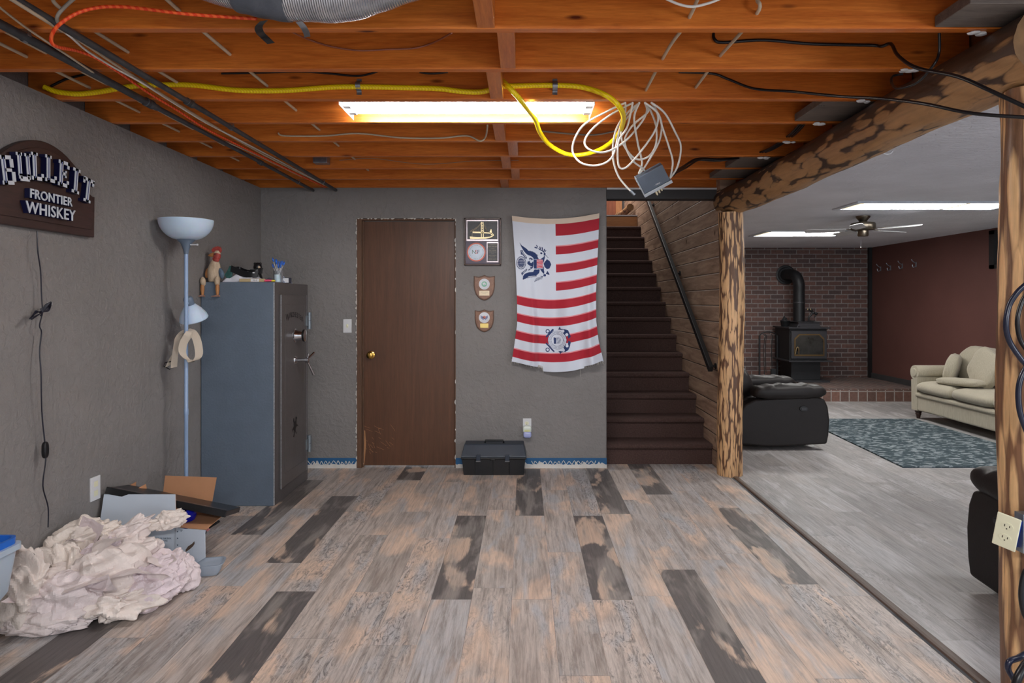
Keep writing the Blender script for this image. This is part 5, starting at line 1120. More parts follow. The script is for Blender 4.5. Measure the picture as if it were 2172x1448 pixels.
sheets = [
 ((-1.97, 2.86, 0.10), 0.42, 0.30, 1, 20, 0.08, (0, -4)), ((-1.79, 2.95, 0.12), 0.38, 0.26, 2, 30, 0.08, (0, -12)),
 ((-1.90, 3.04, 0.22), 0.36, 0.24, 5, 35, 0.08, (10, -16)), ((-2.04, 3.10, 0.27), 0.38, 0.22, 7, 50, 0.08, (0, -12)), ((-1.68, 3.13, 0.12), 0.26, 0.24, 12, 40, 0.09, (0, -24))]
lbs = {0: 'loose crumpled sheet of packing paper on the front of the heap', 4: 'loose crumpled sheet of packing paper leaning toward the printed box front'}
for i, (c, L_, W_, sd_, rot, fl_, ln_) in enumerate(sheets):
    o = obj('packing_paper', paper(c, L_, W_, sd_*7+3, rot, fl_, lean=ln_, folds=40, strength=0.95), M_paper, smooth=True, angle=22)
    tag(o, lbs.get(i, 'loose creased sheet of packing paper on top of the heap'), 'packing paper', 'heap of packing paper')

# ---------------------------------------------------------------- storage bins
M_bin = mat('milky_bin', S(176, 194, 212), 0.35, var=0.03, sss=0.1)
M_lid = mat('bright_blue_lid', S(20, 104, 206), 0.35, var=0.03)
bn = thing('storage_bin', 'translucent storage bin with a bright blue lid, on top of another bin', 'storage bin', (-2.02, 2.17, 0.325))
Mb_ = T(-1.99, 2.17, 0)
m_ = tub(None, [(0.31, 0.36, 0.03, 0.325), (0.355, 0.41, 0.035, 0.36), (0.39, 0.445, 0.04, 0.50), (0.41, 0.465, 0.04, 0.505), (0.41, 0.465, 0.04, 0.525), (0.38, 0.435, 0.035, 0.525), (0.34, 0.39, 0.03, 0.36)], Mb_); obj('bin_body', m_, M_bin, bn, smooth=True, angle=30)
m_ = tub(None, [(0.382, 0.437, 0.035, 0.52), (0.386, 0.44, 0.035, 0.548), (0.366, 0.42, 0.03, 0.548), (0.352, 0.405, 0.03, 0.528)], Mb_); obj('lid', m_, M_lid, bn, smooth=True, angle=30)
bn = thing('storage_bin', 'tall pale storage bin standing on the floor under the blue-lidded one', 'storage bin', (-2.05, 2.17, 0))
m_ = tub(None, [(0.27, 0.36, 0.03, 0.001), (0.275, 0.365, 0.03, 0.05), (0.29, 0.39, 0.035, 0.29), (0.31, 0.41, 0.035, 0.295), (0.31, 0.41, 0.035, 0.323)], T(-2.02, 2.17, 0)); obj('bin_body', m_, M_ivory, bn, smooth=True, angle=30)
m_ = tub(None, [(0.298, 0.398, 0.035, 0.20), (0.298, 0.398, 0.035, 0.23)], T(-2.02, 2.17, 0)); obj('bin_band', m_, mat('pinkish_band', S(206, 178, 196), 0.5), bn)
# ---------------------------------------------------------------- things on the back wall
Yw = YB
def W(px, py): return ((px-HX)*Yw/F, HC-(py-HY)*Yw/F)
# light switch
x, z = W(737, 691); ls = thing('light_switch', 'white light switch plate between safe and brown door', 'light switch', (x, Yw, z))
mb = MB(); mb.box(x-0.035, x+0.035, Yw-0.006, Yw, z-0.057, z+0.057); obj('switch_plate', mb, M_white, ls, bevel=0.003)
mb = MB(); mb.box(x-0.005, x+0.005, Yw-0.016, Yw-0.005, z-0.002, z+0.012, ); mb.box(x-0.008, x+0.008, Yw-0.008, Yw-0.005, z-0.014, z+0.014); obj('toggle', mb, M_ivory, ls)
# outlet with plug-in freshener
x, z = W(1118, 897); ou = thing('wall_outlet', 'white outlet under the flag with a plug-in below', 'outlet', (x, Yw, z))
mb = MB(); mb.box(x-0.035, x+0.035, Yw-0.006, Yw, z-0.075, z+0.039); obj('cover_plate', mb, M_white, ou, bevel=0.002)
mb = MB(); mb.prism([(0.016*math.cos(a), 0.015*math.sin(a)) for a in np.linspace(0, 2*PI, 20, endpoint=False)], (0, 0.002), T(x-0.002, Yw-0.006, z+0.0) @ RX(90)); obj('socket', mb, M_ivory, ou)
mb = MB(); 
for dx in (-0.0075, 0.0035): mb.box(x+dx, x+dx+0.002, Yw-0.0085, Yw-0.008, z-0.002, z+0.007)
mb.lathe([(0.003, 0), (0.003, 0.001)], M=T(x-0.002, Yw-0.008, z-0.008) @ RX(90), seg=10); obj('slots', mb, M_slot, ou)
af = thing('air_freshener', 'white and lilac plug-in air freshener below the outlet', 'air freshener', (x, Yw-0.03, z-0.1))
mb = MB(); mb.cushion((x, Yw-0.03, z-0.045), (0.072, 0.045, 0.062), 0.4); obj('warmer', mb, mat('soft_white_green', S(222, 232, 224), 0.4), af, smooth=True)
mb = MB(); mb.cushion((x+0.002, Yw-0.034, z-0.088), (0.068, 0.05, 0.056), 0.4); obj('oil_bottle', mb, mat('lilac_oil', S(168, 178, 226), 0.15, spec=0.7), af, smooth=True)
mb = MB(); mb.box(x-0.022, x+0.022, Yw-0.054, Yw-0.0525, z-0.062, z-0.046); obj('label', mb, mat('yellowish_label', S(214, 218, 160), 0.5), af)

# framed plaque with bridge relief
M_frame = wood('mahogany_frame', S(44, 24, 20), S(76, 44, 34), (3, 3, 3), 6, 0.35, False)
x0, z1 = W(985, 463); x1, z0 = W(1063, 563)
pq = thing('award_plaque', 'framed award plaque with golden suspension bridge and round NSF seal', 'plaque', ((x0+x1)/2, Yw, z0))
mb = MB(); mb.box(x0+0.004, x1-0.004, Yw-0.016, Yw, z0+0.004, z1-0.004); obj('mat_board', mb, mat('mauve_grey_board', S(104, 98, 112), 0.6), pq)
mb = MB(); fw = 0.013
for a in ((x0, x0+fw, z0, z1), (x1-fw, x1, z0, z1), (x0, x1, z0, z0+fw), (x0, x1, z1-fw, z1)): mb.box(a[0], a[1], Yw-0.026, Yw, a[2], a[3])
obj('frame', mb, M_frame, pq, bevel=0.003)
sc_ = (x1-x0)/(1062-55)*1.0      # metres per crop pixel
def Q(cx_, cy_): return (x0+(cx_-55)*sc_, z1-(cy_-95)*(z1-z0)/(1340-95))
def plate(name, a, b, c_, d, y, m, par, bev=0.0): (xa, za), (xb, zb) = Q(a, b), Q(c_, d); m_ = MB(); m_.box(xa, xb, y-0.003, y+0.001, zb, za); return obj(name, m_, m, par, bevel=bev)
M_gold = mat('gold_relief', S(206, 190, 150), 0.35, 0.5); M_silver = mat('silver_trim', S(190, 180, 186), 0.35, 0.7); M_night = mat('night_navy', S(14, 18, 30), 0.4)
plate('silver_border', 118, 145, 985, 700, Yw-0.017, M_silver, pq, 0.001); pb_ = plate('picture_field', 140, 175, 965, 655, Yw-0.0195, M_night, pq)
def gpoly(m, pts, y=Yw-0.0225, th=0.003): m.prism([Q(a, b) for a, b in pts], (-th, 0), Matrix(((1, 0, 0, 0), (0, 0, 1, y), (0, 1, 0, 0), (0, 0, 0, 1))))
def gline(m, pts, w_=0.0010, y=Yw-0.024): m.tube([Vector((Q(a, b)[0], y, Q(a, b)[1])) for a, b in pts], w_, 5, sub=4)
mb = MB()
gpoly(mb, [(515, 200), (535, 200), (535, 600), (515, 600)]); gpoly(mb, [(562, 200), (582, 200), (590, 600), (566, 600)])
for yy in (215, 290, 350, 410, 480): gpoly(mb, [(530, yy), (570, yy), (570, yy+22), (530, yy+22)])
gpoly(mb, [(285, 450), (500, 458), (800, 480), (860, 520), (850, 540), (780, 505), (600, 500), (290, 490)])
gpoly(mb, [(210, 580), (400, 600), (600, 600), (760, 585), (850, 540), (870, 550), (800, 600), (640, 640), (300, 650), (215, 640)])
gpoly(mb, [(750, 460), (780, 390), (800, 390), (815, 480), (805, 550), (785, 550), (785, 480)])
for l in ([(215, 440), (350, 370), (450, 290), (520, 205)], [(225, 460), (360, 390), (460, 310), (522, 225)], [(580, 215), (630, 330), (680, 420), (740, 465)], [(584, 260), (640, 370), (700, 450)], [(270, 600), (275, 480)]): gline(mb, l)
for k in range(9):
    xx = 300+k*24; gline(mb, [(xx, 455), (xx, 455-18-k*24)], 0.0004)
for k in range(6):
    xx = 600+k*22; gline(mb, [(xx, 470), (xx, 300+k*32)], 0.0004)
obj('golden_bridge', mb, M_gold, pb_)
cx_, cz_ = Q(385, 990); rr = 255*sc_
def disc(r0, r1, y0, y1): m = MB(); m.lathe([(r0, 0), (r1, 0), (r1, y1-y0)] if r0 > 0 else [(0.0001, 0), (r1, 0), (r1, y1-y0), (0.0001, y1-y0)], M=T(cx_, Yw-0.016, cz_) @ RX(90) @ T(0, 0, y0), seg=48); return m
obj('seal_rim', disc(0, rr, 0, 0.003), mat('seal_orange_red', S(214, 104, 80), 0.4), pq); se = obj('seal_disc', disc(0, rr*0.87, 0.003, 0.0036), mat('seal_white', S(206, 220, 236), 0.4), pq)
mb = MB()
for k, ch in enumerate('NATIONAL STRIKE FORCE'):
    if ch == ' ': continue
    a = R(200-k*11.0); M0 = T(cx_, Yw-0.0201, cz_) @ RX(90) @ T(math.cos(a)*rr*0.74, math.sin(a)*rr*0.74, 0) @ Matrix.Rotation(a-PI/2, 4, 'Z'); mb.text(ch, 0.0105, M0, 0.0002)
for k, ch in enumerate('U.S. COAST GUARD'):
    if ch == ' ': continue
    a = R(212+k*7.8); M0 = T(cx_, Yw-0.0201, cz_) @ RX(90) @ T(math.cos(a)*rr*0.74, math.sin(a)*rr*0.74, 0) @ Matrix.Rotation(a+PI/2, 4, 'Z'); mb.text(ch, 0.0095, M0, 0.0002)
obj('seal_lettering', mb, mat('seal_blue', S(50, 62, 92), 0.5), se)
for ch, dx, m in (('N', -0.02, mat('seal_green', S(80, 110, 96), 0.5)), ('S', 0.0, mat('seal_red', S(206, 66, 56), 0.5)), ('F', 0.018, bpy.data.materials['seal_blue'])):
    mb = MB(); mb.text(ch, 0.044, T(cx_+dx, Yw-0.0203, cz_) @ RX(90), 0.0004); obj('nsf_letter', mb, m, se)
plate('silver_border', 668, 718, 990, 1258, Yw-0.017, M_silver, pq, 0.001); ip = plate('inscription_plate', 692, 755, 968, 1225, Yw-0.0195, M_night, pq)
mb = MB()
for (tx, cy2, s) in (('A. COMMENDATION', 800, .0085), ('PACIFIC STRIKE TEAM', 850, .0085), ('presented to', 900, .006), ('CHIEF WARRANT', 945, .008), ('OFFICER FOR HIS', 990, .008), ('from the', 1035, .006), ('CREW OF THE TEAM', 1080, .007), ('with best wishes', 1115, .006), ('SEMPER PARATUS', 1175, .0085)):
    xx, zz = Q(830, cy2); vs, fs = text_geo(tx, s, 0.0002, 1.0, 'CENTER'); wmax = max(v.x for v in vs)*2; k_ = min(1, 0.072/wmax); mb.add(vs, fs, T(xx, Yw-0.0228, zz) @ RX(90) @ Matrix.Diagonal((k_, 1, 1, 1)))
obj('engraved_text', mb, mat('gilt_text', S(168, 156, 130), 0.4), ip)
# shield plaques
def shield(px0, px1, py0, py1, label, seal, plm, txt):
    xa, za = W(px0, py0); xb, zb = W(px1, py1); cx_ = (xa+xb)/2; hw = (xb-xa)/2; H = za-zb
    s = thing('shield_plaque', label, 'plaque', (cx_, Yw, zb), 'small shield plaques')
    def shp(k):
        p = [(0, 1.0), (.25, .955), (.55, .93), (.82, .945), (1.0, .965), (.98, .85), (1.0, .6), (.93, .4), (.78, .22), (.5, .09), (.2, .02), (0, 0)]
        full = p+[(-a, b) for a, b in p[-2:0:-1]]
        return [(a*hw*k, (b-0.5)*H*k) for a, b in full][::-1]
    Mx = T(cx_, Yw, (za+zb)/2) @ RX(90)
    mb = MB(); mb.prism(shp(1), (0, 0.012), Mx); obj('wood_back', mb, wood('walnut_shield_edge', S(78, 52, 38), S(112, 78, 58), (3, 3, 3), 6, 0.4, False) if 'walnut_shield_edge' not in bpy.data.materials else bpy.data.materials['walnut_shield_edge'], s, bevel=0.004)
    mb = MB(); mb.prism(shp(0.9), (0.012, 0.016), Mx); obj('wood_face', mb, wood('walnut_shield', S(120, 84, 66), S(156, 116, 94), (5, 0.8, 5), 5, 0.4, False) if 'walnut_shield' not in bpy.data.materials else bpy.data.materials['walnut_shield'], s, bevel=0.002)
    zc_ = za-H*0.36; r = 0.045
    mb = MB(); mb.lathe([(0.0001, 0), (r, 0), (r, 0.002), (0.0001, 0.003)], M=T(cx_, Yw-0.016, zc_) @ RX(90), seg=36); d = obj('medallion', mb, mat('medallion_white', S(226, 230, 238), 0.3) if 'medallion_white' not in bpy.data.materials else bpy.data.materials['medallion_white'], s, smooth=True, angle=40)
    for nm, prm, m in seal(cx_, zc_, r): obj(nm, prm, m, d)
    mb = MB(); zz = za-H*0.715; mb.box(cx_-0.042, cx_+0.042, Yw-0.0175, Yw-0.015, zz-0.02, zz+0.02) if H > 0.2 else mb.box(cx_-0.034, cx_+0.034, Yw-0.0175, Yw-0.015, zz-0.018, zz+0.018)
    n_ = obj('name_plate', mb, plm, s)
    mb = MB()
    for k, tx in enumerate(txt): mb.text(tx, 0.0085, T(cx_, Yw-0.0178, zz+0.008-k*0.011) @ RX(90), 0.0002)
    if txt: obj('engraved_text', mb, mat('faint_engraving', S(150, 140, 118), 0.4) if 'faint_engraving' not in bpy.data.materials else bpy.data.materials['faint_engraving'], n_)
def seal_a(cx_, cz_, r):
    m = MB(); m.lathe([(r*0.80, 0), (r*0.84, 0), (r*0.84, 0.001), (r*0.80, 0.001)], M=T(cx_, Yw-0.0188, cz_) @ RX(90), seg=36, cap=False)
    g = MB(); rn = random.Random(4)
    for k in range(16):
        a = k*PI/8; rr = r*0.42; g.ball((cx_+math.cos(a)*rr, Yw-0.0192, cz_+math.sin(a)*rr), 0.005, 8, (1, 0.15, 1))
    for k in range(10): g.ball((cx_+rn.uniform(-.5, .5)*r*0.7, Yw-0.0194, cz_+rn.uniform(-.5, .5)*r*0.7), 0.0055, 8, (1, 0.12, 0.7))
    return [('seal_ring', m, mat('pale_grey_ring', S(190, 196, 204), 0.4)), ('seal_wreath', g, mat('seal_mint', S(134, 190, 168), 0.4))]
def seal_b(cx_, cz_, r):
    g = MB()
    for sgn in (1, -1): g.prism([(sgn*a*r, b*r) for a, b in ((0, -.1), (.2, .15), (.45, .3), (.72, .42), (.62, .15), (.66, -.05), (.5, -.2), (.3, -.35), (.12, -.4))], (0, 0.001), T(cx_, Yw-0.0188, cz_) @ RX(90))
    m = MB(); m.lathe([(0.0001, 0), (r*0.28, 0), (r*0.28, 0.0012), (0.0001, 0.0012)], M=T(cx_, Yw-0.0196, cz_+r*0.05) @ RX(90), seg=24)
    d = MB(); d.box(-r*0.3, r*0.3, -0.001, 0, -r*0.06, r*0.06, T(cx_-r*0.12, Yw-0.0212, cz_-r*0.02) @ RY(32))
    return [('seal_wings', g, mat('seal_violet_blue', S(120, 130, 170), 0.4)), ('seal_sun', m, mat('seal_rose', S(206, 120, 104), 0.4)), ('seal_dark_bar', d, mat('seal_dark', S(60, 44, 50), 0.4))]
shield(1005, 1050, 583, 637, 'walnut shield plaque with a pale green seal under the framed plaque', seal_a, mat('cream_plate', S(224, 208, 180), 0.4, 0.3), ['OUTSTANDING', 'SERVICE'])
shield(1007, 1048, 656, 704, 'walnut shield plaque with an eagle seal and shiny gold plate, lowest of the plaques', seal_b, mat('shiny_gold_plate', S(244, 214, 130), 0.25, 0.6), [])

# ---------------------------------------------------------------- coast guard flag hanging on the wall
def interp(v, pts): return np.interp(v, [p[0] for p in pts], [p[1] for p in pts])
NU, NV = 330, 560
U, V = np.meshgrid(np.linspace(0, 1, NU), np.linspace(0, 1, NV))
def quad(u, a, m, b): return a*(1-u)*(1-2*u)+m*4*u*(1-u)+b*u*(2*u-1)
top = quad(U, 459.5, 465.5, 454)
bot = interp(U, [(0, 765), (0.03, 766), (0.34, 779), (0.345, 787), (0.5, 787.5), (0.78, 784), (0.79, 775), (0.98, 764), (1, 766)])
tb_ = top+(quad(U, 775, 787, 766)-top)*V
PYc = np.where(V > 0.93, np.minimum(tb_, bot), tb_)
Lx = interp(V, [(0, 1086), (0.12, 1089), (0.35, 1094), (0.57, 1097), (0.72, 1097), (0.86, 1091), (1, 1084)])
Rx = interp(V, [(0, 1269.5), (0.12, 1268), (0.33, 1265), (0.53, 1262), (0.72, 1262.5), (0.86, 1268), (1, 1279)])
PXc = Lx+(Rx-Lx)*U
fold = 2.4*(0.010*np.sin(U*7.2+V*2.2+0.4)+0.009*np.exp(-((U-0.86-0.05*np.sin(V*3))/0.045)**2)*np.clip(V*2, 0, 1)+0.012*np.exp(-((U-0.13-0.12*V)/0.04)**2)*np.clip(V*1.6-0.3, 0, 1)+0.006*np.sin(U*17+V*5)*V+0.004*np.sin(U*30-V*9)*np.clip(1-V*3, 0, 1)+0.004*np.sin(U*26-V*3)*V)
Yf = YB-0.062-fold*np.clip(0.25+V*1.5, 0, 1)
Xw = (PXc-HX)*YB/F; Zw = HC-(PYc-HY)*YB/F
WH, RD, NV_, HEAD = S(222, 230, 244), S(176, 22, 46), S(26, 52, 104), S(224, 208, 190)
col = np.zeros((NV, NU, 4)); col[:] = WH
v0 = (PYc-top)/ (tb_[-1][None]-top+1e-6)
VV = V
def paint(mask, c): col[mask] = c
paint(VV < 0.034, HEAD)
bands = [(0.034, 0.112, 1), (0.181, 0.233, 1), (0.300, 0.350, 1), (0.417, 0.470, 1), (0.533, 0.587, 0), (0.650, 0.703, 0), (0.764, 0.817, 0), (0.882, 0.936, 0)]
for a, b, half in bands:
    m = (VV >= a) & (VV < b)
    if half: m &= U > 0.497
    paint(m, RD)
    e = (VV >= a-0.006) & (VV < a)
    if half: e &= U > 0.497
    if a > 0.05: paint(e, S(232, 150, 160))
def inside(poly, X, Y):
    r = np.zeros(X.shape, bool); n = len(poly); j = n-1
    for i in range(n):
        xi, yi = poly[i]; xj, yj = poly[j]
        c = ((yi > Y) != (yj > Y)) & (X < (xj-xi)*(Y-yi)/(yj-yi+1e-12)+xi); r ^= c; j = i
    return r
# eagle emblem: crop coordinates
EX, EY = (PXc-1060)*12.07, (PYc-520)*12.07
def ep(poly, c=NV_): paint(inside(poly, EX, EY), c)
def ell(cx_, cy_, a, b, th, c=NV_):
    dx, dy = EX-cx_, EY-cy_; t_ = R(th); u_ = dx*math.cos(t_)+dy*math.sin(t_); w_ = -dx*math.sin(t_)+dy*math.cos(t_); paint((u_/a)**2+(w_/b)**2 < 1, c)
def ln_(x0_, y0_, x1_, y1_, w_, c=NV_):
    dx, dy = x1_-x0_, y1_-y0_; L_ = math.hypot(dx, dy); t_ = ((EX-x0_)*dx+(EY-y0_)*dy)/L_**2; d = np.abs((EX-x0_)*dy-(EY-y0_)*dx)/L_; paint((t_ >= 0) & (t_ <= 1) & (d < w_/2), c)
ep([(507, -57), (560, 20), (640, 75), (700, 120), (735, 165), (830, 175), (905, 215), (955, 280), (990, 360), (1000, 385), (870, 385), (850, 330), (790, 290), (710, 262), (655, 215), (600, 140), (550, 55)])
for k in range(11): a = (735+k*22, 172+k*k*1.1); ep([a, (a[0]+16, a[1]-26), (a[0]+22, a[1]+10)])
ep([(590, 880), (595, 800), (640, 740), (740, 700), (850, 690), (885, 630), (1020, 630), (1005, 720), (930, 785), (850, 790), (740, 805), (660, 865), (600, 890)])
for k in range(9): a = (660+k*32, 835-k*6); ep([a, (a[0]+6, a[1]+34), (a[0]+28, a[1]-4)])
ep([(700, 480), (715, 425), (760, 440), (800, 470), (860, 420), (860, 560), (800, 550), (740, 520)])
ep([(740, 360), (770, 330), (830, 345), (850, 380), (810, 400), (790, 370), (760, 385)], S(70, 84, 124)); ell(755, 425, 26, 12, -30)
ep([(770, 560), (840, 560), (850, 590), (800, 620), (740, 660), (720, 640), (790, 600)], S(60, 74, 116))
ep([(530, 150), (590, 145), (600, 195), (700, 335), (670, 375), (575, 255), (545, 262)], S(64, 78, 118)); ln_(560, 170, 670, 330, 10, WH)
ep([(690, 610), (705, 650), (600, 745), (575, 790), (545, 720), (590, 690)], S(64, 78, 118)); ln_(600, 715, 690, 640, 10, WH)
rr_ = np.hypot((EX-550)/1.0, (EY-465)/1.35)
paint(rr_ < 122, NV_); paint((rr_ > 84) & (rr_ < 110) & ((np.arctan2(EY-465, EX-550)*36/(2*PI)) % 1 > 0.35), WH)
gx, gy = ((EX-480) % 34)-17, ((EY-380) % 40)-20; paint((rr_ < 74) & (np.hypot(gx, gy) < 9), WH)
ep([(855, 360), (1105, 372), (1105, 630), (865, 612)], S(140, 158, 190)); ep([(872, 385), (942, 388), (942, 605), (872, 595)])
for k in range(7): ep([(945, 380+k*31), (1100, 384+k*31), (1100, 400+k*31), (945, 396+k*31)], S(214, 60, 72)); ep([(945, 396+k*31), (1100, 400+k*31), (1100, 412+k*31), (945, 409+k*31)], S(232, 190, 200))
ep([(1115, 480), (1150, 430), (1200, 368), (1275, 415), (1312, 500), (1268, 600), (1200, 622), (1140, 560)])
ep([(1040, 365), (1118, 312), (1128, 250), (1152, 320), (1122, 440), (1108, 470), (1100, 378)]); ep([(1030, 630), (1108, 610), (1108, 520), (1120, 560), (1135, 720), (1120, 740), (1075, 690)])
ell(1145, 775, 36, 32, 0); ep([(1172, 740), (1215, 662), (1268, 745), (1262, 765)]); ell(1142, 238, 26, 32, 0); ln_(1150, 250, 1232, 328, 12); ln_(1110, 800, 1040, 800, 12)
for (a, b, c_, d, e) in ((925, 78, 45, 17, 15), (950, 40, 36, 13, 60), (1028, 85, 40, 15, 75), (1082, 100, 42, 14, 80), (1135, 140, 38, 14, -80), (1165, 160, 30, 10, -50), (1058, 220, 28, 26, 30), (1030, 130, 60, 12, 30), (1100, 170, 60, 14, 45)): ell(a, b, c_, d, e)
for k in range(7): ln_(1100-k*26, 800+k*6, 1060-k*30, 850+k*16, 9); ln_(1090-k*30, 825+k*14, 1070-k*30, 880+k*10, 6)
# lower emblem
GX, GY = (PXc-1140)*18.1, (PYc-680)*18.1
def gp(poly, c=NV_): paint(inside(poly, GX, GY), c)
gp([(300, 600), (350, 640), (620, 360), (600, 300), (560, 310)]); gp([(300, 860), (350, 830), (650, 1150), (630, 1195), (570, 1150)])
gp([(780, 335), (845, 215), (880, 290), (1060, 320), (1150, 350), (1200, 460), (1252, 600), (1150, 668), (1140, 560), (1060, 600), (960, 460), (1010, 400), (930, 340)])
gp([(790, 1140), (870, 1255), (900, 1200), (1060, 1160), (1155, 1100), (1210, 980), (1255, 780), (1150, 745), (1150, 900), (1060, 880), (980, 1010), (1010, 1060), (930, 1145)])
for cx_, cy_ in ((1100, 515), (960, 385), (1110, 940), (975, 1105)): paint(np.hypot(GX-cx_, GY-cy_) < 55, WH)
for cy_ in (395, 1100): paint((np.hypot(GX-385, GY-cy_) < 82), NV_); paint((np.hypot(GX-385, GY-cy_) < 48), WH)
dr2 = np.hypot(GX-745, GY-730); an = np.arctan2(GY-730, GX-745)
paint(dr2 < 350, NV_); paint(dr2 < 338, WH); paint((dr2 > 300) & (dr2 < 308), NV_); paint((dr2 > 222) & (dr2 < 234), NV_)
paint((dr2 > 250) & (dr2 < 288) & ((an*34/(2*PI)) % 1 > 0.5) & (np.abs(((an*34/(2*PI)) % 1)-0.75) > 0.07), S(90, 106, 146))
gp([(618, 632), (705, 645), (705, 868), (618, 868)])
for k in range(7): gp([(718, 640+k*33), (870-abs(3-k)*12+30, 640+k*33), (870-abs(3-k)*12+30, 656+k*33), (718, 656+k*33)], S(110, 126, 160))
t = NT('flag_cloth'); at = t.add('ShaderNodeAttribute', attribute_name='dye'); t.base(at.outputs['Color']); t.set(Roughness=0.75, Sheen_Weight=0.2); t.bump(t.noise(t.coord(rand=False), 500, 2), 0.15, 0.001)
me = bpy.data.meshes.new('wall_flag')
fl_o = thing('wall_flag', 'frayed red and white striped coast guard flag hung vertically on the wall', 'flag', (float(Xw.mean()), YB-0.03, float(Zw.min())))
off = np.array(fl_o.location)
co = np.stack([Xw, Yf, Zw], -1).reshape(-1, 3)-off
idx = np.arange(NU*NV).reshape(NV, NU); q = np.stack([idx[:-1, :-1], idx[:-1, 1:], idx[1:, 1:], idx[1:, :-1]], -1).reshape(-1, 4)
me.from_pydata(co.tolist(), [], q.tolist()); me.update(); me.materials.append(t.m)
ca = me.attributes.new('dye', 'FLOAT_COLOR', 'POINT'); ca.data.foreach_set('color', col.reshape(-1).astype(np.float32))
me.polygons.foreach_set('use_smooth', [True]*len(me.polygons))
fo = bpy.data.objects.new('flag_cloth', me); COL.objects.link(fo); fo.parent = fl_o
so = fo.modifiers.new('s', 'SOLIDIFY'); so.thickness = 0.0012
for gx_, gy_ in ((1092, 465.5), (1263, 460.5)):
    mb = MB(); xx, zz = W(gx_, gy_); mb.lathe([(0.004, 0), (0.012, 0), (0.012, 0.003), (0.008, 0.005), (0.004, 0.003)], M=T(xx, YB-0.044, zz) @ RX(90), seg=20); mb.ball((xx, YB-0.05, zz), 0.006, 8); obj('grommet', mb, mat('dull_brass', S(120, 100, 72), 0.4, 0.7) if gx_ < 1100 else bpy.data.materials['dull_brass'], fl_o, smooth=True)
mb = MB(); rn = random.Random(9)
def thread(px, py, dx, dy, r=0.0016):
    a = Vector((W(px, py)[0], YB-0.035, W(px, py)[1])); b = Vector((W(px+dx, py+dy)[0], YB-0.03-rn.uniform(0, 0.02), W(px+dx, py+dy)[1])); c = a.lerp(b, 0.5)+Vector((rn.uniform(-.004, .004), rn.uniform(-.01, 0), 0)); mb.tube([a, c, b], r, 4, sub=3, rf=lambda q_: 1.2-0.9*q_)
for k in range(75):
    u_ = rn.random(); px = 1084+u_*66; py = 762+u_*14-(1 if u_ > .05 else 2); thread(px, py, rn.uniform(-1, 5), rn.uniform(3, 10))
for k in range(60):
    u_ = rn.random(); px = 1231+u_*47; py = 774-u_*11; thread(px, py, rn.uniform(-2, 4), rn.uniform(3, 9))
thread(1230, 776, 0, 22, 0.002); thread(1150, 776, 2, 14, 0.003); thread(1086, 764, -3, 8); thread(1278, 765, 2, 8)
obj('frayed_threads', mb, mat('frayed_cotton', S(200, 196, 188), 0.8), fl_o)['kind'] = 'stuff'

# ---------------------------------------------------------------- toolbox
tbx = thing('toolbox', 'black plastic toolbox on the floor against the back wall', 'toolbox', (-0.243, 5.43, 0))
M_tb = mat('black_toolbox_plastic', S(24, 26, 30), 0.38, var=0.06, bump=0.15, bs=160); M_tbl = mat('blue_black_lid', S(40, 50, 64), 0.42, var=0.08, bump=0.12, bs=160)
XM = Matrix(((0, 0, 1, 0), (1, 0, 0, 0), (0, 1, 0, 0), (0, 0, 0, 1)))
ta, tb2 = -0.500, 0.013
mb = MB(); vs = []
for (xa, xb, ya, yb, z) in ((ta+0.018, tb2-0.018, 5.335, 5.53, 0.001), (ta+0.004, tb2-0.004, 5.325, 5.54, 0.128), (ta-0.004, tb2+0.004, 5.317, 5.548, 0.130), (ta-0.004, tb2+0.004, 5.317, 5.548, 0.143)):
    vs += [(xa, ya, z), (xb, ya, z), (xb, yb, z), (xa, yb, z)]
fs = [(3, 2, 1, 0), (12, 13, 14, 15)]+[(j*4+i, j*4+(i+1) % 4, (j+1)*4+(i+1) % 4, (j+1)*4+i) for j in range(3) for i in range(4)]
mb.add(vs, fs)
for x in (-0.395, -0.25, -0.12): mb.box(x, x+0.006, 5.322, 5.34, 0.01, 0.128)
obj('tray_body', mb, M_tb, tbx, bevel=0.003)
mb = MB(); vs = []
for (xa, xb, ya, yb, z) in ((ta-0.002, tb2+0.002, 5.319, 5.546, 0.1435), (ta-0.002, tb2+0.002, 5.319, 5.546, 0.152), (ta+0.018, tb2-0.018, 5.385, 5.535, 0.232), (ta+0.022, tb2-0.022, 5.39, 5.53, 0.236)):
    vs += [(xa, ya, z), (xb, ya, z), (xb, yb, z), (xa, yb, z)]
mb.add(vs, fs); obj('lid', mb, M_tbl, tbx, bevel=0.003)
mb = MB(); hx = -0.243; mb.tube([(hx-0.075, 5.44, 0.236), (hx-0.072, 5.43, 0.258), (hx+0.072, 5.43, 0.258), (hx+0.075, 5.44, 0.236)], 0.008, 8, smooth=False); obj('handle', mb, M_blackp, tbx, bevel=0.001)
for x in (-0.365, -0.135):
    mb = MB(); mb.box(x-0.017, x+0.017, 5.306, 5.320, 0.115, 0.168); l_ = obj('latch', mb, M_tbl, tbx, bevel=0.003)
    mb = MB(); mb.box(x-0.019, x+0.019, 5.302, 5.312, 0.112, 0.122); obj('latch_tip', mb, mat('grey_latch', S(96, 98, 102), 0.4) if x < -0.3 else bpy.data.materials['grey_latch'], l_, bevel=0.002)
mb = MB(); mb.tube([(-0.27, 5.312, 0.122), (-0.265, 5.306, 0.128), (-0.235, 5.306, 0.128), (-0.23, 5.312, 0.122)], 0.004, 6); obj('padlock_loop', mb, M_tb, tbx)
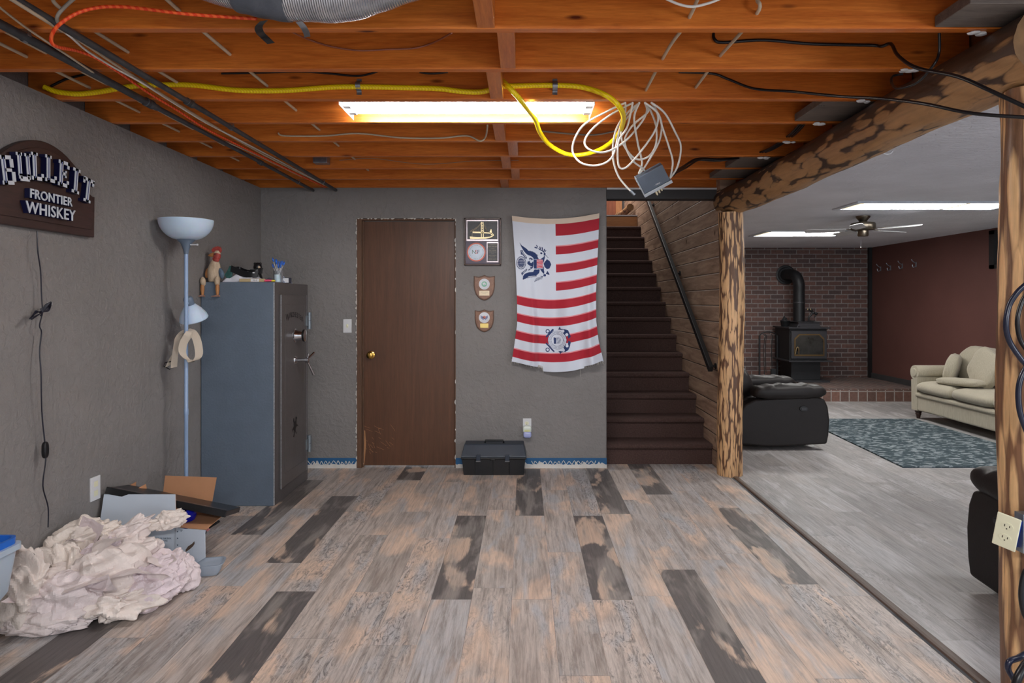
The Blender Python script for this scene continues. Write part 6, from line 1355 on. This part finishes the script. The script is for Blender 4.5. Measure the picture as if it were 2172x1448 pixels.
# ---------------------------------------------------------------- lounge: ceiling panels, fan
M_panel = mat('lit_panel', S(255, 250, 240), 0.5, emis=(1.0, 0.98, 0.94, 1), es=PANEL_E)
M_amber = mat('amber_lit_edge', S(255, 214, 150), 0.5, emis=(1.0, 0.80, 0.52, 1), es=1.2)
M_wframe = mat('white_light_frame', S(200, 208, 220), 0.4)
def light_box(x0, x1, y0, y1, n, label):
    t = thing('ceiling_light_box', label, 'ceiling light', ((x0+x1)/2, (y0+y1)/2, 2.2), 'box lights in the lounge ceiling')
    mb = MB(); f = 0.05
    for a in ((x0-f, x1+f, y0-f, y0), (x0-f, x1+f, y1, y1+f), (x0-f, x0, y0, y1), (x1, x1+f, y0, y1)): mb.box(a[0], a[1], a[2], a[3], 2.236, 2.249)
    w_ = (x1-x0)/n
    for k in range(1, n): mb.box(x0+k*w_-0.008, x0+k*w_+0.008, y0, y1, 2.236, 2.2485)
    obj('frame', mb, M_wframe, t, bevel=0.004)
    for k in range(n):
        a, b = x0+k*w_+0.009, x0+(k+1)*w_-0.009
        mb = MB(); mb.box(a, b, y0+0.002, y1-0.002, 2.243, 2.2485); d = obj('diffuser', mb, M_panel, t)
        mb = MB(); mb.box(a, a+0.05, y0+0.002, y1-0.002, 2.242, 2.2428) if k != 1 else mb.box(a, b, y1-0.05, y1-0.002, 2.242, 2.2428); obj('amber_edge', mb, M_amber, d)
light_box(2.93, 4.33, 5.83, 6.22, 3, 'three-panel lit box light closest to the log beam in the lounge ceiling')
light_box(2.99, 4.02, 8.2, 8.75, 2, 'two-panel lit box light farther back toward the brick wall')
fn = thing('ceiling_fan', 'brushed nickel ceiling fan with white blades', 'ceiling fan', (3.43, 6.78, 2.05))
M_nick = mat('brushed_nickel', S(112, 104, 92), 0.3, 0.9, var=0.1); fx, fy = 3.43, 6.78
mb = MB(); mb.lathe([(0.068, 2.249), (0.066, 2.235), (0.042, 2.205), (0.036, 2.19)], (fx, fy, 0), 32); obj('canopy', mb, M_nick, fn, smooth=True)
mb = MB(); mb.lathe([(0.036, 2.192), (0.06, 2.188), (0.112, 2.178), (0.118, 2.165), (0.118, 2.125), (0.108, 2.112), (0.05, 2.105)], (fx, fy, 0), 40); obj('motor', mb, M_nick, fn, smooth=True, angle=50)
mb = MB(); mb.lathe([(0.05, 2.106), (0.052, 2.10), (0.052, 2.055), (0.045, 2.045), (0.0001, 2.044)], (fx, fy, 0), 28); obj('switch_housing', mb, M_nick, fn, smooth=True, angle=50)
M_blade = mat('white_blade', S(206, 208, 212), 0.4)
for k in range(5):
    a = 20+72*k; Mk = T(fx, fy, 2.108) @ RZ(a) @ RX(11)
    mb = MB(); mb.prism([(0.16, -0.045), (0.30, -0.058), (0.50, -0.062), (0.535, -0.05), (0.55, -0.02), (0.55, 0.02), (0.535, 0.05), (0.50, 0.062), (0.30, 0.058), (0.16, 0.045)], (0, 0.006), Mk); b_ = obj('blade', mb, M_blade, fn, bevel=0.002)
    mb = MB(); mb.prism([(0.09, -0.016), (0.15, -0.012), (0.20, -0.035), (0.215, -0.02), (0.19, 0), (0.215, 0.02), (0.20, 0.035), (0.15, 0.012), (0.09, 0.016)], (0.0065, 0.010), Mk); obj('blade_arm', mb, M_nick, b_)
mb = MB(); mb.tube([(fx-0.02, fy, 2.05), (fx-0.022, fy, 1.94)], 0.0015, 5, smooth=False); mb.ball((fx-0.022, fy, 1.935), 0.007, 8); obj('pull_chain', mb, M_chrome, fn)
mb = MB(); mb.tube([P(1868, 318, 3.85), P(1872, 324, 3.85), P(1880, 327, 3.86), P(1890, 325, 3.86), P(1896, 316, 3.86)], 0.003, 6); tag(obj('ceiling_hook', mb, M_white, smooth=True), 'small pale wire hook in the lounge ceiling beside the log beam', 'hook')

# ---------------------------------------------------------------- wood stove on the hearth
H0 = 0.181
M_iron = mat('stove_black', S(34, 35, 38), 0.48, 0.25, var=0.15, vs=10, bump=0.08); M_ironl = mat('stove_grey', S(58, 58, 62), 0.42, 0.3)
sv = thing('wood_stove', 'black cast iron wood stove with glass door on a pedestal', 'wood stove', (4.25, 10.3, H0))
mb = MB(); mb.box(3.92, 4.56, 9.98, 10.58, H0, H0+0.03); obj('base_plate', mb, M_ironl, sv, bevel=0.004)
mb = MB(); mb.box(4.02, 4.46, 10.08, 10.52, H0+0.03, 0.505); obj('pedestal', mb, M_iron, sv, bevel=0.004)
mb = MB(); mb.box(3.97, 4.53, 10.02, 10.60, 0.505, 0.985); obj('firebox', mb, M_iron, sv, bevel=0.008)
mb = MB(); mb.box(3.93, 4.58, 9.93, 10.60, 0.49, 0.512); obj('ash_shelf', mb, M_ironl, sv, bevel=0.004)
mb = MB(); mb.box(3.94, 4.56, 9.96, 10.61, 0.985, 1.005); mb.box(4.10, 4.42, 9.97, 10.60, 1.005, 1.022)
mb.prism([(4.08, 0.995), (4.44, 0.995), (4.415, 1.075), (4.11, 1.075)], (-10.58, -10.02), RX(90)); mb.box(4.09, 4.43, 10.0, 10.60, 1.075, 1.087); obj('stepped_top', mb, M_ironl, sv, bevel=0.003)
mb = MB(); mb.box(3.985, 4.515, 9.985, 10.02, 0.535, 0.95); sdr = obj('stove_door', mb, M_ironl, sv, bevel=0.006)
oct_ = lambda x0, x1, z0, z1, c: [(x0, z0), (x1, z0), (x1, z1-c), (x1-c, z1), (x0+c, z1), (x0, z1-c)]
mb = MB(); mb.prism(oct_(4.025, 4.475, 0.575, 0.905, 0.07), (0, 0.006), T(0, 9.985, 0) @ RX(90)); obj('door_rim', mb, mat('dull_gold_rim', S(120, 98, 66), 0.35, 0.8), sdr)
mb = MB(); mb.prism(oct_(4.045, 4.455, 0.60, 0.885, 0.062), (0.006, 0.010), T(0, 9.985, 0) @ RX(90)); obj('door_glass', mb, mat('sooty_glass', S(46, 46, 46), 0.15, var=0.4, vs=14, spec=0.7), sdr)
mb = MB(); mb.tube([(4.035, 9.972, 0.60), (4.05, 9.95, 0.70), (4.075, 9.945, 0.70), (4.09, 9.972, 0.60)], 0.008, 8); obj('door_handle', mb, mat('spring_handle', S(190, 170, 130), 0.25, 0.9), sdr, smooth=True)
sp_ = thing('stove_pipe', 'black stove pipe rising from the stove and bending into the brick wall', 'stove pipe', (4.235, 10.32, 1.09))
mb = MB(); mb.tube([(4.235, 10.32, 1.088), (4.235, 10.32, 1.3), (4.235, 10.32, 1.55), (4.235, 10.32, 1.66), (4.215, 10.37, 1.77), (4.19, 10.47, 1.81), (4.17, 10.60, 1.815), (4.17, 10.68, 1.815)], 0.083, 28, sub=8); obj('pipe_run', mb, M_iron, sp_, smooth=True, angle=80)
mb = MB(); mb.lathe([(0.086, 0), (0.088, 0.005), (0.088, 0.02), (0.086, 0.025)], (4.235, 10.32, 1.36), 28, cap=False); obj('pipe_seam', mb, M_ironl, sp_, smooth=True)
mb = MB(); mb.lathe([(0.085, 0.0), (0.150, 0.0), (0.155, 0.012), (0.14, 0.02), (0.12, 0.016), (0.11, 0.024), (0.088, 0.022)], M=T(4.17, YF-0.001, 1.815) @ RX(90), seg=40, cap=False); obj('wall_collar', mb, M_iron, sp_, smooth=True, angle=40)
# kettle, branch ornament, tool set
kt = thing('stove_kettle', 'small black pot with a pointed lid on the stove top', 'kettle', (4.03, 10.35, 1.006))
mb = MB(); mb.lathe([(0.0001, 0), (0.05, 0), (0.056, 0.01), (0.068, 0.075), (0.074, 0.08), (0.074, 0.088), (0.05, 0.09), (0.0001, 0.09)], (4.03, 10.35, 1.006), 24); obj('pot', mb, M_iron, kt, smooth=True, angle=40)
mb = MB(); mb.lathe([(0.05, 0.09), (0.03, 0.115), (0.012, 0.15), (0.005, 0.165), (0.0001, 0.166)], (4.02, 10.35, 1.006), 14); mb.ball((4.05, 10.35, 1.11), 0.02, 8, (1, 1, 1.6)); obj('lid', mb, M_iron, kt, smooth=True)
og = thing('iron_ornament', 'dark scrolled iron cherub ornament standing beside the stove pipe', 'ornament', (4.38, 10.25, 1.088))
mb = MB(); b0 = Vector((4.38, 10.22, 1.088))
mb.tube([b0+Vector((-.03, 0, .003)), b0+Vector((-.035, 0, .06)), b0+Vector((.0, 0, .10)), b0+Vector((.01, 0, .14)), b0+Vector((-.03, 0, .17))], 0.014, 8); mb.tube([b0+Vector((0, 0, .11)), b0+Vector((.04, 0, .12)), b0+Vector((.07, 0, .10)), b0+Vector((.05, 0, .06))], 0.010, 8)
mb.ball(b0+Vector((0.0, 0, .165)), 0.026, 10); mb.ball(b0+Vector((.075, 0, .115)), 0.024, 10); mb.ball(b0+Vector((-.045, 0, .175)), 0.017, 10); mb.ball(b0+Vector((.03, 0, .13)), 0.024, 10); mb.cushion(b0+Vector((0, 0, .006)), (0.12, 0.06, 0.012)); obj('scrollwork', mb, M_iron, og, smooth=True)
for dx in (-.065, -.02): mb = MB(); mb.ball(b0+Vector((dx, -0.03, .18)), 0.01, 8, (0.7, 0.5, 1.5)); obj('bright_bead', mb, bpy.data.materials['spring_handle'], og, smooth=True)
ts = thing('fireplace_tool_stand', 'black arched stand of fireplace tools at the brick wall', 'tool stand', (3.80, 10.5, H0))
mb = MB()
for x in (3.68, 3.955): mb.box(x-0.011, x+0.011, 10.46, 10.48, H0, 0.86)
mb.tube([(3.68, 10.47, 0.855), (3.72, 10.47, 0.895), (3.80, 10.47, 0.915), (3.90, 10.47, 0.90), (3.955, 10.47, 0.855)], 0.009, 8); mb.box(3.66, 3.975, 10.40, 10.54, H0, H0+0.015); obj('stand_frame', mb, M_iron, ts)
for k, (x, l) in enumerate(((3.74, 0.66), (3.765, 0.6), (3.86, 0.5))):
    mb = MB(); mb.tube([(x-0.01, 10.45, 0.88), (x+0.02, 10.45, 0.85), (x+0.01, 10.45, 0.80), (x, 10.45, 0.6), (x+0.01, 10.45, 0.88-l)], 0.006, 6); obj('poker', mb, M_iron, ts, smooth=True)
mb = MB(); mb.box(3.85, 3.925, 10.43, 10.47, 0.215, 0.34); obj('shovel_pan', mb, M_iron, ts, bevel=0.003)
tag(obj('kindling', (lambda m: [m.tube([(3.95+dx, 9.95+dy, H0+0.012), (3.87+dx, 9.75+dy*0.6, H0+0.04), (3.98+dx*1.4, 9.6+dy, H0+0.012)], 0.007, 5) for dx, dy in ((0, 0), (-.1, .06), (.06, .03), (-.18, .1))] and m)(MB()), mat('dark_sticks', S(54, 46, 42), 0.7)), 'scattered dark sticks on the hearth before the stove', 'kindling', kind='stuff')
# coat hooks
for k, (px, py) in enumerate(((1868, 570), (1889, 568), (1914, 564), (1943, 561))):
    c = PX(px, py, XR-0.001); g = thing('coat_hook', 'small grey coat hook on the red wall, ' + ['closest to the brick corner', 'second from the brick corner', 'third from the brick corner', 'fourth from the brick corner'][k], 'coat hook', tuple(c), 'coat hooks on the red wall')
    mb = MB(); mb.box(XR-0.006, XR-0.0005, c.y-0.012, c.y+0.012, c.z-0.035, c.z+0.035); obj('hook_plate', mb, M_steel, g, bevel=0.001)
    mb = MB(); mb.tube([c+Vector((-.005, 0, .02)), c+Vector((-.05, 0, .05)), c+Vector((-.065, 0, .075))], 0.006, 8); mb.tube([c+Vector((-.005, 0, -.02)), c+Vector((-.035, 0, -.04)), c+Vector((-.05, 0, -.02)), c+Vector((-.052, 0, 0))], 0.006, 8); obj('hook_arm', mb, M_steel, g, smooth=True)

# ---------------------------------------------------------------- rug
t = NT('leafy_rug'); v = t.coord((1, 1.6, 1), rand=False)
vo = t.add('ShaderNodeTexVoronoi'); vo.inputs['Scale'].default_value = 12; t.l(v, vo.inputs['Vector']); n_ = t.noise(v, 16, 3, 0.5, 1.2)
f = t.math('ADD', t.math('MULTIPLY', n_, 0.8), t.math('MULTIPLY', vo.outputs['Distance'], 0.35))
t.base(t.ramp(f, [(0.46, S(140, 148, 152)), (0.52, S(112, 124, 130)), (0.57, S(70, 82, 88)), (0.8, S(58, 70, 76))])); t.set(Roughness=0.95, Specular_IOR_Level=0.1); t.bump(t.noise(v, 300, 3), 0.4, 0.003)
mb = MB(); mb.prism([(3.15, 5.57), (4.58, 5.57), (4.58, 7.86), (3.26, 7.86)], (0.001, 0.012))
tag(obj('area_rug', mb, t.m), 'teal grey rug with pale blotchy pattern on the lounge floor', 'rug')

# ---------------------------------------------------------------- cream sofa
t = NT('cream_upholstery'); v = t.coord((1, 1, 6), rand=False); t.base(t.ramp(t.noise(t.coord((60, 60, 3), rand=False), 4, 3), [(0.3, S(160, 153, 136)), (0.7, S(184, 177, 158))])); t.set(Roughness=0.85, Specular_IOR_Level=0.2, Sheen_Weight=0.2); t.bump(t.noise(t.coord(rand=False), 5, 4), 0.25, 0.03); M_sofa = t.m
so = thing('cream_sofa', 'cream fabric rolled-arm sofa against the red wall', 'sofa', (5.05, 6.95, 0))
fx0, fx1, sy0, sy1 = 4.62, 5.46, 5.85, 8.03
mb = MB(); mb.box(fx0+0.02, fx1, sy0+0.12, sy1-0.12, 0.10, 0.30); obj('seat_base', mb, M_sofa, so, bevel=0.02, bseg=4)
mb = MB(); mb.box(fx0, fx1, sy0+0.1, sy1-0.1, 0.265, 0.315); obj('seat_rail', mb, M_sofa, so, bevel=0.022, bseg=4)
for ya, s in ((sy1-0.13, 1), (sy0+0.13, -1)):
    pr = [(0, 0.10), (0, 0.50)]
    for k in range(14): a = R(200-k*22); pr.append((s*0.055+0.085*math.cos(a)*s, 0.545+0.085*math.sin(a)))
    pr += [(s*0.12, 0.46), (s*0.115, 0.10)]
    mb = MB(); mb.prism([(ya+a, b) for a, b in pr], (fx0+0.015, fx1-0.1), XM); obj('arm', mb, M_sofa, so, smooth=True, angle=50)
    mb = MB(); mb.lathe([(0.0001, 0), (0.045, 0.001), (0.05, 0.006), (0.05, 0.02)], M=T(fx0+0.002, ya+s*0.055, 0.545) @ RY(90), seg=24); obj('arm_scroll', mb, M_sofa, so, smooth=True)
mb = MB(); mb.box(fx1-0.24, fx1, sy0+0.1, sy1-0.1, 0.28, 0.80); obj('back_frame', mb, M_sofa, so, bevel=0.05, bseg=5)
n3 = 3; cw = (sy1-sy0-0.26)/n3
for k in range(n3):
    yc = sy0+0.13+cw*(k+0.5)
    mb = MB(); mb.cushion((fx0+0.30, yc, 0.385), (0.66, cw+0.01, 0.17), 0.28, n=36, wob=0.03, seed=k); obj('seat_cushion', mb, M_sofa, so, smooth=True, angle=80)
    mb = MB(); mb.cushion((fx1-0.28, yc, 0.655), (0.24, cw*0.98, 0.44), 0.4, M=T(fx1-0.28, yc, 0.655) @ RY(10) @ T(-(fx1-0.28), -yc, -0.655), n=36, wob=0.06, seed=k+5); obj('back_cushion', mb, M_sofa, so, smooth=True, angle=80)
M_dleg = mat('dark_turned_leg', S(46, 26, 20), 0.3)
for x in (fx0+0.06, fx1-0.06):
    for y in (sy1-0.08, sy0+0.08):
        mb = MB(); mb.lathe([(0.018, 0.001), (0.022, 0.02), (0.026, 0.04), (0.034, 0.055), (0.030, 0.065), (0.038, 0.08), (0.040, 0.10)], (x, y, 0), 20); obj('leg', mb, M_dleg, so, smooth=True)
def pillow(c, s, M0, label, e=0.5):
    mb = MB(); mb.cushion((0, 0, 0), s, e, T(*c) @ M0, n=36, wob=0.08, seed=sum(c)); return tag(obj('throw_pillow', mb, M_sofa, smooth=True, angle=80), label, 'pillow', 'pillows on the cream sofa')
pillow((4.90, 7.66, 0.63), (0.14, 0.44, 0.32), RZ(-38) @ RY(14), 'cream pillow with soft flange propped in the sofa corner by the arm')
pillow((4.93, 7.16, 0.67), (0.13, 0.44, 0.40), RZ(-8) @ RX(24) @ RY(16), 'cream pillow standing slanted in front of the sofa back')
pillow((4.78, 7.32, 0.505), (0.22, 0.62, 0.09), RX(-3) @ RZ(6), 'flat cream pillow lying on the sofa seat under the slanted one')

# ---------------------------------------------------------------- brown leather recliners
M_leath = mat('dark_brown_leather', S(33, 29, 29), 0.5, var=0.08, vs=6, bump=0.3, bs=90, bd=0.002, coat=0.0, spec=0.3)
def side_poly(s=1.0):
    return [(0.0, 0.05), (-0.02, 0.16), (-0.02, 0.34), (0.04, 0.42), (0.13, 0.465), (0.30, 0.475), (0.70, 0.495), (0.775, 0.47), (0.805, 0.40), (0.82, 0.28), (0.812, 0.14), (0.795, 0.055), (0.45, 0.035), (0.22, 0.03)]
def recliner(base, M0, seats, label, tilt=0.0):
    r = thing('leather_recliner', label, 'recliner', base)
    # local frame: x forward, y across, z up; first arm at y=0
    Wd = 0.16; sw = 0.56; y = 0
    def arm(y):
        mb = MB(); mb.prism(side_poly(), (-(y+Wd), -y), M0 @ RX(90)); a = obj('arm_side', mb, M_leath, r, bevel=0.018, bseg=3, smooth=True, angle=50)
        mb = MB(); n0 = len(mb.v); mb.cushion((0.46, y+Wd/2, 0.535), (0.68, Wd+0.06, 0.145), 0.4, n=56, m=24, seed=1)
        for i in range(n0, len(mb.v)):
            p = mb.v[i]; k = 1-abs((p.x-0.46)/0.36)*0.2
            p.z += 0.018*(p.x-0.46)+0.006*math.sin(p.x*55+p.z*20)*(0.5+abs(math.sin(p.x*13)))*(1 if p.z > 0.52 else 0.5)
            mb.v[i] = M0 @ p
        obj('arm_pad', mb, M_leath, r, smooth=True, angle=80)
        return a
    a0 = arm(0)
    mb = MB(); cap = [(0.04*math.cos(q), 0.026*math.sin(q)) for q in np.linspace(0, 2*PI, 24, endpoint=False)]
    mb.prism(cap, (0, 0.012), M0 @ T(0.575, 0.0, 0.385) @ RX(90)); b_ = obj('lever_bezel', mb, M_blackp, a0, bevel=0.003)
    mb = MB(); mb.box(0.55, 0.60, -0.017, -0.011, 0.375, 0.395, M0); obj('lever', mb, M_ironl, b_, bevel=0.002)
    for s in range(seats):
        y += Wd if s == 0 else 0
        mb = MB(); mb.cushion((0.40, y+sw/2, 0.40), (0.72, sw*0.98, 0.20), 0.3, M0, n=36, wob=0.03); obj('seat', mb, M_leath, r, smooth=True, angle=80)
        mb = MB(); mb.box(0.02, 0.74, y+0.01, y+sw-0.01, 0.06, 0.33, M0); obj('seat_box', mb, M_leath, r, bevel=0.02)
        Mb2 = M0 @ T(0.12, y+sw/2, 0.42) @ RY(-22)
        mb = MB(); mb.cushion((0, 0, 0.18), (0.26, sw*0.98, 0.34), 0.4, Mb2, n=36); mb.cushion((-0.01, 0, 0.44), (0.24, sw*0.98, 0.30), 0.4, Mb2, n=36); obj('backrest', mb, M_leath, r, smooth=True, angle=80)
        y += sw
    arm(y)
    return r
recliner((2.06, 6.22, 0), T(2.02, 6.22, 0.005), 1, 'dark brown leather recliner turned toward the sofa beside the log post')
recliner((2.06, 7.5, 0), T(1.97, 8.05, 0.005) @ Matrix.Diagonal((0.85, 0.85, 0.85, 1)), 1, 'second brown leather recliner standing behind the one beside the log post')
Mm = T(2.155, 2.45, 0.0) @ RZ(90) @ Matrix.Diagonal((1, -1, 1, 1))
recliner((2.3, 2.6, 0), Mm, 1, 'dark brown leather recliner partly hidden behind the near log post')
